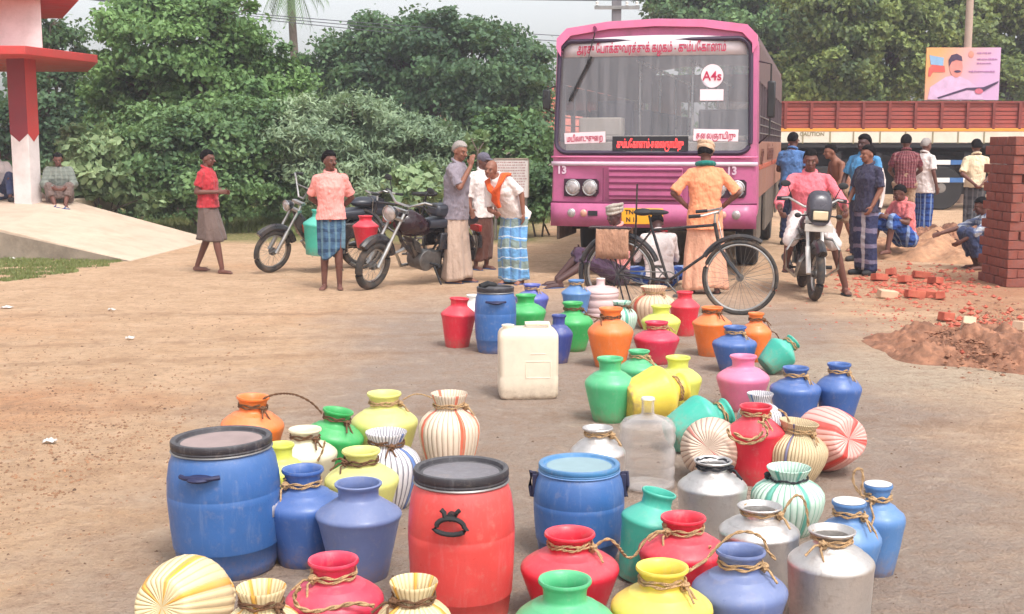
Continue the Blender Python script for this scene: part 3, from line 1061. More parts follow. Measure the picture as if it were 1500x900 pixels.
# white stripe, bumper crease
def strip(name, py0, py1, m, off, xa=-1.29, xb=1.29):
    mb = MB(); nn = 16
    for i in range(nn + 1):
        x = xa + (xb - xa) * i / nn
        for z in (bz(py1), bz(py0)):
            mb.v.append(V((x, fy(x, z, off), z)))
    mb.f = [(2 * i, 2 * i + 2, 2 * i + 3, 2 * i + 1) for i in range(nn)]
    return mb.build(name, m, bus, solid=-.01)
strip('white_stripe', 237, 243, M_stripe, -.006)
strip('moulding', 229, 231.5, M_pinkl, -.012)
strip('bumper_crease', 296, 299, M_pinkd, -.004)
strip('bumper', 298.5, 333, M_pink, -.035)
q = MB()
for px in (884, 1012):
    q.box((bx(px), fy(bx(px), 1.2, -.004), (bz(246) + bz(297)) / 2), (.010, .012, bz(246) - bz(297)))
q.build('panel_joint', M_pinkd, bus)
# head lamps
for (xa, xb, lx) in ((823, 877, (837, 864)), (1042, 1096, (1055, 1082))):
    mb = MB(); xc = (bx(xa) + bx(xb)) / 2
    M_ = T(xc, fy(xc, 1.07, -.008), bz(275.5)) @ Matrix.Rotation(math.atan(.2 * xc / 1.69), 4, 'Z')
    hw_ = (bx(xb) - bx(xa)) / 2; hh = .105
    m0 = MB(M_)
    m0.prism([(-hw_, -hh), (hw_ - .03, -hh), (hw_, -hh + .04), (hw_, hh - .03), (hw_ - .03, hh), (-hw_, hh)], 'Y', -.004, .02)
    hp = m0.build('lamp_recess', mat('recess_dark', lin(58, 26, 44), .7), bus)
    for l in lx:
        d_ = bx(l) - xc
        q = MB(M_); q.lathe([(.02, .03), (.06, .027), (.083, .012), (.086, 0)], 24, T(d_, -.006, 0) @ Matrix.Rotation(PI / 2, 4, 'X'))
        h_ = q.build('headlight', M_lamp, bus, smooth=60)
        q = MB(M_); q.torus((d_, -.008, 0), .09, .012, 'Y', 28, 8); q.build('rim', M_chrome, h_)
        q = MB(M_); q.torus((d_, -.030, 0), .035, .006, 'Y', 20, 6); q.build('lens_ring', M_lamp, h_)
    q = MB(); z = bz(313); xq = bx(836 if xa < 900 else 1082)
    for i, dx in enumerate((0, .16 if xa < 900 else -.16)):
        l_ = MB(); yy = fy(xq + dx, z, -.045); l_.lathe([(.015, .02), (.05 if i == 0 else .04, .012), (.055 if i == 0 else .045, 0)], 20, T(xq + dx, yy, z) @ Matrix.Rotation(PI / 2, 4, 'X'))
        f_ = l_.build('fog_lamp', M_lamp if i == 0 else mat('indicator', lin(235, 170, 150), .3), bus, smooth=60)
    dx = .28 if xa < 900 else -.28
    l_ = MB(); l_.box((xq + dx, fy(xq + dx, z, -.04), z), (.12, .03, .06)); l_.build('bumper_slot', M_plain_dark, bus)
for px in (819, 1074):
    x = bx(px); z = bz(250)
    t_ = text('number_lettering', '13', .13, M_stripe, bus, T(x, fy(x, z, -.012), z) @ FRONT, .002, bold=.004)
# plate
mb = MB(); xc = bx(945); mb.box((xc, -.055, bz(316)), (bx(976) - bx(914), .012, .19)); pl = mb.build('number_plate', M_yel, bus, bevel=.004)
t1 = text('lettering', 'TN 68 TN 03', .075, M_ink, pl, T(xc, -.064, bz(310.5)) @ FRONT, .001, bold=.002); fit(t1, bx(919), bx(972))
text('lettering', 'N 11', .075, M_ink, pl, T(bx(930), -.064, bz(321.5)) @ FRONT, .001, bold=.002)
# wiper
mb = MB()
def wp(px, py, off): x, z = bx(px), bz(py); return (x, fy(x, z, off), z)
mb.tube([wp(868, 50, -.05), wp(862, 70, -.03), wp(856, 95, -.03), wp(845, 115, -.02)], .008, 6)
wi = mb.build('wiper_arm', M_blackp, bus)
mb = MB(); mb.tube([wp(863, 84, -.012), wp(845, 116, -.012), wp(829, 148, -.012)], .016, 6); mb.build('wiper_blade', M_blackp, wi)
mb = MB(); mb.tube([wp(868, 50, -.05), wp(868, 44, -.05), wp(866, 40, 0)], .02, 8); mb.build('wiper_pivot', M_pinkd, wi)
# mirrors
mb = MB(); mb.tube([(1.25, .3, 2.55), (1.42, .1, 2.5), (1.42, .1, 1.7), (1.28, .3, 1.6)], .012, 6)
mr = mb.build('mirror_bracket', M_blackp, bus)
mb = MB(); mb.box((1.43, .08, 2.1), (.1, .05, .42)); mb.build('mirror', M_blackp, mr, bevel=.02)
mb = MB(); mb.tube([(-1.24, .3, 2.3), (-1.36, .16, 2.25), (-1.36, .16, 2.0), (-1.28, .3, 1.95)], .012, 6)
mr = mb.build('mirror_bracket', M_blackp, bus)
mb = MB(); mb.box((-1.37, .14, 2.12), (.1, .05, .24)); mb.build('mirror', M_blackp, mr, bevel=.02)
# underside and wheels
mb = MB(); mb.box((0, LEN / 2 + .2, .72), (2.2, LEN - .6, .36)); mb.box((0, .5, .72), (2.0, .5, .2)); mb.build('chassis', M_plain_dark, bus)
def truck_wheel(parent, c, r, w_, side):
    q = MB(); prof = [(r * .55, -w_ / 2), (r * .93, -w_ / 2), (r, -w_ * .35), (r, w_ * .35), (r * .93, w_ / 2), (r * .55, w_ / 2)]
    M_ = T(*c) @ Matrix.Rotation(PI / 2, 4, 'Y')
    q.M = M_; q.lathe(prof, 36)
    wh = q.build('wheel', M_black, parent, smooth=30)
    q = MB(M_); s_ = side
    q.lathe([(r * .56, s_ * w_ * .40), (r * .5, s_ * w_ * .3), (r * .3, s_ * w_ * .3), (r * .22, s_ * w_ * .5), (r * .05, s_ * w_ * .52)], 24)
    q.build('hub', M_steel, wh, smooth=30)
for y in (2.05, 6.4):
    for sx in (-1, 1):
        truck_wheel(bus, (sx * 1.08, y, .48), .48, .28, sx)
# dangling dark cables/ bars beside the door, side lettering
tside = T(1.30, 2.0, 1.47) @ Matrix.Rotation(PI / 2, 4, 'Z') @ FRONT
text('side_lettering', 'அரசு', .26, mat('brown_letter', lin(110, 60, 45), .7), bus, T(1.297, 1.1, 1.46) @ Matrix.Rotation(PI / 2, 4, 'Z') @ FRONT, .002, bold=.004)
text('side_lettering', 'ேபாக்குவரத்து', .26, mat('brown_letter', lin(110, 60, 45), .7), bus, T(1.297, 3.6, 1.46) @ Matrix.Rotation(PI / 2, 4, 'Z') @ FRONT, .002, bold=.004)

# ------------------------------------------------------------------ truck
TD = 29.5
def tz(py): return at(1300, py, TD).z
def tx_(px): return at(px, 210, TD).x
M_tred = mat('truck_red', lin(164, 74, 64), .6, var=.18, vs=2.5, dirt=lin(120, 60, 50), dirtamt=.6, ds=3, bmp=.2)
M_tredd = mat('truck_red_dark', lin(130, 55, 48), .7, var=.2)
M_torange = mat('truck_orange', lin(240, 160, 60), .5, var=.08)
M_tcream = mat('truck_cream', lin(230, 224, 208), .6, var=.06, dirt=lin(150, 130, 105), dirtamt=.4, ds=3)
M_blue = mat('guard_blue', lin(60, 110, 170), .5)
trk = thing('cargo_truck', 'long red sided cargo truck with orange and cream band behind the crowd', 'truck', (tx_(1340), TD, 0))
X0, X1 = tx_(1138), tx_(1600)
for (name, dy) in (('side_board', 0), ('side_board', 2.3)):
    bd = MB()
    z0, z1 = tz(188), tz(151)
    nb = 6
    for k in range(nb):
        zc = z0 + (z1 - z0) * (k + .5) / nb
        bd.box(((X0 + X1) / 2, TD + dy + .03 + .012 * (k % 2), zc), (X1 - X0, .04, (z1 - z0) / nb - .014))
    bd.build(name, M_tred, trk, world=True, bevel=.006)
bd = MB(); bd.box(((X0 + X1) / 2, TD + .085, (tz(188) + tz(151)) / 2), (X1 - X0 - .02, .02, tz(151) - tz(188) - .02)); bd.build('board_backing', M_tredd, trk, world=True)
ps = []
px = 1149
while px < 1600:
    q = MB(); q.box((tx_(px), TD - .025, (tz(150) + tz(190)) / 2), (.07, .06, tz(150) - tz(190))); q.build('stake', M_tredd, trk, world=True, bevel=.005)
    px += 38
q = MB(); q.box(((X0 + X1) / 2, TD + .01, tz(150)), (X1 - X0, .1, .05)); q.build('top_rail', M_tredd, trk, world=True, bevel=.008)
q = MB(); q.box(((X0 + X1) / 2, TD - .03, tz(190.5)), (X1 - X0, .05, .075)); q.build('orange_rail', M_torange, trk, world=True, bevel=.005)
q = MB(); q.box(((X0 + X1) / 2, TD - .02, tz(201)), (X1 - X0, .05, tz(193) - tz(209.5))); cr = q.build('cream_rail', M_tcream, trk, world=True, bevel=.006)
def ttx(px, py, s, size, m):
    t_ = text('lettering', s, size, m, cr, FRONT, .003, bold=.003)
    t_.data.transform(WM[trk.name].inverted() @ T(tx_(px), TD - .05, tz(py)))
M_tl = mat('faded_letters', lin(150, 140, 110), .7)
ttx(1186, 197, '- CAUTION', .13, M_tl)
for px in (1175, 1249, 1325, 1365, 1402, 1440, 1215, 1288):
    q = MB(); q.box((tx_(px), TD - .05, tz(202)), (.03, .02, .28)); q.build('hinge_strap', M_tl, trk, world=True)
q = MB(); q.box(((X0 + X1) / 2, TD + 1.15, tz(212) - .02), (X1 - X0, 2.3, .1)); q.build('bed', M_plain_dark, trk, world=True)
q = MB(); q.box(((X0 + X1) / 2, TD + .7, 1.15), (X1 - X0 - .6, .12, .3)); q.box(((X0 + X1) / 2, TD + 1.7, 1.15), (X1 - X0 - .6, .12, .3))
for px in (1170, 1230, 1290, 1340, 1420, 1480): q.box((tx_(px), TD + 1.1, 1.2), (.15, 2.0, .35))
q.box((tx_(1270), TD + .55, .95), (1.0, .5, .5)); q.build('chassis', M_plain_dark, trk, world=True)
q = MB(); q.box(((X0 + X1) / 2, TD + 2.25, .9), (X1 - X0, .1, 1.2)); q.build('far_side_guard', M_plain_dark, trk, world=True)
for px in (1386, 1212, 1158):
    qq = MB()
    c0 = V((tx_(px), TD + .35, .53)) - V((tx_(1340), TD, 0))
    Mr = T(*c0) @ Matrix.Rotation(PI / 2, 4, 'X')
    r = .53; w_ = .28
    qq.M = Mr; qq.lathe([(r * .55, -w_ / 2), (r * .93, -w_ / 2), (r, -w_ * .35), (r, w_ * .35), (r * .93, w_ / 2), (r * .55, w_ / 2)], 36)
    wh = qq.build('wheel', M_black, trk, smooth=30)
    qq = MB(Mr); qq.lathe([(r * .56, w_ * .40), (r * .5, w_ * .3), (r * .3, w_ * .3), (r * .22, w_ * .5), (r * .05, w_ * .52)], 24); qq.build('hub', M_steel, wh)
for py in (238, 264):
    for (a, b_, m_) in ((1363, 1392, M_white), (1392, 1412, M_blue), (1412, 1432, M_white), (1432, 1452, M_blue), (1452, 1480, M_white)):
        q = MB(); q.box(((tx_(a) + tx_(b_)) / 2, TD - .05, tz(py)), (tx_(b_) - tx_(a), .04, .11)); q.build('side_guard', m_, trk, world=True)

# ------------------------------------------------------------------ poster and its pole
PD = 33
t = thing('poster_board', 'pink and orange poster of a moustached man above the red truck', 'poster', at(1409, 300, PD) - V((0, 0, at(1409, 300, PD).z)))
def pp(px, py, off=0): p = at(px, py, PD); return V((p.x, PD + off, p.z))
mb = MB(); a, b_ = pp(1354, 147), pp(1466, 70)
mb.box(((a.x + b_.x) / 2, PD, (a.z + b_.z) / 2), (b_.x - a.x, .05, b_.z - a.z))
m, nt, bs = newmat('poster_print')
co = nt.nodes.new('ShaderNodeTexCoord').outputs['Object']; sp = nt.nodes.new('ShaderNodeSeparateXYZ'); nt.links.new(co, sp.inputs[0])
f = remap(nt, mth(nt, 'SUBTRACT', mth(nt, 'MULTIPLY', sp.outputs[2], .6), sp.outputs[0]), 1.6, 3.2)
nt.links.new(mixc(nt, f, lin(226, 180, 218), lin(248, 176, 110)), bs.inputs['Base Color']); bs.inputs['Roughness'].default_value = .5
pb = mb.build('board', m, t, world=True)
def flat(name, pts, m_, off, par):
    q = MB(); vs = [pp(x, y, off) for x, y in pts]; n_ = len(vs)
    q.v = vs + [v + V((0, .008, 0)) for v in vs]
    q.f = [tuple(range(n_)), tuple(range(2 * n_ - 1, n_ - 1, -1))] + [(i, n_ + i, n_ + (i + 1) % n_, (i + 1) % n_) for i in range(n_)]
    o = q.build(name, m_, par, world=False, smooth=0)
    Mi = WM[t.name].inverted()
    for v in o.data.vertices: v.co = Mi @ v.co
    return o
def oval(cx_, cy_, rx, ry, n=20, a0=0, a1=360): return [(cx_ + rx * math.cos(R(a0 + (a1 - a0) * i / n)), cy_ + ry * math.sin(R(a0 + (a1 - a0) * i / n))) for i in range(n)]
M_face = mat('print_face', lin(240, 150, 140), .6); M_hair_p = mat('print_hair', lin(75, 50, 85), .6); M_shirtp = mat('print_shirt', lin(232, 190, 222), .6)
flat('printed_shirt', [(1358, 146), (1362, 128), (1385, 113), (1400, 110), (1418, 118), (1438, 134), (1440, 146)], M_shirtp, -.035, pb)
flat('printed_face', oval(1400, 99, 9.5, 15), M_face, -.040, pb)
flat('printed_hair', [(1390, 97), (1389, 88), (1393, 81), (1401, 79), (1408, 83), (1409, 90), (1400, 88), (1393, 91)], M_hair_p, -.047, pb)
flat('printed_moustache', oval(1402, 105, 5, 1.8), M_hair_p, -.047, pb)
flat('printed_flag', [(1361, 81), (1382, 85), (1381, 97), (1363, 95)], mat('print_blue', lin(150, 190, 225), .6), -.035, pb)
flat('printed_ribbon', [(1359, 112), (1360, 100), (1365, 95), (1383, 97), (1384, 106), (1366, 106), (1362, 113)], mat('print_red', lin(240, 100, 90), .6), -.035, pb)
flat('printed_bat', [(1372, 143), (1415, 129), (1440, 128), (1462, 119), (1461, 122), (1440, 134), (1416, 132), (1374, 145)], M_hair_p, -.045, pb)
flat('printed_hand', oval(1433, 134, 6, 4), mat('print_hand', lin(220, 110, 130), .6), -.05, pb)
flat('printed_emblem', oval(1422, 80, 4, 5), mat('print_emblem', lin(240, 150, 130), .6), -.035, pb)
for (x0, x1, y) in ((1432, 1453, 78), (1432, 1460, 87), (1432, 1452, 93), (1420, 1458, 105)):
    q = []; x = x0; k = 0
    bb = MB()
    rr = random.Random(int(y))
    while x < x1:
        w_ = rr.uniform(1.2, 3); h_ = rr.uniform(1.2, 2.6)
        bb.box((pp(x, y).x, PD - .035, pp(x, y).z), (w_ * PD / F, .01, h_ * PD / F)); x += w_ + 1.0
    bb.build('printed_line', mat('print_text', lin(190, 130, 180), .6), t, world=True)
mb = MB(); p0 = pp(1409, 300, .1); mb.cyl((p0.x, PD + .12, 0), (p0.x, PD + .12, at(1409, -60, PD).z), .11, .09)
o = mb.build('concrete_pole', mat('pole_concrete', lin(190, 165, 150), .9, var=.12, vs=3, bmp=.2)); tag(o, 'pale concrete pole rising behind the poster at upper right', 'pole')
mb = MB()
for px in (1360, 1462): mb.cyl((pp(px, 100).x, PD + .06, 0), (pp(px, 100).x, PD + .06, pp(px, 72).z), .04)
mb.build('support_frame', M_steel, t, world=True)

# utility pole with crossarm behind the bus
UD = 38
pu = at(900, 300, UD)
t = thing('utility_pole', 'grey utility pole with crossarm showing above the bus roof', 'pole', (pu.x, UD, 0))
q = MB(); q.box((0, 0, 3.5), (.28, .2, 7.4)); q.build('post', mat('pole_grey', lin(130, 125, 130), .9, var=.15), t, bevel=.02)
zc = at(900, 12, UD).z
q = MB(); q.box((0, -.13, zc), (1.35, .08, .1)); ca = q.build('crossarm', M_steel, t)
for dx in (-.6, .6, .3):
    q = MB(); q.lathe([(.02, 0), (.05, .02), (.03, .06), (.05, .1), (.02, .14)], 12, T(dx, -.13, zc + .05)); q.build('insulator', M_white, ca)
q = MB()
for k in range(6):
    a = pu + V(((-.6, .6, .3, -.3, 0, .1)[k], -.13, 0)); a.z = zc + (.2 if k < 3 else -.3 - .2 * k)
    e = V((-26, 20 + k, zc + .1 + .25 * k)); pts = []
    for i in range(25):
        s_ = i / 24; p = a.lerp(e, s_); p.z -= 1.2 * 4 * s_ * (1 - s_) * .35; pts.append(p)
    q.tube(pts, .011, 5)
tag(q.build('power_cable', mat('cable_grey', lin(90, 90, 100), .8)), 'sagging overhead cables crossing the treetops left of the bus', 'cable')

# notice board behind the bent man
nb = thing('notice_board', 'faded white notice board with red bordered print behind the bent man', 'notice board', G(750, 352))
d_ = G(750, 352).y
def np_(px, py, off=0): p = at(px, py, d_); return V((p.x, d_ + off, p.z))
a, b_ = np_(722, 290), np_(775, 232)
q = MB(); q.box(((a.x + b_.x) / 2, d_, (a.z + b_.z) / 2), (b_.x - a.x, .03, b_.z - a.z)); q.build('panel', mat('notice_white', lin(240, 232, 228), .7, var=.05, dirt=lin(170, 150, 140), dirtamt=.4), nb, world=True)
q = MB()
for (x0, y0, x1, y1) in ((722, 232, 775, 233.5), (722, 288.5, 775, 290), (722, 232, 723.5, 290), (773.5, 232, 775, 290)):
    u, v_ = np_(x0, y1), np_(x1, y0); q.box(((u.x + v_.x) / 2, d_ - .02, (u.z + v_.z) / 2), (v_.x - u.x, .02, v_.z - u.z))
q.build('frame', mat('notice_frame', lin(180, 160, 145), .7), nb, world=True)
q = MB(); rr = random.Random(3)
for y in range(238, 286, 4):
    x = 727
    while x < 770:
        w_ = rr.uniform(1, 3); q.box((np_(x, y).x, d_ - .018, np_(x, y).z), (w_ * d_ / F, .006, 1.3 * d_ / F)); x += w_ + 1.2
q.build('print', mat('notice_print', lin(190, 140, 140), .7), nb, world=True)['kind'] = 'stuff'
q = MB(); q.cyl((np_(726, 300).x, d_ + .03, 0), (np_(726, 300).x, d_ + .03, a.z + .5), .025); q.cyl((np_(771, 300).x, d_ + .03, 0), (np_(771, 300).x, d_ + .03, a.z + .5), .025); q.build('post', M_steel, nb, world=True)

# ------------------------------------------------------------------ brick stack, dirt, loose bricks
M_brick = mat('brick_red', lin(156, 86, 72), .95, var=.28, vs=11, dirt=lin(110, 92, 90), dirtamt=.8, ds=8, bmp=.5, bs=40)
M_brick2 = mat('brick_bright', lin(196, 96, 76), .95, var=.2, vs=11, dirt=lin(190, 140, 110), dirtamt=.5, ds=8, bmp=.5, bs=40)
def brick_mesh(seed):
    q = MB(); r = random.Random(seed)
    q.box((0, 0, 0), (.225, .11, .098)); q.v = [v + V((r.uniform(-.004, .004), r.uniform(-.004, .004), r.uniform(-.003, .003))) for v in q.v]
    return q
bo = [brick_mesh(i).build('brick', M_brick, bevel=.007) for i in range(3)]
c0 = G(1476, 421)
yaw = R(1)
ux = V((math.cos(yaw), math.sin(yaw), 0)); uy = V((-math.sin(yaw), math.cos(yaw), 0))
first = [True] * 3
rr = random.Random(9)
cnt = 0
for course in range(16):
    z = .05 + course * .105
    slots = []
    if course % 2 == 0:
        for i in range(4): slots.append((.115 + i * .235, .058, 0))
        for j in range(1, 4): slots.append((.058, .0575 + j * .235 - .06, 1))
    else:
        slots.append((.058, .115, 1))
        for i in range(4): slots.append((.235 + i * .235, .058, 0))
        for j in range(1, 3): slots.append((.058, .12 + j * .235, 1))
    if course == 15:
        for i in range(3):
            for j in range(1, 6): slots.append((.25 + i * .235, .06 + j * .115, 0))
    taper = (15 - course) * .0022
    for (a, b_, turn) in slots:
        k = rr.randrange(3)
        o = bo[k] if first[k] else bo[k].copy()
        if not first[k]: COL.objects.link(o)
        first[k] = False
        p = c0 + ux * (a - taper + rr.uniform(-.004, .004)) + uy * (b_ - taper + rr.uniform(-.018, .014)); p.z = z
        o.location = p; o.rotation_euler = (0, 0, yaw + (PI / 2 if turn else 0) + rr.uniform(-.05, .05))
        tag(o, 'red brick in the tall stack at the right edge', 'brick', 'bricks in the tall stack'); cnt += 1

M_dirt = mat('dug_earth', lin(162, 114, 88), .95, var=.45, vs=9, dirt=lin(112, 72, 54), dirtamt=1, ds=6, bmp=1, bs=30)
M_dirt2 = mat('sandy_pile', lin(192, 146, 112), .95, var=.3, vs=7, dirt=lin(150, 104, 78), dirtamt=.9, ds=5, bmp=1, bs=30)
def mound(label, px, py, rx, ry, h, m, seed):
    c = G(px, py); n = 110; mb = MB()
    for i in range(n):
        for j in range(n):
            u, v_ = i / (n - 1) * 2 - 1, j / (n - 1) * 2 - 1
            d = math.sqrt(u * u + v_ * v_) * (1 + .25 * noise.noise((u * 2 + seed, v_ * 2, 3)))
            fd = min(1, max(0, (1 - d) * 5)); z = h * max(0, 1 - d) ** .7 * (1 + .8 * noise.noise((u * 3, v_ * 3, seed))) + .06 * noise.noise((u * 4, v_ * 4, seed)) * fd + .028 * noise.noise((u * 15, v_ * 15, seed)) * fd + .022 * noise.noise((u * 34, v_ * 34, seed)) * fd - (.012 + .05 * max(0, d - .97))
            mb.v.append(V((u * rx, v_ * ry, z)))
    mb.f = [(i * n + j, (i + 1) * n + j, (i + 1) * n + j + 1, i * n + j + 1) for i in range(n - 1) for j in range(n - 1)]
    o = mb.build('earth_mound', m, smooth=60); place(o, c); tag(o, label, 'mound')
    return c
mound('low dark brown heap of dug earth at the right edge', 1435, 516, .78, 1.0, .19, M_dirt, 1.3)
mound('long sandy earth heap under the squatting man by the brick stack', 1370, 372, 1.3, 1.7, .30, M_dirt2, 4.1)
mound('reddish earth heap beside the cream shirted man', 1400, 352, .8, 1.3, .30, M_dirt, 7.7)
def f_rub(r):
    p = G(1340 + r.normal(0, 55), 415 + r.normal(0, 14)); return p.x, p.y, .0
tag(crumbs('brick_rubble', 900, f_rub, .008, .05, M_brick2, 8), kind='stuff')
def f_rub2(r):
    p = G(1440 + r.normal(0, 42), 500 + r.normal(0, 20)); q_ = ((p.x - G(1435, 516).x) / .78) ** 2 + ((p.y - G(1435, 516).y) / 1.0) ** 2; return p.x, p.y, .14 * max(0, 1 - q_)
tag(crumbs('earth_clods', 3200, f_rub2, .005, .03, M_dirt, 9), kind='stuff')
def f_rub3(r):
    p = G(1300 + r.normal(0, 70), 455 + r.normal(0, 25)); return p.x, p.y, .0
def f_rub4(r):
    p = G(1440 + r.normal(0, 40), 490 + r.normal(0, 16)); return p.x, p.y, .06
tag(crumbs('brick_rubble', 260, f_rub4, .01, .05, M_brick2, 18), kind='stuff')
tag(crumbs('red_chips', 500, f_rub3, .005, .022, M_brick2, 10), kind='stuff')
bq = brick_mesh(11)
lb_ = [(1288, 412, 30, 'loose red brick just right of the plaid wrapped man'), (1340, 437, 10, 'whole red brick, left of the two below the rubble'), (1356, 436, -15, 'whole red brick, middle of the row below the rubble'), (1377, 439, 70, 'broken red brick at the right end of the row below the rubble'), (1386, 471, 20, 'half brick standing alone above the dark heap'), (1416, 508, 80, 'pale tilted brick on top of the dark heap'), (1325, 415, 50, 'red brick in the middle of the rubble patch'), (1350, 408, 5, 'red brick at the far side of the rubble patch'), (1370, 417, 100, 'red brick at the right of the rubble patch'), (1305, 404, 60, 'red brick at the far left of the rubble patch'), (1498, 507, 40, 'pale brick piece at the right photo edge on the dark heap'), (1300, 437, 12, 'grey stone lump left of the bricks below the rubble')]
for i, (px, py, a, lb) in enumerate(lb_):
    grey = 'grey' in lb or 'pale' in lb
    q = MB().add(bq.v, bq.f) if i else bq
    o = MB().add(bq.v, bq.f, Matrix.Diagonal((.55 if 'half' in lb or 'broken' in lb else .9, .9, .8, 1))).build('brick', mat('pale_block', lin(225, 190, 160), .9, var=.15) if grey else M_brick2, bevel=.008)
    p = G(px, py); p.z = .045
    if 508 >= py > 505: p.z = .16
    place(o, p, Euler((.15 * ((i % 3) - 1), (.7 if i == 5 else .12), R(a)))); tag(o, lb, 'brick')
# ------------------------------------------------------------------ wheels, bicycles, motorcycles (local X forward, Z up)
M_tyre = mat('tyre', (.035, .032, .03, 1), .85, var=.3, vs=12, dirt=lin(150, 120, 95), dirtamt=.5, ds=9)
M_bikepaint = mat('black_enamel', (.02, .02, .025, 1), .3, var=.2, dirt=lin(130, 110, 90), dirtamt=.35)
M_seatv = mat('vinyl_seat', (.03, .033, .045, 1), .4, var=.15)
M_silver = mat('silver_metal', (.5, .49, .47, 1), .35, .9, var=.2, dirt=lin(120, 95, 75), dirtamt=.4)
M_engine = mat('engine_metal', (.16, .155, .15, 1), .5, .7, var=.35, vs=14, dirt=lin(110, 85, 65), dirtamt=.5)
M_spoke = mat('spoke_wire', (.18, .17, .16, 1), .5, .6)
M_orange_dec = mat('orange_decal', lin(225, 90, 60), .4)


def wheel(par, Mw, r, tr, spokes=32, front=True, rimc=None):
    q = MB(Mw); q.torus((0, 0, 0), r - tr, tr, 'Y', 48, 10)
    wh = q.build('wheel', M_tyre, par, world=True)
    q = MB(Mw); q.torus((0, 0, 0), r - tr * 2 - .006, .011, 'Y', 48, 8); q.build('rim', rimc or M_silver, wh)
    for o in (wh.children): pass
    q = MB(Mw); q.cyl((0, -.05, 0), (0, .05, 0), .03); q.cyl((0, -.015, 0), (0, .015, 0), .05 if tr > .03 else .035)
    q.build('hub', M_engine, wh)
    q = MB(Mw)
    for k in range(spokes):
        a = 2 * PI * k / spokes; s_ = 1 if k % 2 else -1
        a2 = a + .5 * (1 if (k // 2) % 2 else -1)
        q.cyl((.03 * math.cos(a2), .03 * s_, .03 * math.sin(a2)), ((r - tr * 2) * math.cos(a), 0, (r - tr * 2) * math.sin(a)), .0015, n=4)
    q.build('spokes', M_spoke, wh)
    # children were built in world space: bring them into the thing's space
    Mi = WM[par.name].inverted()
    for c in wh.children:
        c.data.transform(Mi)
    return wh


def P(root, pts):
    return pts


def frame_from(pxr, pxf, lean=0.0):
    """root matrix for a two wheeler whose wheels touch the ground at two points"""
    a = G(*pxr); b = G(*pxf)
    d = b - a
    yaw = math.atan2(d.y, d.x)
    return a, yaw, d.length


class Part:
    """collects geometry in the thing's own space and lets it be built"""
    pass


def local(root):
    return Matrix()


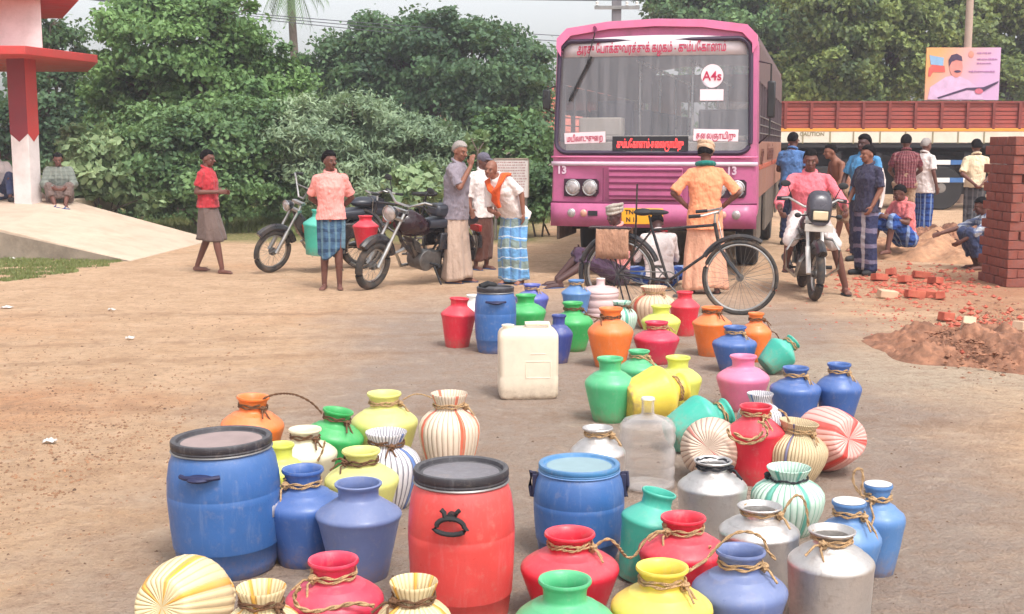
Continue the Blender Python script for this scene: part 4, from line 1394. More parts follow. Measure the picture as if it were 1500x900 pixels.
def bicycle(label, loc, yaw, lean=0, s=1.0, steer=0.0, basket=True, group=None):
    rot = Euler((R(lean), 0, yaw), 'XYZ')
    # lean about local X after yaw: use matrix
    Mroot = Matrix.Translation(loc) @ Matrix.Rotation(yaw, 4, 'Z') @ Matrix.Rotation(R(lean), 4, 'X')
    t = thing('bicycle', label, 'bicycle', loc, 0, group, rot=Mroot.to_euler())
    r = .345 * s; wb = 1.12 * s
    Wm = WM[t.name]
    rw = wheel(t, Wm @ T(0, 0, r), r, .019, 36)
    fh = V((wb, 0, r))
    bb = V((.46 * s, 0, .29 * s)); st = V((.30 * s, 0, .80 * s)); hd = V((.93 * s, 0, .62 * s)); ht = V((.885 * s, 0, .84 * s))
    Ms = Matrix.Translation(hd) @ Matrix.Rotation(R(-18), 4, 'Y') @ Matrix.Rotation(steer, 4, 'Z') @ Matrix.Rotation(R(18), 4, 'Y') @ Matrix.Translation(-hd)
    fw = wheel(t, Wm @ Ms @ T(*fh), r, .019, 36)
    q = MB(); rr_ = .014
    q.cyl(bb, st, rr_); q.cyl(bb, hd + V((0, 0, .02)), rr_); q.cyl(st - V((-.005, 0, .04)), ht - V((-.005, 0, .02)), rr_); q.cyl(hd, ht, .018)
    for s_ in (-.055, .055):
        q.cyl(V((0, s_, r)), bb + V((0, s_ * .4, 0)), .009); q.cyl(V((0, s_, r)), st + V((0, s_ * .3, -.05)), .008)
    q.build('frame', M_bikepaint, t)
    q = MB(Ms)
    for s_ in (-.045, .045): q.tube([hd + V((.01, s_, -.01)), hd + V((.09 * s, s_, -.14 * s)), fh + V((-.01, s_, .03)), fh + V((0, s_, 0))], .011, 8)
    q.cyl(hd + V((-.01, -.05, 0)), hd + V((-.01, .05, 0)), .015)
    q.build('fork', M_bikepaint, t)
    q = MB(Ms); hb_ = ht + V((.0, 0, .09))
    q.cyl(ht, hb_, .012)
    q.tube([hb_ + V((-.20, .27, -.01)), hb_ + V((-.08, .28, .0)), hb_ + V((.04, .2, .03)), hb_ + V((.03, 0, .0)), hb_ + V((.04, -.2, .03)), hb_ + V((-.08, -.28, 0)), hb_ + V((-.20, -.27, -.01))], .011, 8)
    q.tube([hb_ + V((-.1, .25, -.03)), hb_ + V((.02, .2, -.02)), hb_ + V((.03, .05, -.08)), hd + V((.03, 0, .05))], .005, 6)
    hbr = q.build('handlebar', M_silver, t)
    for s_ in (-1, 1): q = MB(Ms); q.cyl(hb_ + V((-.21, .27 * s_, -.012)), hb_ + V((-.10, .28 * s_, -.002)), .017); q.build('grip', M_black, hbr)
    q = MB(); sp_ = st + V((-.02, 0, .1))
    q.cyl(st, sp_, .012); q.ell(sp_ + V((-.06, 0, .03)), (.09, .09, .035)); q.ell(sp_ + V((.06, 0, .03)), (.13, .035, .028))
    q.build('saddle', M_black, t)
    q = MB(); q.torus(bb, .09, .006, 'Y', 28, 6); q.cyl(bb + V((0, -.06, 0)), bb + V((0, .06, 0)), .02)
    q.cyl(bb + V((0, -.06, 0)), bb + V((.12, -.07, -.12)), .008); q.cyl(bb + V((0, .06, 0)), bb + V((-.12, .07, .12)), .008)
    q.box(bb + V((.12, -.11, -.12)), (.09, .07, .02)); q.box(bb + V((-.12, .11, .12)), (.09, .07, .02))
    q.tube([V((0, -.03, r + .03)), bb + V((0, -.03, .09))], .006, 5); q.tube([V((0, -.03, r - .03)), bb + V((0, -.03, -.09))], .006, 5)
    q.build('crankset', M_engine, t)
    q = MB(); q.torus((0, 0, r), r + .03, .026, 'Y', 30, 8, arc=(R(20), R(190))); q.build('mudguard', M_bikepaint, t)
    q = MB(Ms); q.torus(fh, r + .03, .024, 'Y', 24, 8, arc=(R(60), R(150))); q.build('mudguard', M_bikepaint, t)
    q = MB(); q.box((-.08, 0, r * 2 + .09), (.42, .13, .012))
    for s_ in (-.07, .07): q.cyl((-.05, s_, r * 2 + .09), (0, s_, r), .006); q.cyl((-.22, s_, r * 2 + .09), (0, s_, r), .006)
    q.build('carrier', M_bikepaint, t)
    q = MB()
    for s_ in (-.09, .09): q.cyl((0, s_, r), (-.1, s_ * 1.4, .0), .008); q.cyl((0, s_, r), (.1, s_ * 1.4, .0), .008)
    q.build('stand', M_bikepaint, t)
    return t, Ms


def motorcycle(label, loc, yaw, kind, lean=0, steer=0, s=1.0):
    Mroot = Matrix.Translation(loc) @ Matrix.Rotation(yaw, 4, 'Z') @ Matrix.Rotation(R(lean), 4, 'X')
    t = thing('motorcycle' if kind != 'moped' else 'moped', label, 'motorcycle' if kind != 'moped' else 'moped', loc, 0, None, rot=Mroot.to_euler())
    Wm = WM[t.name]
    r = .275 * s; wb = 1.22 * s
    rake = R(26)
    fh = V((wb, 0, r)); hd = V((wb - .27 * s, 0, r + .50 * s)); ax = (hd - fh).normalized()
    Ms = Matrix.Translation(hd) @ Matrix.Rotation(steer, 4, ax) @ Matrix.Translation(-hd)
    tr = .042 if kind != 'moped' else .033
    wheel(t, Wm @ T(0, 0, r), r, tr + .005, 28)
    wheel(t, Wm @ Ms @ T(*fh), r, tr, 28)
    q = MB(Ms); top = hd + ax * .12
    for s_ in (-.075, .075):
        q.cyl(fh + V((0, s_, 0)), fh + ax * .30 + V((0, s_, 0)), .026); q.cyl(fh + ax * .28 + V((0, s_, 0)), top + V((0, s_, 0)), .017)
    q.box(hd + ax * .02, (.06, .2, .03)); q.box(top, (.06, .2, .03))
    q.build('fork', M_white if kind == 'street' else M_silver, t)
    q = MB(Ms); q.torus(fh, r + .035, .05, 'Y', 20, 8, arc=(R(45), R(160))); q.build('front_mudguard', M_bikepaint, t)
    q = MB(); q.torus((0, 0, r), r + .05, .06, 'Y', 20, 8, arc=(R(40), R(185))); q.build('rear_mudguard', M_bikepaint, t)
    # handlebar
    hb_ = top + V((-.03, 0, .06)); hh_ = .02 if kind == 'street' else .22
    q = MB(Ms); w_ = .33
    if kind == 'moped':
        q.tube([hb_ + V((-.24, w_, hh_ - .02)), hb_ + V((-.1, w_ - .03, hh_)), hb_ + V((-.02, .16, hh_ - .02)), hb_ + V((0, .05, 0)), hb_ + V((0, -.05, 0)), hb_ + V((-.02, -.16, hh_ - .02)), hb_ + V((-.1, -w_ + .03, hh_)), hb_ + V((-.24, -w_, hh_ - .02))], .013, 8)
        q.cyl(hb_ + V((-.015, -.13, .14)), hb_ + V((-.015, .13, .14)), .008)
    else:
        q.tube([hb_ + V((-.14, w_ + .03, .07)), hb_ + V((-.06, w_ - .08, .08)), hb_ + V((0, .1, 0)), hb_ + V((0, -.1, 0)), hb_ + V((-.06, -w_ + .08, .08)), hb_ + V((-.14, -w_ - .03, .07))], .013, 8)
        hh_ = .08
    hbr = q.build('handlebar', M_silver, t)
    for s_ in (-1, 1):
        q = MB(Ms)
        e0 = hb_ + V((-.24, w_ * s_, hh_ - .02)) if kind == 'moped' else hb_ + V((-.14, (w_ + .03) * s_, .07))
        e1 = hb_ + V((-.12, (w_ - .02) * s_, hh_)) if kind == 'moped' else hb_ + V((-.08, (w_ - .08) * s_, .08))
        q.cyl(e0, e1, .019); q.tube([e1, e1 + V((.05, .02 * s_, -.02)), e0 + V((.06, .02 * s_, -.02))], .006, 6)
        q.build('grip', M_black, hbr)
    # lamp
    if kind == 'street':
        q = MB(Ms); c = hd + V((.17, 0, .13))
        rings = []
        for (x, wz, wy, z) in ((-.13, .10, .10, .10), (-.02, .16, .13, .06), (.05, .15, .12, .02), (.08, .12, .10, -.02)):
            rings.append([(c.x + x, wy * (abs(math.cos(a)) ** .7) * (1 if math.cos(a) > 0 else -1), c.z + z + wz * (abs(math.sin(a)) ** .7) * (1 if math.sin(a) > 0 else -1)) for a in [2 * PI * k / 20 for k in range(20)]])
        q.loft(rings); cowl = q.build('headlamp_cowl', mat('dark_visor', (.06, .055, .07, 1), .25), t, smooth=50)
        q = MB(Ms); q.box(c + V((.083, 0, -.035)), (.03, .155, .095)); q.build('headlight', mat('warm_lamp_glass', lin(225, 205, 170), .15), cowl, bevel=.012)
        q = MB(Ms); q.box(c + V((.075, 0, -.035)), (.03, .19, .13)); q.build('lamp_frame', M_black, cowl, bevel=.012)
        q = MB(Ms); q.box(c + V((.06, 0, -.165)), (.015, .29, .075)); npl = q.build('number_plate', mat('plate_white', lin(215, 205, 195), .6, dirt=lin(150, 130, 115), dirtamt=.6), t, bevel=.004)
        q = MB(Ms)
        for s_ in (-1, 1):
            q.cyl(c + V((-.02, .1 * s_, -.04)), c + V((-.02, .19 * s_, -.045)), .008); q.ell(c + V((-.01, .21 * s_, -.045)), (.03, .035, .026))
        q.build('indicator', M_black, t)
        q = MB()
        for s_ in (-1, 1):
            q.tube([(.78, .06 * s_, .62), (.88, .2 * s_, .60), (.9, .27 * s_, .5), (.86, .27 * s_, .3), (.74, .16 * s_, .2)], .014, 8)
        q.build('crash_guard', M_silver, t)
    else:
        q = MB(Ms); c = hd + V((.12, 0, .08))
        rl = .085 if kind == 'commuter' else .065
        q.lathe([(rl * .3, -.09), (rl * .8, -.06), (rl * 1.05, 0), (rl * 1.05, .01)], 24, T(*c) @ Matrix.Rotation(R(95), 4, 'Y'))
        hl = q.build('headlamp_shell', M_bikepaint, t)
        q = MB(Ms); q.lathe([(rl * .98, .008), (rl * .7, .022), (rl * .1, .03)], 24, T(*c) @ Matrix.Rotation(R(95), 4, 'Y')); q.build('headlight', M_lamp, hl)
        q = MB(Ms); q.torus((0, 0, .012), rl * 1.02, .007, 'Z', 24, 6, M=T(*c) @ Matrix.Rotation(R(95), 4, 'Y')); q.build('rim', M_chrome, hl)
    # frame, tank or step-through spine
    q = MB()
    q.tube([hd, hd + V((-.12, 0, -.25)), (.55, 0, .28), (.35, 0, .26)], .022, 8)
    q.tube([hd, (.5, 0, .62), (.1, 0, .60)], .02, 8) if kind != 'moped' else q.tube([hd, (.72, 0, .45), (.45, 0, .40), (.25, 0, .6)], .03, 8)
    for s_ in (-.07, .07): q.tube([(.1, s_, .6), (.3, s_, .3), (0, s_, r)], .015, 8); q.cyl((.12, s_, .58), (0, s_, r), .02)
    q.build('frame', M_bikepaint, t)
    if kind == 'moped':
        q = MB()
        rings = []
        for (x, w2, z0, z1) in ((.95, .03, .62, .78), (.88, .07, .48, .76), (.76, .085, .36, .62), (.64, .08, .30, .50), (.52, .06, .28, .42)):
            rings.append([(x, -w2, z0), (x, w2, z0), (x, w2, z1 - .03), (x, w2 * .6, z1), (x, -w2 * .6, z1), (x, -w2, z1 - .03)])
        q.loft(rings); tk = q.build('leg_shield', M_bikepaint, t, bevel=.015)
        for s_ in (-1, 1):
            q = MB(); q.prism([(.86, .52), (.88, .62), (.72, .52), (.64, .36), (.70, .34)], 'Y', s_ * .088 - .003, s_ * .088 + .003); q.build('decal', M_orange_dec, tk)
    else:
        q = MB(); rings = []
        for (x, w2, z0, z1) in ((.93, .05, .66, .78), (.86, .12, .60, .86), (.72, .145, .57, .88), (.58, .12, .57, .82), (.46, .06, .58, .74)):
            rings.append([(x, w2 * math.cos(a), (z0 + z1) / 2 + (z1 - z0) / 2 * math.sin(a)) for a in [2 * PI * k / 16 for k in range(16)]])
        q.loft(rings); q.build('fuel_tank', mat('maroon_tank', (.025, .01, .014, 1), .25) if kind == 'commuter' else M_bikepaint, t, smooth=60)
    sx0, sx1 = (-.22, .52)
    q = MB(); rings = []
    for (x, w2, z0, z1) in ((-.30, .08, .70, .76), (-.22, .12, .68, .80), (.1, .13, .66, .79), (.3, .12, .66, .77), (.48, .08, .66, .76)):
        rings.append([(x, w2 * (abs(math.cos(a)) ** .5) * (1 if math.cos(a) > 0 else -1), (z0 + z1) / 2 + (z1 - z0) / 2 * (abs(math.sin(a)) ** .5) * (1 if math.sin(a) > 0 else -1)) for a in [2 * PI * k / 20 for k in range(20)]])
    q.loft(rings); q.build('seat', M_seatv, t, smooth=60)
    # engine
    q = MB(); q.cyl((.5, -.11, .30), (.5, .11, .30), .12); q.box((.42, 0, .30), (.3, .18, .18))
    for k in range(7): q.box((.60 + k * .012, 0, .40 + k * .022), (.14, .17, .01), rot=Matrix.Rotation(R(-28), 3, 'Y'))
    q.cyl((.58, 0, .36), (.68, 0, .53), .05); q.build('engine', M_engine, t, bevel=.006)
    q = MB(); q.tube([(.68, -.05, .44), (.78, -.12, .36), (.66, -.15, .2), (.3, -.15, .22), (.1, -.16, .25)], .02, 8); q.cyl((.2, -.16, .24), (-.25, -.17, .32), .04, .045); q.build('exhaust', M_silver, t)
    q = MB(); q.cyl((.45, -.25, .27), (.45, .25, .27), .012); q.cyl((.45, .17, .27), (.45, .26, .27), .02); q.cyl((.45, -.17, .27), (.45, -.26, .27), .02); q.build('footrest', M_black, t)
    if kind != 'street':
        q = MB(); q.cyl((.40, .1, .26), (.36, .26, 0.0), .012); q.cyl((.34, .27, .01), (.38, .27, .01), .02); q.build('side_stand', M_black, t)
    q = MB()
    for s_ in (-.1, .1): q.cyl((-.02, s_, r), (.02, s_, .62), .018); q.cyl((-.01, s_, r + .08), (.01, s_, .55), .032)
    q.build('shock_absorber', M_silver, t)
    q = MB(); q.box((.18, .13, .52), (.34, .04, .2)); q.box((.18, -.13, .52), (.34, .04, .2)); q.build('side_cover', M_bikepaint, t, bevel=.03)
    q = MB(); q.box((-.36, 0, .62), (.05, .16, .08)); q.build('tail_light', mat('tail_red', (.4, .02, .02, 1), .3), t, bevel=.01)
    for s_ in (-1, 1):
        q = MB(Ms); e1 = hb_ + V((-.06, .22 * s_, hh_))
        q.tube([e1, e1 + V((.0, .05 * s_, .12))], .006, 6); q.ell(e1 + V((0, .08 * s_, .15)), (.012, .055, .035))
        if kind != 'moped': q.build('mirror', M_black, t)
    return t, Ms


# left moped, facing left
a, yaw, L_ = frame_from((527, 392), (384, 401))
mo1, _ = motorcycle('black moped with orange side mark and wide spoked front wheel, turned left', a, yaw, 'moped', lean=-8, steer=R(14))
q = MB(); q.tube([(-.18, -.1, .84), (-.18, .1, .84)], .09, 12); q.ell((-.02, 0, .86), (.2, .13, .07)); q.box((-.1, 0, .88), (.1, .3, .02))
q.build('cushion_roll', M_seatv, mo1)
# middle motorcycle, coming towards the camera at left
f_ = G(543, 425); h_ang = R(230)
dirv = V((math.cos(h_ang), math.sin(h_ang), 0))
loc = f_ - dirv * 1.22
rb_ = G(640, 411); dirv = (f_ - rb_).normalized(); yaw2 = math.atan2(dirv.y, dirv.x)
yaw2 = R(228)
dirv = V((math.cos(yaw2), math.sin(yaw2), 0)); loc = f_ - dirv * 1.22
mo2, _ = motorcycle('black motorcycle with round headlight on its side stand, front wheel toward the camera', loc, yaw2, 'commuter', lean=-9, steer=R(10))
q = MB(); q.box((.25, 0, .86), (.3, .2, .14)); q.build('saddle_bag', M_seatv, mo2, bevel=.04)
# right motorcycle ridden toward the camera
f3 = G(1194, 441); yaw3 = R(-90 - 10 + 0)
yaw3 = R(-97)
dirv = V((math.cos(yaw3), math.sin(yaw3), 0)); loc3 = f3 - dirv * 1.22
mo3, _ = motorcycle('motorcycle with dark cowl and square headlight carrying the rider in pink', loc3, yaw3, 'street', lean=0, steer=R(6))

# bicycle in front of the bus
fb_ = G(1084, 462); rb2 = G(905, 454)
dv = (fb_ - rb2); yawb = math.atan2(dv.y, dv.x)
locb = fb_ - dv.normalized() * 1.16
locb.z = 0
bi, Msb = bicycle('old black roadster bicycle with brown cloth on its carrier, in front of the bus', locb, yawb, lean=3, s=1.03, steer=R(4))
q = MB(); n_ = 10
for i in range(n_ + 1):
    for j in range(13):
        u = j / 12; x = -.21 + .32 * i / n_
        # drapes over the carrier on both sides
        if u < .3: y = -.10 - .02 * math.sin(i); z = .78 - (0.3 - u) / .3 * .22
        elif u > .7: y = .10; z = .78 - (u - .7) / .3 * .27
        else: y = -.10 + (u - .3) / .4 * .20; z = .79
        q.v.append(V((x, -y + .01 * math.sin(i * 1.7 + j), z + .006 * math.sin(i * 2.3 + j))))
q.f = [(i * 13 + j, (i + 1) * 13 + j, (i + 1) * 13 + j + 1, i * 13 + j + 1) for i in range(n_) for j in range(12)]
bb_ = q.build('draped_cloth', cloth('brown_cloth', lin(192, 145, 118)), bi, solid=.008)
q = MB(); q.cyl((.16, -.03, .62), (.18, -.03, 1.22), .009); q.build('upright_rod', M_bikepaint, bi)
# second bicycle, mostly hidden behind the black motorcycle
bi2, _ = bicycle('second bicycle with silver handlebar standing behind the black motorcycle', G(660, 396), R(172), lean=-4, s=1.05, steer=R(-20))
# third wheel: a dark scooter hidden by men
# ------------------------------------------------------------------ people
def skin(name, c):
    return mat(name, c, .55, var=.08, sss=.05, spec=.4)


SK = [skin('skin_dark', lin(108, 70, 60, 1)), skin('skin_brown', lin(140, 94, 76, 1)), skin('skin_deep', lin(80, 54, 52, 1))]
M_hairb = mat('hair_black', (.010, .009, .010, 1), .95, var=.3, bmp=.6, bs=60, spec=.08)
M_hairg = mat('hair_grey', lin(165, 155, 150), .8, var=.15, bmp=.6, bs=60)
M_eye = mat('eye_white', lin(120, 100, 92), .5)
M_iris = mat('eye_dark', (.01, .008, .008, 1), .2)
M_lip = mat('lip', lin(120, 66, 64), .5)

DEF = dict(pelvis=(0, 0, .93), waist=(0, 0, 1.06), chest=(0, 0, 1.27), upper=(0, .005, 1.38), neck=(0, .01, 1.45), head=(0, -.02, 1.585),
           shL=(.165, .01, 1.365), shR=(-.165, .01, 1.365), elL=(.225, .03, 1.12), elR=(-.225, .03, 1.12), wrL=(.235, -.05, .88), wrR=(-.235, -.05, .88),
           hipL=(.085, 0, .90), hipR=(-.085, 0, .90), knL=(.095, -.02, .49), knR=(-.095, -.02, .49), anL=(.10, .02, .085), anR=(-.10, .02, .085))
UP = ('waist', 'chest', 'upper', 'neck', 'head', 'shL', 'shR', 'elL', 'elR', 'wrL', 'wrR')


def ring(c, side, fwd, a, b, n=20, p=2.4):
    out = []
    for k in range(n):
        t = 2 * PI * k / n
        ct, st = math.cos(t), math.sin(t)
        x = (abs(ct) ** (2 / p)) * (1 if ct > 0 else -1); y = (abs(st) ** (2 / p)) * (1 if st > 0 else -1)
        out.append(c + side * a * x + fwd * b * y)
    return out


def torso_rings(j, grow=0.0, hem=None, build=1.0):
    sd = (j['shL'] - j['shR']).normalized(); hs_ = (j['hipL'] - j['hipR']).normalized()
    pts = [j['pelvis'] - (j['waist'] - j['pelvis']) * .7 if hem is None else j['pelvis'] - (j['waist'] - j['pelvis']).normalized() * hem, j['pelvis'], j['waist'], j['chest'], j['upper'], j['neck']]
    dim = [(.15, .11), (.158, .115), (.135, .10), (.158, .112), (.135, .085), (.060, .056)]
    if hem is not None: dim[0] = (.175, .13)
    rs = []
    for i, (p, (a, b)) in enumerate(zip(pts, dim)):
        d = (pts[min(5, i + 1)] - pts[max(0, i - 1)]).normalized()
        s_ = hs_.lerp(sd, i / 5).normalized()
        s_ = (s_ - d * s_.dot(d)).normalized(); f_ = d.cross(s_).normalized()
        g_ = grow * (1.5 if 1 <= i <= 3 and grow else 1)
        rs.append(ring(p, s_, f_, a * build + g_, b * build + g_))
    return rs


WT = {}
def wrinkles(o, strength, size):
    """loose cloth creases as real relief"""
    if size not in WT:
        tx = bpy.data.textures.new('creases', 'CLOUDS'); tx.noise_scale = size; tx.noise_depth = 2; tx.noise_type = 'HARD_NOISE'; WT[size] = tx
    md = o.modifiers.new('creases', 'DISPLACE'); md.texture = WT[size]; md.strength = strength; md.mid_level = .38; md.texture_coords = 'GLOBAL'
    return o


def hand(mb, w, d, pn, s=1.0, curl=.5, thumb_side=1):
    """palm, four unequal bent fingers and a thumb; w wrist, d direction, pn palm normal"""
    d = d.normalized(); pn = (pn - d * pn.dot(d)).normalized(); sd = d.cross(pn).normalized()
    M = Matrix((sd, d, pn)).transposed()
    c = w + d * .05 * s
    mb.ell(c, (.04 * s, .052 * s, .017 * s), 12, 8, rot=M)
    for k, (o, L) in enumerate(((-.028, .068), (-.009, .078), (.010, .073), (.028, .058))):
        b = w + d * .085 * s + sd * o * s
        m = b + (d * math.cos(curl * .7) + pn * math.sin(curl * .7)) * L * .5 * s
        e = m + (d * math.cos(curl * 1.8) + pn * math.sin(curl * 1.8)) * L * .5 * s
        mb.cap(b - d * .02, m, .0095 * s, .0088 * s, 6); mb.cap(m, e, .0088 * s, .0075 * s, 6)
    b = w + d * .03 * s - sd * thumb_side * .028 * s
    m = b + (d * .6 - sd * thumb_side * .8 + pn * .3).normalized() * .035 * s
    e = m + (d * .9 - sd * thumb_side * .15 + pn * .4).normalized() * .032 * s
    mb.cap(b, m, .012 * s, .010 * s, 6); mb.cap(m, e, .010 * s, .0085 * s, 6)


def person(label, loc, heading, H=1.62, J={}, lean=0, side=0, twist=0, head=(0, 0, 0), hair='short', hm=None, sk=0, clothes=(), build=1.0, curl=.5, moustache=False, vox=.0085, group=None, shoes=None, fwdtoe=(0, 0), hands=None):
    s = H / 1.70
    j = {k: V(v) for k, v in DEF.items()}
    for k, v in J.items(): j[k] = V(v)
    Rm = Matrix.Rotation(R(lean), 3, 'X') @ Matrix.Rotation(R(side), 3, 'Y') @ Matrix.Rotation(R(twist), 3, 'Z')
    pv = j['pelvis'].copy()
    fixed = J.get('_fixed', ())
    for k in UP:
        if k not in fixed: j[k] = pv + Rm @ (j[k] - pv)
    j.pop('_fixed', None)
    for k in j: j[k] = j[k] * s
    t = thing('person', label, 'person', loc, heading, group)
    b = MB()
    b.loft(torso_rings(j, 0, None, s * build))
    # shoulders, neck
    for q in 'LR':
        b.cap(j['upper'].lerp(j['sh' + q], .4), j['sh' + q], .055 * s, .052 * s)
        b.cap(j['sh' + q], j['el' + q], .048 * s * build, .037 * s)
        b.cap(j['el' + q], j['wr' + q], .038 * s, .026 * s)
        b.cap(j['hip' + q], j['kn' + q], .080 * s * build, .052 * s)
        mid = j['kn' + q].lerp(j['an' + q], .3)
        b.cap(j['kn' + q], mid, .052 * s, .052 * s); b.cap(mid, j['an' + q], .052 * s, .034 * s)
        # hand
        d = j['wr' + q] - j['el' + q]
        hd_ = V(hands[q][0]) if hands and q in hands else d
        pn = V(hands[q][1]) if hands and q in hands else V((-1 if q == 'L' else 1, -.2, 0))
        hand(b, j['wr' + q], hd_, pn, s, curl, 1 if q == 'L' else -1)
        # foot
        an = j['an' + q]; sg = 1 if q == 'L' else -1
        fa = fwdtoe[0 if q == 'L' else 1]
        tv = Matrix.Rotation(R(fa), 3, 'Z') @ V((.12 * sg, -1, 0)).normalized()
        shin = (an - j['kn' + q]).normalized()
        if shin.z > -.35:   # leg lying along the ground: foot points up
            tv = (V((0, 0, 1)) - shin * shin.z).normalized() if abs(shin.z) < .9 else tv
            b.cap(an, an + tv * .13 * s, .036 * s, .028 * s)
        else:
            gz = an.z - .055 * s
            heel = V((an.x, an.y, gz)) - tv * .035 * s; ball = V((an.x, an.y, gz - .008 * s)) + tv * .12 * s
            b.cap(heel, ball, .033 * s, .030 * s); b.cap(an, heel + tv * .02, .034 * s, .03 * s)
            sdv = tv.cross(V((0, 0, 1)))
            for k in range(5):
                o = (-.026 + .013 * k) * s * sg
                b.cap(ball + sdv * o, ball + sdv * o + tv * (.055 - .006 * k) * s + V((0, 0, -.010 * s)), .0135 * s if k else .016 * s, .010 * s, 6)
    # head
    hy, hp, hr = head
    Rh = (Rm if 'head' not in fixed else Matrix.Identity(3)) @ Matrix.Rotation(R(hy), 3, 'Z') @ Matrix.Rotation(R(hp), 3, 'X') @ Matrix.Rotation(R(hr), 3, 'Y')
    if abs(lean) > 20: Rh = Matrix.Rotation(R(hy), 3, 'Z') @ Matrix.Rotation(R(hp), 3, 'X') @ Matrix.Rotation(R(hr), 3, 'Y')
    hc = j['head']
    b.cap(j['neck'] - (hc - j['neck']) * .3, hc + Rh @ V((0, .015, -.05)) * s, .056 * s, .050 * s)
    b.ell(hc + Rh @ V((0, .008, .02)) * s, (.072 * s, .092 * s, .092 * s), 20, 14, rot=Rh)
    b.ell(hc + Rh @ V((0, -.028, -.045)) * s, (.054 * s, .058 * s, .062 * s), 16, 10, rot=Rh)
    b.ell(hc + Rh @ V((0, -.058, -.088)) * s, (.026 * s, .024 * s, .02 * s), 10, 8, rot=Rh)
    b.cap(hc + Rh @ V((0, -.082, .005)) * s, hc + Rh @ V((0, -.108, -.032)) * s, .009 * s, .0155 * s, 8)
    for sg in (-1, 1):
        b.ell(hc + Rh @ V((.073 * sg, .012, -.012)) * s, (.011 * s, .02 * s, .031 * s), 10, 8, rot=Rh)
        b.cap(hc + Rh @ V((.012 * sg, -.085, .022)) * s, hc + Rh @ V((.046 * sg, -.072, .024)) * s, .010 * s, .008 * s, 6)
        b.ell(hc + Rh @ V((.035 * sg, -.062, -.028)) * s, (.022 * s, .02 * s, .018 * s), 10, 8, rot=Rh)
    b.build('body', SK[sk], t, remesh=vox, sm=3)
    for sg in (-1, 1):
        e = MB(); e.ell(hc + Rh @ V((.030 * sg, -.079, .002)) * s, (.011 * s, .0085 * s, .0055 * s), 10, 8, rot=Rh); eo = e.build('eye', M_eye, t)
        e = MB(); e.ell(hc + Rh @ V((.030 * sg, -.0865, .002)) * s, (.0062 * s, .004 * s, .0065 * s), 8, 6, rot=Rh); e.build('iris', M_iris, eo)
    e = MB(); e.ell(hc + Rh @ V((0, -.0885, -.062)) * s, (.023 * s, .008 * s, .008 * s), 12, 8, rot=Rh); e.build('mouth', M_lip, t)
    if moustache:
        e = MB(); e.ell(hc + Rh @ V((0, -.094, -.049)) * s, (.028 * s, .009 * s, .007 * s), 12, 8, rot=Rh); e.build('moustache', hm or M_hairb, t)
    for sg in (-1, 1):
        pass
    # hair: cap over the skull, hairline high in front, low behind
    if hair in ('short', 'full'):
        e = MB(); nu, nv = 36, 24; th = 1.16 if hair == 'short' else 1.26
        rows = []
        for i in range(nv + 1):
            ph = PI * i / nv; rw_ = []
            for k in range(nu):
                a = 2 * PI * k / nu
                x, y, z = math.sin(ph) * math.cos(a), math.sin(ph) * math.sin(a), math.cos(ph)
                lim = .42 if y < -.35 else (.42 - (y + .35) * 1.15 if y < .35 else -.42)
                ins = z < lim
                nn_ = noise.noise((x * 7, y * 7, z * 7)) * .035
                kk = (th + nn_) if not ins else .85
                rw_.append(hc + Rh @ V((.072 * x * kk, .010 + .092 * y * kk, .02 + .092 * z * kk)) * s)
            rows.append(rw_)
        e.loft(rows); e.build('hair', hm or M_hairb, t, smooth=80)
    # clothes
    for c in clothes:
        kind = c[0]; m = c[1]; o = c[2] if len(c) > 2 else {}
        e = MB()
        nm = o.get('name', kind)
        if kind == 'shirt':
            e.loft(torso_rings(j, .018 * s, o.get('hem', .12) * s, s * build))
            sl = o.get('sleeve', .75)
            for q in 'LR':
                sh, el, wr = j['sh' + q], j['el' + q], j['wr' + q]
                e.cap(j['neck'].lerp(j['upper'], .45), sh, .048 * s, .058 * s); e.cap(j['chest'].lerp(j['upper'], .6), sh - (sh - j['chest']) * .12, .085 * s, .062 * s)
                if sl <= 1:
                    e.cap(sh, sh.lerp(el, sl), .058 * s, .066 * s, 14, False); e.ell(sh, (.060 * s,) * 3)
                else:
                    e.cap(sh, el, .060 * s, .056 * s); e.cap(el, el.lerp(wr, sl - 1), .055 * s, .048 * s, 14, False)
            so_ = e.build(nm, m, t, remesh=.009, sm=2)
            wrinkles(so_, .022, .10)
            if o.get('collar', True):
                cd = (hc - j['neck']).normalized()
                f = MB(); cc = j['neck'] + cd * .012 * s
                up_ = cd; s1 = (j['shL'] - j['shR']).normalized(); s1 = (s1 - up_ * s1.dot(up_)).normalized(); f1 = s1.cross(up_)
                pts = [cc + s1 * .068 * s * math.cos(a) + f1 * .064 * s * math.sin(a) + up_ * .012 * s * math.sin(a) * -1 for a in [2 * PI * k / 24 for k in range(24)]]
                f.tube(pts, .018 * s, 8, closed=True); f.build('collar', m, so_)
        elif kind == 'lungi':
            zt = o.get('top', (j['pelvis'].z / s + .10)) * s; zh = o.get('hem', .08) * s
            n, rows = 72, 22
            fl = o.get('flare', 0); amp = o.get('amp', .014); ph0 = rnd.uniform(0, 6)
            rings = []
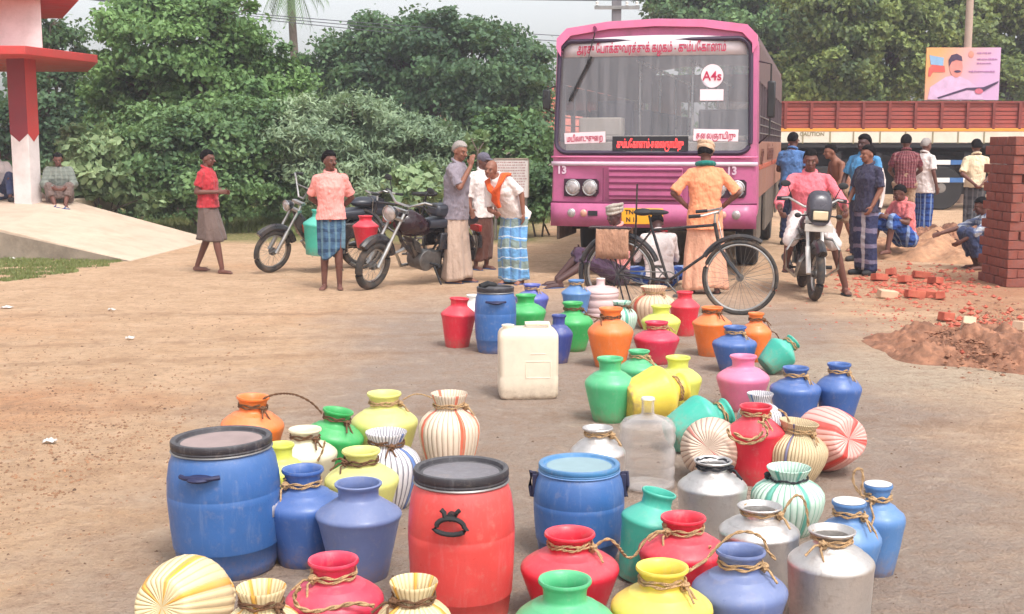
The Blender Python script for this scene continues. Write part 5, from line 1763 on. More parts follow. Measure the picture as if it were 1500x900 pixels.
            for i in range(rows + 1):
                z = zt + (zh - zt) * i / rows; tt = i / rows
                ps = []
                for q in 'LR':
                    hp_, kn, an = j['hip' + q], j['kn' + q], j['an' + q]
                    if z > hp_.z: p = hp_
                    elif z > kn.z: p = kn.lerp(hp_, (z - kn.z) / max(.01, hp_.z - kn.z))
                    else: p = an.lerp(kn, max(0, (z - an.z) / max(.01, kn.z - an.z)))
                    ps.append(p)
                if z > j['pelvis'].z:
                    wc = j['pelvis'].lerp(j['waist'], min(1.3, (z - j['pelvis'].z) / max(.01, (j['waist'].z - j['pelvis'].z))))
                    cx_, cy_ = wc.x, wc.y; a_, b__ = .150 * s * build, .116 * s * build
                else:
                    cx_, cy_ = (ps[0].x + ps[1].x) / 2, (ps[0].y + ps[1].y) / 2
                    a_ = abs(ps[0].x - ps[1].x) / 2 + (.095 - .02 * tt + fl * tt) * s; b__ = abs(ps[0].y - ps[1].y) / 2 + (.125 - .03 * tt + fl * tt) * s
                rg = []
                for k in range(n):
                    a = 2 * PI * k / n
                    rr_ = 1 + (amp * 8) * tt ** .7 * (.5 * math.sin(a * 7 + ph0 + .8 * tt) + .35 * math.sin(a * 12 + ph0 * 2) + .3 * math.sin(a * 3 + ph0))
                    x, y = math.cos(a), math.sin(a)
                    zz_ = z + (o.get('uneven', .02) * math.sin(a * 2 + ph0) * tt) * s
                    rg.append(V((cx_ + a_ * x * rr_, cy_ + b__ * y * rr_, zz_)))
                rings.append(rg)
            e.loft(rings, cap=False)
            e.build(nm, m, t, smooth=70, solid=.006)
            if o.get('knot', False):
                f = MB(); w0 = rings[1]
                f.tube([w0[k] + V((0, 0, 0)) for k in range(0, n, 3)], .02 * s, 8, closed=True); f.build('waist_fold', m, t)
        elif kind == 'wrap':   # cloth round bent legs of a seated or squatting figure
            g_ = o.get('g', .03); to = o.get('to', .55)
            for q in 'LR':
                e.cap(j['hip' + q], j['kn' + q], (.10 + g_) * s, (.06 + g_) * s)
                e.cap(j['kn' + q], j['kn' + q].lerp(j['an' + q], to), (.06 + g_) * s, (.055 + g_) * s, 14, False)
            e.cap(j['hipL'], j['hipR'], .13 * s, .13 * s); e.cap(j['pelvis'], j['waist'], .135 * s, .125 * s)
            kl, kr = j['knL'], j['knR']
            if o.get('web', True):
                for i in range(1, 6):
                    u = i / 6
                    e.cap(j['hipL'].lerp(j['hipR'], u), kl.lerp(kr, u) - V((0, 0, .03 * s * math.sin(u * PI))), .09 * s, .05 * s)
                    e.cap(kl.lerp(kr, u) - V((0, 0, .03)), kl.lerp(j['anL'], to).lerp(kr.lerp(j['anR'], to), u), .045 * s, .04 * s)
            wrinkles(e.build(nm, m, t, remesh=.011, sm=3), .028, .09)
        elif kind == 'trousers':
            for q in 'LR':
                e.cap(j['hip' + q], j['kn' + q], .098 * s, .072 * s); e.cap(j['kn' + q], j['kn' + q].lerp(j['an' + q], o.get('to', .95)), .070 * s, .062 * s, 14, False)
            e.cap(j['hipL'], j['hipR'], .12 * s, .12 * s); e.cap(j['pelvis'], j['waist'], .135 * s, .13 * s)
            wrinkles(e.build(nm, m, t, remesh=.010, sm=3), .024, .09)
        elif kind == 'turban':
            for k in range(5):
                pts = []
                for i in range(24):
                    a = 2 * PI * i / 24
                    pts.append(hc + Rh @ V((math.cos(a) * (.080 + .006 * math.sin(k * 2)), .012 + math.sin(a) * (.098), .045 + k * .016 + .022 * math.sin(a * 1 + k * 1.9))) * s)
                e.tube(pts, .018 * s, 8, closed=True)
            e.ell(hc + Rh @ V((0, .01, .07)) * s, (.078 * s, .095 * s, .07 * s), rot=Rh)
            e.build('turban', m, t, remesh=.006, sm=2)
        elif kind == 'cap':
            e.ell(hc + Rh @ V((0, .01, .045)) * s, (.084 * s, .104 * s, .082 * s), 20, 12, rot=Rh); e.ell(hc + Rh @ V((0, -.10, .045)) * s, (.06 * s, .05 * s, .012 * s), 14, 8, rot=Rh)
            e.build('cap', m, t)
        elif kind == 'shawl':
            e.loft(torso_rings(j, .03 * s, .12 * s, s * build))
            for q in 'LR': e.cap(j['upper'], j['sh' + q], .07 * s); e.cap(j['sh' + q], j['el' + q], .072 * s, .07 * s); e.cap(j['el' + q], j['el' + q].lerp(j['wr' + q], .7), .08 * s, .06 * s)
            e.build('shawl', m, t, remesh=.011, sm=4)
        elif kind == 'band':   # cloth strip through points given in body space
            pts = [(V(p) * s if o.get('raw') else pv * s + Rm @ (V(p) - pv) * s) for p in o['pts']]
            e.tube(pts, o.get('r', .04) * s, 12, radii=[r_ * s for r_ in o['radii']] if 'radii' in o else None, flat=o.get('flat', .35))
            e.build(nm, m, t, smooth=70)
        elif kind == 'shoes':
            for q in 'LR':
                an = j['an' + q]; sg = 1 if q == 'L' else -1
                tv = Matrix.Rotation(R(fwdtoe[0 if q == 'L' else 1]), 3, 'Z') @ V((.12 * sg, -1, 0)).normalized()
                f = MB(); gz = an.z - .05 * s
                base = V((an.x, an.y, gz)); f.cap(base - tv * .035 * s, base + tv * .15 * s, .044 * s, .040 * s); f.build('shoe', m, t)
        elif kind == 'sandals':
            for q in 'LR':
                an = j['an' + q]; sg = 1 if q == 'L' else -1
                tv = Matrix.Rotation(R(fwdtoe[0 if q == 'L' else 1]), 3, 'Z') @ V((.12 * sg, -1, 0)).normalized()
                base = V((an.x, an.y, max(.006, an.z - .085 * s)))
                f = MB(); f.ell(base + tv * .055 * s, (.05 * s, .14 * s, .010), 18, 8, rot=Matrix.Rotation(math.atan2(tv.y, tv.x) - PI / 2, 3, 'Z')); f.build('sandal', m, t)
    return t, j


C = cloth
c_white = C('white_cloth', lin(235, 222, 218, .95)); c_beige = C('beige_dhoti', lin(198, 172, 155)); c_greyv = C('greyish_violet_shirt', lin(150, 140, 150))
c_pink = C('pink_shirt', lin(242, 158, 150, .95)); c_red = C('red_shirt', lin(190, 58, 66)); c_tan = C('grey_brown_lungi', lin(118, 100, 94))
c_orange = C('peach_kurta', lin(250, 160, 118, .95)); c_peach = C('peach_dhoti', lin(242, 180, 150)); c_blue = C('blue_shirt', lin(92, 132, 190)); c_navy = C('navy_trousers', lin(50, 55, 85))
c_cream = C('cream_shirt', lin(238, 218, 185)); c_dnavy = C('dark_navy_shirt', lin(64, 62, 84)); c_brown = C('brown_lungi', lin(110, 72, 62)); c_saffron = C('orange_scarf', lin(240, 100, 45))
c_rider = C('salmon_shirt', lin(248, 128, 140)); c_green = C('teal_scarf', lin(40, 130, 120)); c_crimson = C('crimson_scarf', lin(205, 40, 60)); c_hot = C('bright_pink_shirt', lin(240, 130, 130))
c_short = C('khaki_shorts', lin(170, 140, 115)); c_turb = C('cream_turban', lin(215, 180, 150)); c_cap = C('grey_cap', lin(110, 105, 120)); c_sage = C('sage_shawl', lin(140, 150, 135)); c_jean = C('denim', lin(70, 80, 115))
c_lblue = C('light_blue_cloth', lin(90, 160, 215)); c_greyc = C('grey_headcloth', lin(190, 180, 168)); c_maroon = C('maroon_lungi', lin(84, 62, 84))
p_blue = plaid('blue_check_lungi', lin(80, 110, 140), lin(50, 70, 100), lin(120, 150, 160), 9, 9)
p_bent = plaid('sky_band_lungi', lin(120, 175, 225), lin(150, 155, 120), lin(90, 130, 190), 4.2, 7, wz=.4, wu=.2, white=lin(225, 235, 240))
p_navy = plaid('navy_plaid_lungi', lin(62, 66, 98), lin(150, 140, 165), lin(215, 205, 205), 5.2, 3, wz=.28, wu=.22)
p_bw = plaid('blue_white_lungi', lin(60, 95, 170), lin(35, 50, 110), lin(170, 190, 220), 10, 10)
p_red = plaid('red_check_shirt', lin(122, 62, 70), lin(80, 40, 52), lin(175, 130, 130), 20, 20, wz=.3, wu=.3)
p_dark = plaid('dark_plaid_lungi', lin(80, 80, 84), lin(45, 45, 52), lin(120, 118, 120), 7, 9)
p_sage = plaid('sage_check_shawl', lin(128, 134, 126), lin(112, 118, 112), lin(146, 150, 142), 16, 14)
p_chk = plaid('white_blue_check_shirt', lin(205, 210, 220), lin(90, 105, 150), lin(70, 90, 140), 14, 14)


def hgt(px, ytop, ybot, k=1.0):
    p = G(px, ybot); return at(px, ytop, p.y).z * k


# 1 red shirt walking right
person('man in red shirt and short grey wrap walking right with hands raised in front', G(308, 400), R(78), hgt(305, 220, 400),
       J=dict(elL=(.21, .06, 1.13), wrL=(.13, -.18, 1.12), elR=(-.21, .06, 1.13), wrR=(-.10, -.18, 1.13), knL=(.09, .06, .50), anL=(.10, .24, .10), knR=(-.09, -.14, .50), anR=(-.09, -.22, .085)),
       head=(0, 6, 0), clothes=[('shirt', c_red, dict(sleeve=.7, hem=.02, name='shirt')), ('lungi', c_tan, dict(hem=.46, flare=.012, name='lungi', amp=.010))], sk=0)
# 2 pink shirt, hands behind
person('man in pink shirt and blue checked short wrap standing with hands behind his back', G(487, 424), R(4), hgt(487, 222, 424),
       J=dict(elL=(.25, .10, 1.13), wrL=(.10, .17, .98), elR=(-.25, .10, 1.13), wrR=(-.08, .17, .98), knL=(.085, -.03, .48), anL=(.09, 0, .085), knR=(-.085, 0, .48), anR=(-.10, .02, .085)),
       head=(38, 0, 0), clothes=[('shirt', c_pink, dict(sleeve=.85, hem=.06)), ('lungi', p_blue, dict(hem=.44, flare=-.01, amp=.022, uneven=.07))], sk=0, hair='full', moustache=True)
# 3 grey shirt old man
person('grey haired man in grey violet shirt and long beige dhoti touching his mouth', G(668, 414), R(66), hgt(670, 207, 416),
       J=dict(elR=(-.20, -.14, 1.17), wrR=(-.06, -.20, 1.42), elL=(.22, .02, 1.12), wrL=(.2, -.1, .9), anR=(-.09, .03, .085), anL=(.09, -.06, .085)),
       lean=4, head=(-14, 8, 0), clothes=[('shirt', c_greyv, dict(sleeve=.9, hem=.16)), ('lungi', c_beige, dict(hem=.05, flare=.04, amp=.016)), ('sandals', M_slip)], sk=1, hm=M_hairg, build=1.06,
       hands={'R': ((.1, -.1, 1), (.8, 0, 0))})
# 4 white shirt with red scarf and cap
person('capped man in white shirt with crimson scarf and brown wrap, behind the grey haired man', G(706, 395), R(40), hgt(706, 224, 395),
       lean=3, head=(12, 8, 0), hair='none', clothes=[('shirt', c_white, dict(sleeve=1.3, hem=.16)), ('lungi', c_brown, dict(hem=.14, amp=.012)), ('cap', c_cap), ('band', c_crimson, dict(name='scarf', pts=[(.08, .1, 1.44), (.10, .0, 1.47), (.085, -.12, 1.42), (.08, -.155, 1.28), (.075, -.155, 1.1), (.07, -.15, .95)], r=.035, flat=.25)), ('sandals', M_slip)], sk=0)
# 5 bending man
person('bald man bending forward in white shirt with orange scarf and sky blue banded lungi', G(752, 416), R(-30), hgt(752, 232, 416) * 1.06,
       J=dict(pelvis=(0, .04, .90), elL=(.24, .02, 1.15), wrL=(.20, -.06, .93), elR=(-.20, -.14, 1.10), wrR=(-.06, -.26, 1.10), hipL=(.085, .04, .88), hipR=(-.085, .04, .88), knL=(.09, -.02, .47)),
       lean=27, side=-12, head=(6, 2, 10), hair='none', clothes=[('shirt', c_white, dict(sleeve=.9, hem=.10)), ('lungi', p_bent, dict(hem=.05, flare=.02, amp=.022)), ('band', c_saffron, dict(name='scarf', pts=[(.12, .10, 1.42), (.13, .0, 1.47), (.09, -.11, 1.40), (.03, -.15, 1.33), (-.03, -.17, 1.22), (-.02, -.17, 1.12)], radii=[.05, .055, .06, .065, .06, .05], flat=.5)), ('band', c_saffron, dict(name='scarf', pts=[(.0, .12, 1.42), (-.10, .07, 1.44), (-.10, -.05, 1.44), (-.05, -.13, 1.36), (-.02, -.15, 1.30)], radii=[.05, .05, .05, .06, .05], flat=.5)), ('sandals', M_slip)], sk=1)
SIT = dict(pelvis=(0, .0, .13), waist=(0, .0, .27), chest=(0, -.01, .50), upper=(0, -.01, .61), neck=(0, 0, .68), head=(0, -.04, .81), shL=(.175, 0, .62), shR=(-.175, 0, .62), elL=(.24, -.16, .40), elR=(-.24, -.16, .40), wrL=(.18, -.38, .42), wrR=(-.18, -.38, .42),
           hipL=(.10, -.02, .12), hipR=(-.10, -.02, .12), knL=(.15, -.42, .44), knR=(-.15, -.42, .44), anL=(.12, -.66, .085), anR=(-.12, -.66, .085))
def sit(**k):
    d = dict(SIT); d.update(k); return d
# 6 seated at bus front left
person('man seated behind the bicycle rear wheel with grey head cloth and legs stretched left', G(906, 417), R(-72), 1.66,
       J=sit(knL=(.12, -.42, .30), anL=(.14, -.80, .085), knR=(-.12, -.44, .36), anR=(-.12, -.72, .085), wrL=(.16, -.36, .40), wrR=(-.16, -.40, .42)), lean=2, head=(24, 2, 0), hair='none',
       clothes=[('shirt', c_pink, dict(sleeve=.6, hem=.0)), ('wrap', c_maroon, dict(to=.2)), ('turban', c_greyc), ('sandals', M_slip)], sk=2)
# 7 seated, back to camera, white shirt
person('man in white shirt seated with his back to the camera below the bus front', G(966, 421), R(184), 1.55,
       J=sit(knL=(.32, -.28, .16), anL=(-.05, -.42, .085), knR=(-.32, -.28, .16), anR=(.08, -.36, .085), wrL=(.24, -.34, .22), wrR=(-.24, -.34, .22)), lean=16, head=(0, 25, 0),
       clothes=[('shirt', c_white, dict(sleeve=1.2, hem=.04)), ('wrap', p_bw, dict(to=.5, web=False)), ('band', c_crimson, dict(name='neck_cloth', pts=[(-.1, .06, .69), (0, .09, .70), (.1, .06, .69)], r=.025, flat=.6))], sk=2, build=1.1)
# 8 peach kurta, back to camera, hands on hips
person('man in peach kurta and turban seen from behind with hands on hips facing the bus', G(1030, 430), R(176), hgt(1038, 210, 430),
       J=dict(elL=(.36, .06, 1.14), wrL=(.20, -.02, .985), elR=(-.36, .06, 1.14), wrR=(-.20, -.02, .985), anL=(.13, 0, .085), anR=(-.15, .05, .085), knL=(.12, -.02, .48), knR=(-.12, 0, .48)),
       lean=2, head=(-14, 16, 0), hair='full', hands={'L': ((-.5, .1, -.6), (-.6, 0, .4)), 'R': ((.5, .1, -.6), (.6, 0, .4))},
       clothes=[('shirt', c_orange, dict(sleeve=.95, hem=.20, name='kurta')), ('lungi', c_peach, dict(hem=.06, flare=.03, amp=.018)), ('turban', c_turb), ('band', c_green, dict(name='neck_cloth', pts=[(-.09, -.02, 1.47), (-.07, .07, 1.475), (.0, .10, 1.48), (.07, .07, 1.475), (.09, -.02, 1.47)], r=.032, flat=.9)), ('sandals', M_black)], sk=0, build=1.1)
# 9 blue shirt near bus side
person('man in blue shirt and navy trousers standing close to the bus side', G(1157, 359), R(150), hgt(1146, 195, 354),
       J=dict(elL=(.22, -.02, 1.14), wrL=(.16, -.24, 1.10), elR=(-.22, -.02, 1.14), wrR=(-.14, -.24, 1.10)), head=(-10, 4, 0),
       clothes=[('shirt', c_blue, dict(sleeve=.7, hem=.14)), ('trousers', c_navy), ('shoes', M_black)], sk=0, vox=.010)
# 10 beyond, pink shirt
person('man in salmon shirt glimpsed between the bus tail and the truck', G(1158, 320), R(70), 1.80, clothes=[('shirt', c_hot, dict(sleeve=.7)), ('trousers', c_navy)], sk=0, vox=.012)
# 11 rider
RID = dict(pelvis=(0, 0, .80), waist=(0, 0, .93), chest=(0, -.03, 1.14), upper=(0, -.04, 1.25), neck=(0, -.04, 1.32), head=(0, -.07, 1.455), shL=(.185, -.04, 1.25), shR=(-.185, -.04, 1.25),
           elL=(.34, -.20, 1.02), wrL=(.345, -.46, .93), elR=(-.34, -.20, 1.02), wrR=(-.345, -.46, .93), hipL=(.10, -.04, .80), hipR=(-.10, -.04, .80), knL=(.24, -.42, .56), anL=(.38, -.34, .10), knR=(-.23, -.40, .60), anR=(-.24, -.20, .33))
rl = Matrix.Translation(loc3) @ Matrix.Rotation(yaw3, 4, 'Z')
pr = rl @ V((.36, 0, 0))
person('rider in salmon pink shirt astride the motorcycle with the square headlight', pr, yaw3 + PI / 2, 1.66, J=RID, lean=2, head=(-6, 6, 0), curl=.9,
       clothes=[('shirt', c_rider, dict(sleeve=1.55, hem=.06)), ('wrap', c_white, dict(to=.02, web=False, g=.02, name='rolled_dhoti')), ('sandals', M_black)], sk=0, build=1.08, vox=.0075)
# 12 shirtless man behind rider
person('shirtless man in khaki shorts stooping left between the rider and the plaid wrapped man', G(1236, 368), R(-78), hgt(1245, 205, 368),
       J=dict(elL=(.2, -.10, 1.16), wrL=(.18, -.30, 1.0), elR=(-.2, -.12, 1.16), wrR=(-.16, -.34, 1.02), anL=(.09, .14, .085), anR=(-.09, -.10, .085)), lean=24, head=(0, 5, 0),
       clothes=[('trousers', c_short, dict(to=-.01 + .05, name='shorts'))], sk=1, vox=.011)
# 13 plaid lungi man
person('man in dark shirt and long navy plaid lungi looking left beside the brick rubble', G(1266, 403), R(-58), hgt(1266, 213, 403),
       J=dict(elL=(.22, .0, 1.13), wrL=(.18, -.10, .92), elR=(-.22, .0, 1.13), wrR=(-.2, -.14, .95)), head=(-14, 2, 0),
       clothes=[('shirt', c_dnavy, dict(sleeve=.9, hem=.10)), ('lungi', p_navy, dict(hem=.07, flare=.0, amp=.008)), ('shoes', M_black), ('band', c_white, dict(name='towel', pts=[(.20, .02, 1.40), (.22, .06, 1.25), (.22, .05, 1.05), (.2, .03, .9)], r=.03, flat=.4))], sk=1, hair='short')
# 14 head and blue shirt behind 13
person('black haired man in light blue cloth half hidden behind the plaid wrapped man', G(1260, 383), R(-40), hgt(1252, 196, 383) * .99,
       head=(-10, 0, 0), J=dict(wrR=(-.22, -.18, .98), elR=(-.26, 0, 1.14)), clothes=[('shirt', c_lblue, dict(sleeve=.8, hem=.10)), ('trousers', c_dnavy), ('shoes', M_black)], sk=2, hair='full', vox=.011)
# 15 red check shirt
person('man in maroon checked shirt standing with his back to the camera before the truck', G(1322, 352), R(172), hgt(1324, 198, 352),
       J=dict(elL=(.24, -.04, 1.14), wrL=(.16, -.22, 1.05), elR=(-.25, -.04, 1.14), wrR=(-.18, -.22, 1.04)), head=(-20, 4, 0), clothes=[('shirt', p_red, dict(sleeve=.75, hem=.08)), ('trousers', c_short, dict(to=.05, name='shorts'))], sk=0, hair='full', vox=.011)
# 16 white shirt
person('grey haired man in white shirt and blue striped lungi beside the maroon checked shirt', G(1350, 348), R(120), hgt(1350, 203, 348),
       J=dict(elL=(.24, .02, 1.13), wrL=(.2, -.16, 1.06)), head=(0, 2, 0), hm=M_hairg, clothes=[('shirt', c_white, dict(sleeve=.8, hem=.16)), ('lungi', p_bw, dict(hem=.08, amp=.012)), ('sandals', M_black)], sk=0, vox=.011)
# 17 seated pink
sp17 = G(1326, 378) + V((0, 0, .16))
person('man in salmon shirt and blue checked wrap seated on the sandy heap facing left', sp17, R(-66), 1.62,
       J=sit(knL=(.12, -.36, .42), anL=(.12, -.44, .0), knR=(-.14, -.38, .42), anR=(-.14, -.50, .0), wrL=(.10, -.34, .50), wrR=(-.1, -.34, .50)), lean=10, head=(-8, 8, 0),
       clothes=[('shirt', c_hot, dict(sleeve=.8, hem=.02)), ('wrap', p_bw, dict(to=.35))], sk=0)
# 18 cream shirt from behind
person('man in cream shirt and dark checked lungi with hands clasped behind his back', G(1424, 352), R(178), hgt(1422, 205, 352),
       J=dict(elL=(.25, .10, 1.13), wrL=(.08, .17, .97), elR=(-.25, .10, 1.13), wrR=(-.08, .17, .97)), head=(0, 2, 0),
       clothes=[('shirt', c_cream, dict(sleeve=.9, hem=.03)), ('lungi', p_dark, dict(hem=.12, amp=.018)), ('sandals', M_black)], sk=0, hair='full', vox=.011)
# 19 squatting man reaching left, half behind the bricks
person('squatting man in blue checked shirt reaching left from behind the brick stack', G(1446, 395), R(-92), 1.60,
       J=sit(pelvis=(0, .05, .22), waist=(0, .05, .36), chest=(0, -.02, .57), upper=(0, -.05, .68), neck=(0, -.06, .74), head=(0, -.12, .86), shL=(.175, -.04, .68), shR=(-.175, -.04, .68), elR=(-.20, -.32, .56), wrR=(-.18, -.58, .48), elL=(.2, -.25, .5), wrL=(.15, -.4, .4),
             hipL=(.10, .04, .22), hipR=(-.10, .04, .22), knL=(.14, -.30, .50), knR=(-.14, -.30, .50), anL=(.12, -.12, .085), anR=(-.12, -.12, .085)), head=(0, 14, 0),
       clothes=[('shirt', p_chk, dict(sleeve=1.1, hem=.0)), ('wrap', c_jean, dict(to=.75))], sk=0)
# 20, 21 seated in the shelter
pz = at(90, 296, 20.3)
person('old man wrapped in sage checked shawl seated on the edge of the ramp', V((pz.x, 20.25, pz.z - .06)), R(18), 1.60,
       J=sit(knL=(.16, -.30, .34), anL=(.10, -.42, .06), knR=(-.16, -.30, .34), anR=(-.08, -.42, .06), wrL=(.12, -.36, .36), wrR=(-.1, -.36, .36)), lean=6, head=(0, 6, 0), hm=M_hairb,
       clothes=[('shawl', p_sage), ('wrap', c_tan, dict(to=.6))], sk=0, vox=.011)
pz = at(0, 290, 20.6)
person('man in white shirt and jeans seated inside the shelter at the left edge', V((pz.x - .04, 20.6, pz.z - .04)), R(30), 1.62,
       J=sit(), lean=6, head=(20, 6, 0), clothes=[('shirt', c_white, dict(sleeve=.8, hem=.05)), ('trousers', c_jean), ('shoes', M_black)], sk=0, vox=.011)
# ------------------------------------------------------------------ water pots, barrels, cans
def plast(name, c, rough=.38, var=.07, dust=.35, k=.9):
    """moulded plastic, sun-faded in patches, with settled dust on surfaces that face up"""
    m, nt, b = newmat(name)
    co = nt.nodes.new('ShaderNodeTexCoord').outputs['Object']
    col = lin(*c, k)
    n1 = noisen(nt, co, 9, 6, .6)
    cc = mixc(nt, remap(nt, n1, .3, .7), mul(col, 1 - var), mul(col, 1 + var))
    mp = nt.nodes.new('ShaderNodeMapping'); mp.inputs['Scale'].default_value = (40, 40, 6); nt.links.new(co, mp.inputs[0])
    scr = noisen(nt, mp.outputs[0], 1.0, 6, .75)
    pale = tuple(min(1, .55 * x + .26) for x in col[:3]) + (1,)
    cc = mixc(nt, remap(nt, scr, .53, .8, 0, .36), cc, pale)
    n3 = noisen(nt, co, 26, 8, .7)
    cc = mixc(nt, remap(nt, n3, .55, .85, 0, dust), cc, lin(205, 185, 165))
    sz_ = nt.nodes.new('ShaderNodeSeparateXYZ'); nt.links.new(co, sz_.inputs[0])
    mud = mth(nt, 'MULTIPLY', remap(nt, sz_.outputs[2], 0, .11, .8, 0), remap(nt, n3, .35, .65))
    cc = mixc(nt, mud, cc, lin(160, 130, 108))
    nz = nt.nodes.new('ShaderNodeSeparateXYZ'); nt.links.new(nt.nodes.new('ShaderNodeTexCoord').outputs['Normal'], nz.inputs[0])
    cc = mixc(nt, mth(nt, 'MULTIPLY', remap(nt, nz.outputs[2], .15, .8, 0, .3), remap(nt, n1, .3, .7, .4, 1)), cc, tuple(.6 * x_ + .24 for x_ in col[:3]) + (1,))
    n4 = noisen(nt, co, 3.2, 3, .5)
    cc = mixc(nt, remap(nt, n4, .5, .75, 0, .35), cc, mul(col, .72))
    nt.links.new(cc, b.inputs['Base Color'])
    nt.links.new(remap(nt, n3, .3, .7, rough - .12, rough + .2), b.inputs['Roughness'])
    b.inputs['Subsurface Weight'].default_value = .12
    b.inputs['Subsurface Radius'].default_value = (.02, .02, .02)
    b.inputs['Specular IOR Level'].default_value = .5
    bump(nt, mth(nt, 'ADD', n1, mth(nt, 'MULTIPLY', n3, .25)), b, .22, .01)
    return m


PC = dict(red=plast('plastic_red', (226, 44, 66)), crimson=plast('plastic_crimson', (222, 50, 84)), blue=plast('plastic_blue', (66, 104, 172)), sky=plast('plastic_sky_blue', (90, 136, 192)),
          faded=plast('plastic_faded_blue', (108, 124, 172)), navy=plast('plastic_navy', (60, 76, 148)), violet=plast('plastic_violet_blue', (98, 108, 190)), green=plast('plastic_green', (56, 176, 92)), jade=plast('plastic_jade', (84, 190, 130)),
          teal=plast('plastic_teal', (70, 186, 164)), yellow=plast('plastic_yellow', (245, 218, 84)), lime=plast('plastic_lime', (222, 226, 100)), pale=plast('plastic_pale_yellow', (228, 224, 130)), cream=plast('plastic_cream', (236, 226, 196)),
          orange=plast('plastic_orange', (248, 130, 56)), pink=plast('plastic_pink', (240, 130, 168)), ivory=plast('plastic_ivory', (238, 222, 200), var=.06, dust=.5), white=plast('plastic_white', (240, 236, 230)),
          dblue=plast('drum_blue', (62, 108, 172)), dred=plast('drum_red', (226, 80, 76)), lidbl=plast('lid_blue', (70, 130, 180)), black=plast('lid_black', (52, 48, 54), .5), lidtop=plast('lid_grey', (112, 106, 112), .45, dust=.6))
W = lambda *c: lin(*c, .86)
RB = dict(
    redstr=ribbed('ribbed_cream_red', W(244, 224, 200), W(200, 160, 130), 34, [(.10, .13, W(235, 90, 50)), (.24, .265, W(238, 100, 55)), (.62, .65, W(235, 90, 50)), (.85, .88, W(235, 90, 60))]),
    yelstr=ribbed('ribbed_cream_yellow', W(250, 228, 180), W(215, 185, 130), 30, [(.12, .15, W(245, 170, 40)), (.27, .31, W(245, 180, 50)), (.60, .64, W(245, 170, 40)), (.76, .79, W(245, 180, 50)), (.9, .93, W(245, 170, 40))]),
    blk=ribbed('ribbed_white_black', W(238, 232, 235), W(60, 60, 85), 36, [(.20, .225, W(50, 110, 190))], .34),
    mint=ribbed('ribbed_mint', W(216, 238, 222), W(120, 190, 160), 34, [(.16, .19, W(60, 170, 150)), (.30, .33, W(60, 170, 150)), (.66, .69, W(60, 170, 150)), (.48, .50, W(80, 180, 160))]),
    straw=ribbed('ribbed_straw', W(228, 205, 165), W(170, 140, 100), 60, [(.22, .235, W(80, 90, 150))], .3),
    cream=ribbed('ribbed_cream', W(238, 212, 190), W(180, 135, 125), 32, [(.1, .12, W(220, 120, 110)), (.6, .62, W(220, 120, 110))]),
    pinkstr=ribbed('ribbed_pink_red', W(248, 190, 180), W(225, 120, 110), 26, [(.02, .07, W(230, 60, 50)), (.30, .35, W(232, 60, 50)), (.57, .62, W(230, 60, 50)), (.80, .85, W(230, 60, 50))]),
    bag=ribbed('ribbed_cream_bag', W(240, 205, 175), W(200, 150, 120), 28, [(.22, .26, W(225, 90, 60))]))


def alum(name, c, rough):
    m, nt, b = newmat(name)
    co = nt.nodes.new('ShaderNodeTexCoord').outputs['Object']
    n1 = noisen(nt, co, 6, 7, .7); n2 = noisen(nt, co, 40, 5, .7)
    s_ = nt.nodes.new('ShaderNodeSeparateXYZ'); nt.links.new(co, s_.inputs[0])
    cc = mixc(nt, remap(nt, n1, .35, .7), c, mul(c, .72))
    cc = mixc(nt, remap(nt, n2, .55, .8, 0, .4), cc, lin(150, 125, 105))
    nt.links.new(cc, b.inputs['Base Color'])
    b.inputs['Metallic'].default_value = .85
    nt.links.new(remap(nt, n1, .3, .7, rough - .08, rough + .12), b.inputs['Roughness'])
    bump(nt, mth(nt, 'ADD', n1, mth(nt, 'MULTIPLY', n2, .3)), b, .25, .02)
    return m


M_alu = alum('aluminium_dull', (.76, .71, .67, 1), .44)
M_alu2 = alum('aluminium_scoured', (.78, .74, .71, 1), .42)
m, nt, b = newmat('clear_can_plastic')
b.inputs['Base Color'].default_value = (.62, .58, .56, 1); b.inputs['Roughness'].default_value = .22
lw_ = nt.nodes.new('ShaderNodeLayerWeight'); lw_.inputs[0].default_value = .45
nt.links.new(remap(nt, lw_.outputs['Facing'], .1, .95, .06, .62), b.inputs['Alpha'])
M_clear = m
m, nt, b = newmat('pinkish_can_plastic')
b.inputs['Base Color'].default_value = (.85, .62, .6, 1); b.inputs['Roughness'].default_value = .25; b.inputs['Alpha'].default_value = .72
M_clearp = m

# profiles: (radius / R, height / h)
def prof_pot(v=0):
    sh = [.0, .02, -.02][v % 3]
    o = [(.50, 0), (.60, .0), (.64, .012), (.70, .10), (.85, .33), (.955, .50 + sh), (.992, .555 + sh), (1.0, .585 + sh), (.985, .62 + sh), (.93, .655 + sh), (.80, .705), (.66, .745), (.645, .755), (.625, .757), (.54, .775), (.455, .79), (.425, .805), (.415, .83), (.425, .90), (.445, .925), (.45, .94), (.49, .955), (.515, .968), (.52, .982), (.505, 1.0), (.475, .998), (.44, .98), (.385, .92), (.375, .81), (.55, .73), (.85, .62), (.85, .5), (.6, .05)]
    return o


def prof_angular():
    return [(.50, 0), (.64, 0), (.66, .015), (.74, .2), (.93, .58), (.985, .64), (1.0, .655), (.995, .675), (.95, .70), (.62, .80), (.50, .835), (.47, .85), (.47, .93), (.50, .95), (.55, .975), (.555, .99), (.53, 1.0), (.49, .995), (.44, .94), (.43, .84), (.8, .68), (.85, .6), (.6, .05)]


def prof_rib():
    return [(.1, .03), (.30, .015), (.52, .0), (.60, .015), (.70, .10), (.84, .25), (.95, .40), (1.0, .53), (.98, .62), (.88, .70), (.70, .765), (.52, .80), (.46, .82), (.455, .85), (.50, .90), (.57, .96), (.60, .99), (.59, 1.0), (.565, .99), (.50, .93), (.42, .85), (.45, .80), (.8, .66), (.9, .5), (.6, .05)]


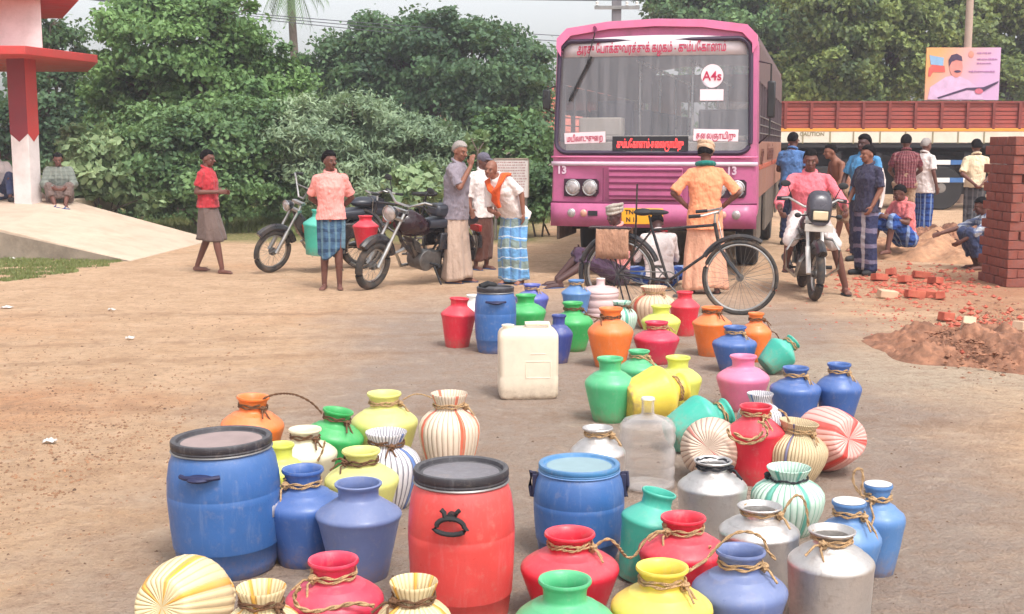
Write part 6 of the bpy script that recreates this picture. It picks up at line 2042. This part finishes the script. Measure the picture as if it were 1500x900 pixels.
def prof_alu():
    return [(.5, 0), (.86, 0), (.90, .012), (.925, .08), (.95, .30), (.985, .60), (1.0, .645), (1.005, .66), (.985, .69), (.90, .73), (.78, .765), (.76, .772), (.745, .785), (.60, .825), (.46, .855), (.43, .87), (.425, .93), (.45, .95), (.50, .965), (.545, .978), (.555, .992), (.54, 1.0), (.51, .998), (.48, .98), (.40, .94), (.395, .87), (.7, .76), (.93, .64), (.9, .3), (.85, .03)]


def prof_drum():
    return [(.75, 0), (.80, .0), (.83, .01), (.885, .08), (.93, .20), (.945, .205), (.95, .215), (.975, .35), (1.0, .55), (1.0, .60), (.995, .604), (1.0, .612), (.985, .72), (.94, .83), (.87, .90), (.845, .915), (.84, .935), (.84, .95)]


def solve(cx, yt, yb, w):
    """ground position, radius and height of a pot from its outline in the photograph"""
    if yb is None:
        d = (CAMH - .365) / ((yt - 210) / F) * .985
        y0 = d - .12
    else:
        y0 = G(cx, yb).y
        r = w * y0 / F / 2
        d = y0 + r * .62 * 1.02
    r = w * d / F / 2
    zt = at(cx, yt, d + r * .45).z
    x = at(cx, 600, d).x
    return V((x, d, 0)), r, max(.15, zt)


ROPE = [M_rope, M_ropedark]


def twist(q, pts, rr):
    """two-strand twisted rope along a path"""
    pts = [V(p) for p in pts]
    dense = []
    for i in range(len(pts) - 1):
        k = max(1, int((pts[i + 1] - pts[i]).length / (rr * 1.1)))
        dense += [pts[i].lerp(pts[i + 1], j / k) for j in range(k)]
    dense.append(pts[-1])
    for s_ in (0, PI):
        out = []
        for i, p in enumerate(dense):
            d = (dense[min(i + 1, len(dense) - 1)] - dense[max(0, i - 1)])
            d = d.normalized() if d.length > 1e-7 else V((1, 0, 0))
            u = V((0, 0, 1)) if abs(d.z) < .9 else V((1, 0, 0))
            x = d.cross(u).normalized(); y = x.cross(d)
            a = s_ + i * .75
            out.append(p + (x * math.cos(a) + y * math.sin(a)) * rr * .5)
        q.tube(out, rr * .58, 5)


def rope_ring(z, rad, m, par, knot=0, tail=True, loops=2, rr=.0052):
    q = MB(); pts = []
    n_ = 40
    for i in range(n_ * loops):
        a = 2 * PI * i / n_ + knot
        pts.append((math.cos(a) * (rad + rr), math.sin(a) * (rad + rr), z + .012 * i / n_ + .003 * math.sin(i * .9)))
    twist(q, pts, rr)
    k = V((math.cos(knot) * (rad + .012), math.sin(knot) * (rad + .012), z + .004))
    for i in range(3):
        q.torus(k + V((0, 0, .004 * i)), .011, rr, 'XYZ'[i % 3], 12, 6)
    if tail:
        out = V((math.cos(knot), math.sin(knot), 0)); side = V((-math.sin(knot), math.cos(knot), 0))
        q.tube([k, k + out * .02 + V((0, 0, -.01)), k + out * .035 + side * .02 + V((0, 0, -.05)), k + out * .05 + side * .015 + V((0, 0, -.085))], rr * .8, 6)
        q.tube([k, k + out * .02 - side * .02, k + out * .05 - side * .04 + V((0, 0, -.03))], rr * .8, 6)
    return q.build('rope', m, par, smooth=80)


POTS = {}


def pot(key, kind, cx, yt, yb, w, col, label, rope=None, knot=-.8, tilt=(0, 0), v=0, rz=None, lid=None, cat=None, group='water pots standing in the queue', pos=None, tiltdrop=0):
    p, r, h = pos if pos else solve(cx, yt, yb, w)
    nm = {'pot': 'water_pot', 'ang': 'water_pot', 'rib': 'striped_pot', 'alu': 'metal_pot'}[kind]
    pr_ = {'pot': prof_pot(v), 'ang': prof_angular(), 'rib': prof_rib(), 'alu': prof_alu()}[kind]
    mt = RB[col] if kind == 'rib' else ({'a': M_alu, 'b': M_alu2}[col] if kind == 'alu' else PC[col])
    rot = Euler((R(tilt[0]), R(tilt[1]), 0)).to_matrix() @ Matrix.Rotation(rnd.uniform(0, 6.28) if rz is None else rz, 3, 'Z')
    t = thing(nm, label, cat or {'pot': 'water pot', 'ang': 'water pot', 'rib': 'striped pot', 'alu': 'metal pot'}[kind], p, 0, group, rot=rot.to_euler())
    q = MB()
    n_ = 96 if kind == 'rib' else 56
    sd_ = rnd.uniform(0, 99)
    q.lathe([(a * r, z * h) for a, z in pr_], n_, rib=.012 if kind == 'rib' else 0, nr=34)
    # hand-made unevenness and dents
    amp_ = .010 if kind != 'alu' else .009
    for i, vv in enumerate(q.v):
        k_ = 1 + amp_ * 1.6 * noise.noise((vv.x / r * 1.1 + sd_, vv.y / r * 1.1, vv.z / r * 1.1)) + (amp_ * .6 * noise.noise((vv.x / r * 4 + sd_, vv.y / r * 4, vv.z / r * 4)))
        q.v[i] = V((vv.x * k_ + .012 * r * noise.noise((sd_, vv.z / h * 2, 0)), vv.y * k_, vv.z))
    bo_ = q.build('body', mt, t, smooth=32 if kind == 'alu' else 50)
    rim_r = pr_[21][0] * r
    neck_z, neck_r = {'pot': (.835, .42), 'ang': (.87, .47), 'rib': (.83, .478), 'alu': (.885, .43)}[kind]
    kz = knot - t.rotation_euler.z
    if rope:
        rope_ring(neck_z * h, neck_r * r, ROPE[0 if rope == 1 else 1], t, kz)
    if lid:
        q = MB(); lr = {'pot': .50, 'ang': .5, 'rib': .57, 'alu': .5}[kind] * r
        q.lathe([(.02, h * .995), (lr * .9, h * .995), (lr * .95, h * 1.005), (lr * .9, h * 1.008), (.02, h * 1.002)], 32); q.build('lid', PC[lid], t)
    POTS[key] = (t, p, r, h)
    return t


def arc(key, pts, d, m=None, rr=.0055):
    """a loop of rope belonging to a pot: photo points at distances d"""
    t = POTS[key][0]
    ds = d if isinstance(d, (list, tuple)) else [d] * len(pts)
    P_ = [at(x, y, dd) for (x, y), dd in zip(pts, ds)]
    out = []
    n_ = len(P_)
    for i in range(n_ - 1):
        p0, p1, p2, p3 = P_[max(0, i - 1)], P_[i], P_[i + 1], P_[min(n_ - 1, i + 2)]
        for k in range(6):
            u = k / 6
            out.append(.5 * ((2 * p1) + (p2 - p0) * u + (2 * p0 - 5 * p1 + 4 * p2 - p3) * u * u + (3 * p1 - p0 - 3 * p2 + p3) * u ** 3))
    out.append(P_[-1])
    q = MB(); twist(q, out, rr)
    return q.build('rope', m or M_rope, t, world=True, smooth=80)


def lying(key, kind, cx, cy, d, rpx, axis, col, label, hk=2.35, rope=0):
    """a pot lying down: centre of its belly in the photo, mouth pointing along axis"""
    r = rpx * d / F
    h = r * hk
    ax = V(axis).normalized()
    c = at(cx, cy, d)
    c.z = max(r * 1.0, c.z)
    zax = ax; xa = V((0, 0, 1)).cross(zax).normalized(); ya = zax.cross(xa)
    M = Matrix((xa, ya, zax)).transposed()
    base = c - ax * h * .57
    # rest on the ground: lowest point of body
    pr_ = {'pot': prof_pot(), 'ang': prof_angular(), 'rib': prof_rib()}[kind]
    low = min((base + ax * z * h).z - math.sqrt(max(0, 1 - ax.z ** 2)) * a * r for a, z in pr_)
    base.z -= low - .002
    return pot(key, kind, 0, 0, 0, 0, col, label, rope=rope, pos=(base, r, h), tilt=(0, 0), rz=0), M


def set_rot(t, M):
    e = M.to_euler(); t.rotation_euler = e
    WM[t.name] = Matrix.Translation(t.location) @ M.to_4x4()


g_ = 'water pots standing in the queue'
# ---- far cluster
pot('r1', 'ang', 670, 435, 511, 53, 'red', 'red plastic pot at the far left end of the queue beside a small blue drum', tilt=(0, 3))
pot('w1', 'pot', 694, 431, 486, 40, 'white', 'small white pot mostly hidden between the far red pot and small blue drum')
pot('g1', 'pot', 770, 430, 496, 60, 'green', 'green pot behind the ivory jerrycan, next to the small blue drum')
pot('v1', 'pot', 779, 415, 468, 50, 'violet', 'violet blue pot with pale rope at the feet of the bending man', rope=1)
pot('s1', 'ang', 843, 409, 470, 44, 'sky', 'light blue pot farthest back in the middle of the queue', rope=1)
pot('gr', 'pot', 838, 441, 517, 60, 'green', 'bright green pot right of the ivory jerrycan with rope at its neck', rope=2, knot=-.3)
pot('n1', 'pot', 818, 460, 534, 42, 'navy', 'dark blue pot peeking out behind the right side of the ivory jerrycan')
pot('m1', 'rib', 909, 440, 496, 46, 'mint', 'small mint ribbed pot behind the double mouthed orange pot', rope=2)
pot('c1', 'rib', 955, 418, 484, 66, 'bag', 'cream ribbed pot tied with cords behind the lime pot in the far cluster', rope=1)
pot('o1', 'pot', 893, 449, 541, 68, 'orange', 'large orange pot with rope at its neck beside the bright green pot', rope=2, knot=-2.4)
pot('l1', 'pot', 966, 446, 508, 58, 'lime', 'lime pot behind the crimson pot in the far cluster')
pot('r2', 'ang', 1000, 426, 494, 45, 'red', 'tall red pot standing behind the lime pot near the bicycle wheel')
pot('r3', 'pot', 960, 469, 536, 68, 'crimson', 'crimson pot in front of the lime pot and right of the large orange pot', rope=1, knot=.3)
pot('o2', 'ang', 1040, 448, 524, 58, 'orange', 'orange pot with a rope round its belly right of the tall red pot', rope=2, knot=-1)
pot('o3', 'pot', 1104, 457, 532, 46, 'orange', 'narrow orange pot behind the blue pot at the bicycle wheel', rope=2, knot=-.2)
pot('b1', 'pot', 1074, 476, 548, 66, 'blue', 'blue pot standing between the two orange pots near the bicycle wheel', rope=1, v=1)
# ---- middle cluster
pot('j1', 'pot', 893, 521, 622, 76, 'jade', 'jade green pot at the left front of the middle cluster')
pot('j2', 'pot', 935, 511, 584, 62, 'jade', 'jade pot with orange rag and rope, right behind the front jade pot', rope=1, knot=-.5)
pot('l2', 'pot', 992, 520, 608, 72, 'lime', 'yellow green pot standing behind the fallen yellow pot')
pot('p1', 'pot', 1087, 518, 606, 78, 'pink', 'pink pot, the only one in the queue')
pot('b2', 'pot', 1164, 535, 626, 76, 'blue', 'left of the two banded blue pots at the right side of the middle cluster', rope=1, v=1)
pot('b3', 'pot', 1227, 530, 622, 68, 'blue', 'right of the two banded blue pots, standing alone at the cluster edge', rope=1, v=2)
pot('k1', 'rib', 1113, 573, 660, 66, 'blk', 'white ribbed pot with black seams hidden behind the red roped pot')
pot('r4', 'ang', 1107, 590, 714, 88, 'red', 'red pot wound with thick rope standing between lying striped pots', rope=1, knot=-1.2)
pot('st', 'rib', 1160, 612, 716, 98, 'straw', 'straw coloured ribbed pot with one blue strip right of the red roped pot', rope=1, tilt=(0, 7))
pot('a1', 'alu', 876, 622, 742, 84, 'b', 'dull metal pot behind the mid blue drum, beside the clear water can', rope=1, knot=-.3)
pot('a2', 'alu', 1046, 668, 798, 104, 'b', 'grey metal pot with a black cord round its neck behind the red pots', rope=0)
rope_ring(.885 * POTS['a2'][3], .43 * POTS['a2'][2], mat('black_cord', (.03, .03, .035, 1), .9), POTS['a2'][0], -.5, loops=3)
pot('mt', 'rib', 1158, 678, 792, 110, 'mint', 'mint and white ribbed pot tied with black cord in the right cluster', rope=0)
rope_ring(.83 * POTS['mt'][3], .478 * POTS['mt'][2], mat('black_cord', (.03, .03, .035, 1), .9), POTS['mt'][0], -2.2, loops=1, tail=False)
# ---- near right cluster
pot('b4', 'pot', 1291, 704, 848, 84, 'sky', 'rearmost of the two white lidded blue pots at the right end', rope=1, lid='white', knot=-2.2, v=1)
pot('b5', 'pot', 1249, 728, 874, 100, 'sky', 'nearer of the two white lidded blue pots, beside the front metal pot', rope=1, lid='white', v=2)
pot('a3', 'alu', 1117, 733, 866, 122, 'b', 'metal pot with rope knot in front of the mint ribbed pot', rope=1, knot=-.5)
pot('t1', 'ang', 938, 712, 858, 96, 'teal', 'teal pot leaning right between the mid blue drum and the red pots', tilt=(-2, 13))
pot('r5', 'pot', 1004, 748, 892, 134, 'red', 'red pot with knotted rope behind the yellow pot', rope=1, knot=-2.5)
pot('r6', 'pot', 836, 770, 922, 150, 'red', 'red pot in front of the mid blue drum, joined by a wavy rope', rope=1, knot=-.4)
pot('a4', 'alu', 1225, 767, None, 130, 'a', 'large metal pot with open mouth at the front right of the queue', rope=1, knot=-2.2)
pot('y1', 'pot', 974, 818, None, 156, 'yellow', 'bright yellow pot at the bottom front of the queue', rope=1, knot=-.6)
pot('b6', 'pot', 1090, 795, None, 146, 'faded', 'dusty blue pot at the bottom front between the yellow and metal pots', rope=1, knot=-.4)
pot('g2', 'pot', 829, 836, None, 158, 'jade', 'light green pot at the bottom front centre of the picture')
# ---- near left cluster
pot('o4', 'pot', 366, 576, 692, 94, 'orange', 'orange pot behind the large blue drum with a dark rope arching right', rope=2, knot=-.7, tilt=(0, 3))
pot('g3', 'pot', 479, 595, 700, 90, 'green', 'green pot leaning in the left cluster, joined by dark rope to the orange pot', rope=2, knot=-.7, tilt=(0, 10))
pot('pl1', 'pot', 563, 571, 688, 100, 'pale', 'pale yellow pot at the back of the left cluster', rope=1, knot=-.1)
pot('rs', 'rib', 658, 572, 704, 92, 'redstr', 'cream ribbed pot with red drips standing behind the red drum', rope=1, knot=-.2)
pot('wh', 'pot', 446, 623, 726, 96, 'cream', 'creamy white pot between the green and blue pots of the left cluster', rope=2, knot=-.7)
pot('li', 'pot', 410, 646, 760, 78, 'lime', 'lime pot half hidden right behind the large blue drum')
pot('bw', 'rib', 565, 627, 752, 104, 'blk', 'white ribbed pot with black seams and one blue strip left of the red drum', rope=2, knot=-1.2)
pot('pl2', 'pot', 528, 653, 776, 112, 'pale', 'pale yellow pot behind the faded blue pot of the left cluster', rope=2, knot=-2.5)
pot('nb', 'pot', 441, 679, 836, 122, 'blue', 'deep blue pot with pale rope right beside the large blue drum', rope=1, knot=-2.4, v=1)
pot('fb', 'ang', 523, 699, 858, 130, 'faded', 'faded blue pot between the large blue drum and the red drum, without rope', v=1)
pot('r7', 'pot', 484, 808, None, 150, 'crimson', 'crimson pot with thick twisted rope at the bottom left front', rope=1, knot=-2.4)
pot('ys', 'rib', 603, 842, None, 124, 'yelstr', 'cream ribbed pot with orange strips standing at the bottom, left of the red drum base', rope=2, knot=-2.5)
pot('ys2', 'rib', 375, 850, None, 128, 'yelstr', 'cream ribbed pot with wide mouth at the bottom left, beside the lying striped pot', rope=2, knot=-.6)

# ---- fallen pots
def lay(key, kind, cx, cy, d, rpx, axis, col, label, hk=2.35, rope=0):
    t, M = lying(key, kind, cx, cy, d, rpx, axis, col, label, hk, rope)
    set_rot(t, M); return t
lay('ly', 'pot', 965, 592, 7.0, 42, (.85, .35, .15), 'yellow', 'yellow pot lying on its side in front of the yellow green pot', rope=1)
lay('lt', 'pot', 1030, 628, 6.3, 42, (.85, .25, .30), 'teal', 'teal pot lying on its side with its mouth toward the pink pot', rope=1)
lay('lc', 'rib', 1042, 688, 5.75, 47, (.25, .93, -.25), 'cream', 'cream ribbed pot lying with its round base toward the camera')
lay('lp', 'rib', 1206, 674, 5.9, 49, (-.35, .9, -.22), 'pinkstr', 'pink and red ribbed pot lying with its base toward the camera')
lay('ltg', 'pot', 1144, 543, 8.45, 25, (.75, .2, .62), 'teal', 'small teal pot tipped over behind the banded blue pots', rope=1)
lay('lys', 'rib', 280, 908, 3.78, 70, (.22, .93, -.25), 'yelstr', 'cream and yellow ribbed pot lying with its fan patterned base up at bottom left')

# ---- loops of rope
def dep(k, o=0): return POTS[k][1].y + o
arc('o4', [(372, 598), (388, 583), (410, 577), (434, 579), (456, 590), (472, 606)], [dep('o4', -.05)] * 3 + [dep('g3', -.05)] * 3, M_ropedark)
arc('pl1', [(590, 586), (606, 578), (622, 579), (638, 586)], dep('pl1'), M_rope, .004)
arc('r6', [(866, 812), (876, 797), (892, 790), (905, 800), (918, 816), (930, 814), (943, 795), (958, 781), (976, 778)], [dep('r6', .0)] * 4 + [dep('r5', -.1)] * 5)
arc('r5', [(1040, 800), (1036, 818), (1016, 832), (1000, 842)], [dep('r5', -.1)] * 2 + [dep('y1', .05)] * 2)
arc('b6', [(1036, 818), (1056, 796), (1078, 781), (1100, 780), (1118, 790), (1124, 806), (1136, 820)], dep('b6'), M_rope)
arc('a3', [(1143, 766), (1152, 742), (1166, 726), (1177, 732), (1182, 750), (1184, 772)], dep('a3', .05))
arc('b4', [(1258, 722), (1250, 706), (1252, 690), (1262, 688), (1264, 706), (1260, 722), (1266, 728)], dep('b4', -.08))
arc('r7', [(440, 860), (432, 872), (436, 888), (458, 896), (490, 890), (520, 884), (548, 888)], dep('r7', -.14), M_rope, .0075)
arc('r4', [(1066, 628), (1070, 640), (1090, 650), (1112, 646), (1124, 636), (1120, 622), (1110, 618)], dep('r4', -.16), M_rope, .008)
arc('r4', [(1075, 634), (1094, 644), (1110, 640), (1118, 632)], dep('r4', -.165), M_rope, .008)
arc('st', [(1140, 600), (1150, 606), (1156, 620), (1153, 630)], dep('st', -.05), M_rope)
arc('j2', [(936, 522), (952, 530), (968, 548), (976, 566), (980, 590)], dep('j2', -.2), M_rope)
arc('o3', [(1116, 494), (1130, 486), (1140, 494), (1142, 516)], dep('o3'), M_ropedark)
arc('o1', [(855, 460), (868, 464), (880, 468)], dep('o1', -.1), M_ropedark)
arc('wh', [(476, 646), (472, 662), (465, 676)], dep('wh', -.15), M_rope)
arc('c1', [(920, 452), (932, 438), (944, 430)], dep('c1', -.1), M_rope)
arc('fb' if False else 'pl2', [(486, 676), (498, 672), (508, 678)], dep('pl2', -.15), M_ropedark)


# ---- drums
def drum(label, cx, yt, yb, w, body, lidm, topm, handles, tilt=(0, 0), group='lidded drums', collar=None):
    p, r, h = solve(cx, yt, yb, w)
    y0 = G(cx, yb).y; r = w * (y0 + .25) / F / 2; d = y0 + r * .83; p = V((at(cx, 600, d).x, d, 0)); h = at(cx, yt, d + r * .8).z
    t = thing('drum', label, 'drum', p, 0, group, rot=Euler((R(tilt[0]), R(tilt[1]), 0)))
    q = MB(); sd_ = rnd.uniform(0, 99)
    q.lathe([(a * r, z * h) for a, z in prof_drum()], 64)
    for i, vv in enumerate(q.v): k_ = 1 + .008 * noise.noise((vv.x * 3 + sd_, vv.y * 3, vv.z * 3)); q.v[i] = V((vv.x * k_, vv.y * k_, vv.z))
    q.build('body', body, t, smooth=50)
    lr = r * .895
    q = MB(); q.lathe([(.02, h * .965), (lr * .80, h * .962), (lr * .86, h * .968), (lr * .885, h * .992), (lr * .93, h), (lr * .985, h * .997), (lr, h * .985), (lr * 1.0, h * .955), (lr * .985, h * .945), (lr * .995, h * .935), (lr * .98, h * .922), (lr * .93, h * .92)], 64)
    ld = q.build('lid', lidm, t, smooth=35)
    q = MB(); q.lathe([(.01, h * .969), (lr * .42, h * .970), (lr * .62, h * .968), (lr * .80, h * .966)], 48, cap0=True, cap1=True); q.build('lid_panel', topm, ld)
    q = MB(); q.lathe([(lr * .985, h * .925), (lr * 1.012, h * .917), (lr * .985, h * .908)], 64, cap0=False, cap1=False); q.build('clamp_ring', collar or M_steel, ld)
    for (a, kind) in handles:
        o = V((math.cos(a), math.sin(a), 0)); sd = V((-math.sin(a), math.cos(a), 0)); rr_ = r * .985; z = h * .80
        q = MB()
        if kind == 'slot':
            q.tube([o * rr_ * .985 + sd * -.075 + V((0, 0, z)), o * (rr_ + .018) + sd * -.05 + V((0, 0, z)), o * (rr_ + .022) + V((0, 0, z)), o * (rr_ + .018) + sd * .05 + V((0, 0, z)), o * rr_ * .985 + sd * .075 + V((0, 0, z))], .009, 8)
            q.ell(o * (rr_ - .004) + V((0, 0, z - .006)), (.05, .05, .014))
            q.build('handle', mat('slot_dark', lin(40, 44, 84), .6), t)
        elif kind == 'grip':
            z = h * .73; oo = o * (rr_ + .022)
            q.tube([oo + sd * (.045 * math.cos(x)) * (1 + .25 * (math.sin(x) < 0)) + V((0, 0, z + .026 * math.sin(x))) for x in [2 * PI * i / 18 for i in range(18)]], .0085, 8, closed=True)
            for s_ in (-1, 1): q.tube([oo + sd * .016 * s_ + V((0, 0, z + .02)), oo * .99 + sd * .020 * s_ + V((0, 0, z + .045)), oo * .99 + sd * .03 * s_ + V((0, 0, z + .055))], .008, 6)
            q.cyl(o * rr_ * .97 + V((0, 0, z + .03)), oo + V((0, 0, z + .03)), .014)
            q.build('handle', M_black, t)
        else:
            q.tube([o * rr_ * .95 + V((0, 0, z + .03)), o * (rr_ + .012) + V((0, 0, z + .035)), o * (rr_ + .016) + V((0, 0, z - .02)), o * (rr_ + .010) + V((0, 0, z - .06)), o * rr_ * .97 + V((0, 0, z - .06))], .008, 8)
            q.box(o * (rr_ - .005) + V((0, 0, z - .01)), (.025, .04, .08), rz=a); q.build('handle', mat('handle_dark', lin(50, 50, 80), .6), t, bevel=.006)
    return t, p, r, h


dA = drum('large blue drum with a dusty black rimmed lid at the left', 328, 624, 855, 165, PC['dblue'], PC['black'], mat('lid_dust', lin(165, 145, 142), .8, var=.15, vs=9), [(R(-100), 'slot')], tilt=(0, -1.5))
q = MB(); t, p, r, h = dA
for i in range(7):
    a = R(-22 + i * 2.5)
    for z in (.42, .60): q.v.append(V((math.cos(a) * (r * .995), math.sin(a) * (r * .995), h * z)))
q.f = [(2 * i, 2 * i + 2, 2 * i + 3, 2 * i + 1) for i in range(6)]
q.build('paper_label', mat('paper_label', lin(235, 230, 235), .7), t, solid=.002)
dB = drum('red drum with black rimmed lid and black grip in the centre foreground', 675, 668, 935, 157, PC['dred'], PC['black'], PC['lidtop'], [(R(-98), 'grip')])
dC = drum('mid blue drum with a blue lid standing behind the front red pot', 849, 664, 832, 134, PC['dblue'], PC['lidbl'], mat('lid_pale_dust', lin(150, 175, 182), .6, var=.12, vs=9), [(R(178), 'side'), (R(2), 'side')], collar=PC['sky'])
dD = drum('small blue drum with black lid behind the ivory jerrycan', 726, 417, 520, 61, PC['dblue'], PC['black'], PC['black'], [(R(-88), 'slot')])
q = MB(); t, p, r, h = dD
q.tube([(-.10, -.05, h * 1.0), (-.05, -.08, h * 1.05), (.0, -.02, h * 1.03), (-.06, .05, h * 1.045), (-.12, .0, h * 1.01)], .016, 8); q.build('strap_bundle', M_black, t)

# ---- clear 20 litre water cans
def watercan(label, cx, yt, yb, w, m, tilt=(0, 0)):
    p, r, h = solve(cx, yt, yb, w)
    t = thing('water_can', label, 'water can', p, 0, 'clear water cans', rot=Euler((R(tilt[0]), R(tilt[1]), 0)))
    pr_ = [(.5, .02), (.88, 0), (.96, .03), (.97, .10), (.93, .13), (.97, .16), (.97, .24), (.92, .27), (.97, .30), (.97, .44), (.90, .47), (.90, .50), (.97, .53), (.98, .60), (.94, .63), (.98, .66), (.95, .71), (.82, .765), (.50, .80), (.28, .815), (.24, .83), (.22, .86), (.22, .975), (.25, .98), (.25, 1.0), (.20, 1.0), (.19, .83), (.6, .76), (.88, .70), (.92, .5), (.90, .05)]
    q = MB(); q.lathe([(a * r, z * h) for a, z in pr_], 48); q.build('body', m, t, smooth=50)
    q = MB(); q.cyl((0, 0, h * .99), (0, 0, h * 1.012), r * .235, r * .22, 24); q.build('cap', PC['white'], t)
    return t
watercan('clear ribbed water can in the middle of the queue beside the teal pot', 949, 580, 722, 86, M_clear)
watercan('pinkish water can at the far end beside the light blue pot', 878, 407, 466, 56, M_clearp)

# ---- jerrycan
p = G(773, 588); d = p.y
wj = 89 * d / F; hj = at(773, 474, d + .1).z
t = thing('jerrycan', 'ivory rectangular jerrycan standing alone in front of the far cluster', 'jerrycan', (at(773, 560, d + .12).x, d + .13, 0), R(4))
q = MB(); rings = []
def rr4(wx_, wy_, z, rc):
    out = []
    for cx_, cy_, a0 in ((wx_ - rc, -wy_ + rc, -90), (wx_ - rc, wy_ - rc, 0), (-wx_ + rc, wy_ - rc, 90), (-wx_ + rc, -wy_ + rc, 180)):
        for i in range(5):
            a = R(a0 + 22.5 * i); out.append((cx_ + rc * math.cos(a), cy_ + rc * math.sin(a), z))
    return out
W2, D2 = wj / 2, .115
for z, k in ((0, .84), (.012, .90), (.03, .96), (.07, 1.0), (.30, 1.0), (.315, .985), (.33, 1.0), (.80, 1.0), (.86, .99), (.90, .94), (.925, .86), (.935, .78)):
    rings.append(rr4(W2 * k, D2 * (k if k < .97 else 1), hj * z, .035))
q.loft(rings); q.v = [V((v_.x * (1 + .012 * noise.noise((v_.z * 6, v_.y * 6, 1))), v_.y + .006 * noise.noise((v_.x * 9, v_.z * 9, 4)), v_.z)) for v_ in q.v]
q.build('body', PC['ivory'], t, bevel=.006, smooth=45)
q = MB(); q.tube([(-.02, 0, hj * .93), (-.015, 0, hj * .985), (.06, 0, hj * .99), (.13, 0, hj * .985), (.135, 0, hj * .93)], .016, 10); q.build('handle', PC['ivory'], t)
q = MB(); q.cyl((-W2 * .68, -.02, hj * .9), (-W2 * .68, -.02, hj * .965), .034, n=24); q.cyl((-W2 * .68, -.02, hj * .965), (-W2 * .68, -.02, hj * .985), .038, n=24)
for k in range(18): q.box((-W2 * .68 + .038 * math.cos(k * .349), -.02 + .038 * math.sin(k * .349), hj * .975), (.004, .004, hj * .02))
q.build('cap', PC['ivory'], t)
q = MB(); zf = -D2 - .0015
q.box((W2 * .30, zf, hj * .52), (W2 * .85, .004, .006)); q.box((W2 * .30, zf, hj * .30), (W2 * .85, .004, .006)); q.box((-W2 * .12, zf, hj * .41), (.006, .004, hj * .22)); q.box((W2 * .72, zf, hj * .41), (.006, .004, hj * .22))
q.box((W2 * .30, zf, hj * .62), (W2 * .5, .004, .006)); q.build('moulded_panel', PC['ivory'], t, bevel=.0015)

# ---- pots carried on the two wheelers
ps = at(463, 357, 15.3)
q_, r_, h_ = None, 24 * 15.3 / F, 66 * 15.3 / F
t = pot('mg', 'ang', 0, 0, 0, 0, 'teal', 'green pot resting in the footwell of the black moped', pos=(V((at(464, 374, 15.2).x, 15.2, at(464, 374, 15.2).z)), r_, h_), group=None, tilt=(0, 6))
t = pot('mr', 'ang', 0, 0, 0, 0, 'red', 'bright red pot hanging beside the seat of the parked black moped', pos=(V((at(536, 363, 13.9).x, 13.9, at(536, 363, 13.9).z)), 19.5 * 13.9 / F, 47 * 13.9 / F), group=None)
tag(t, group=None)
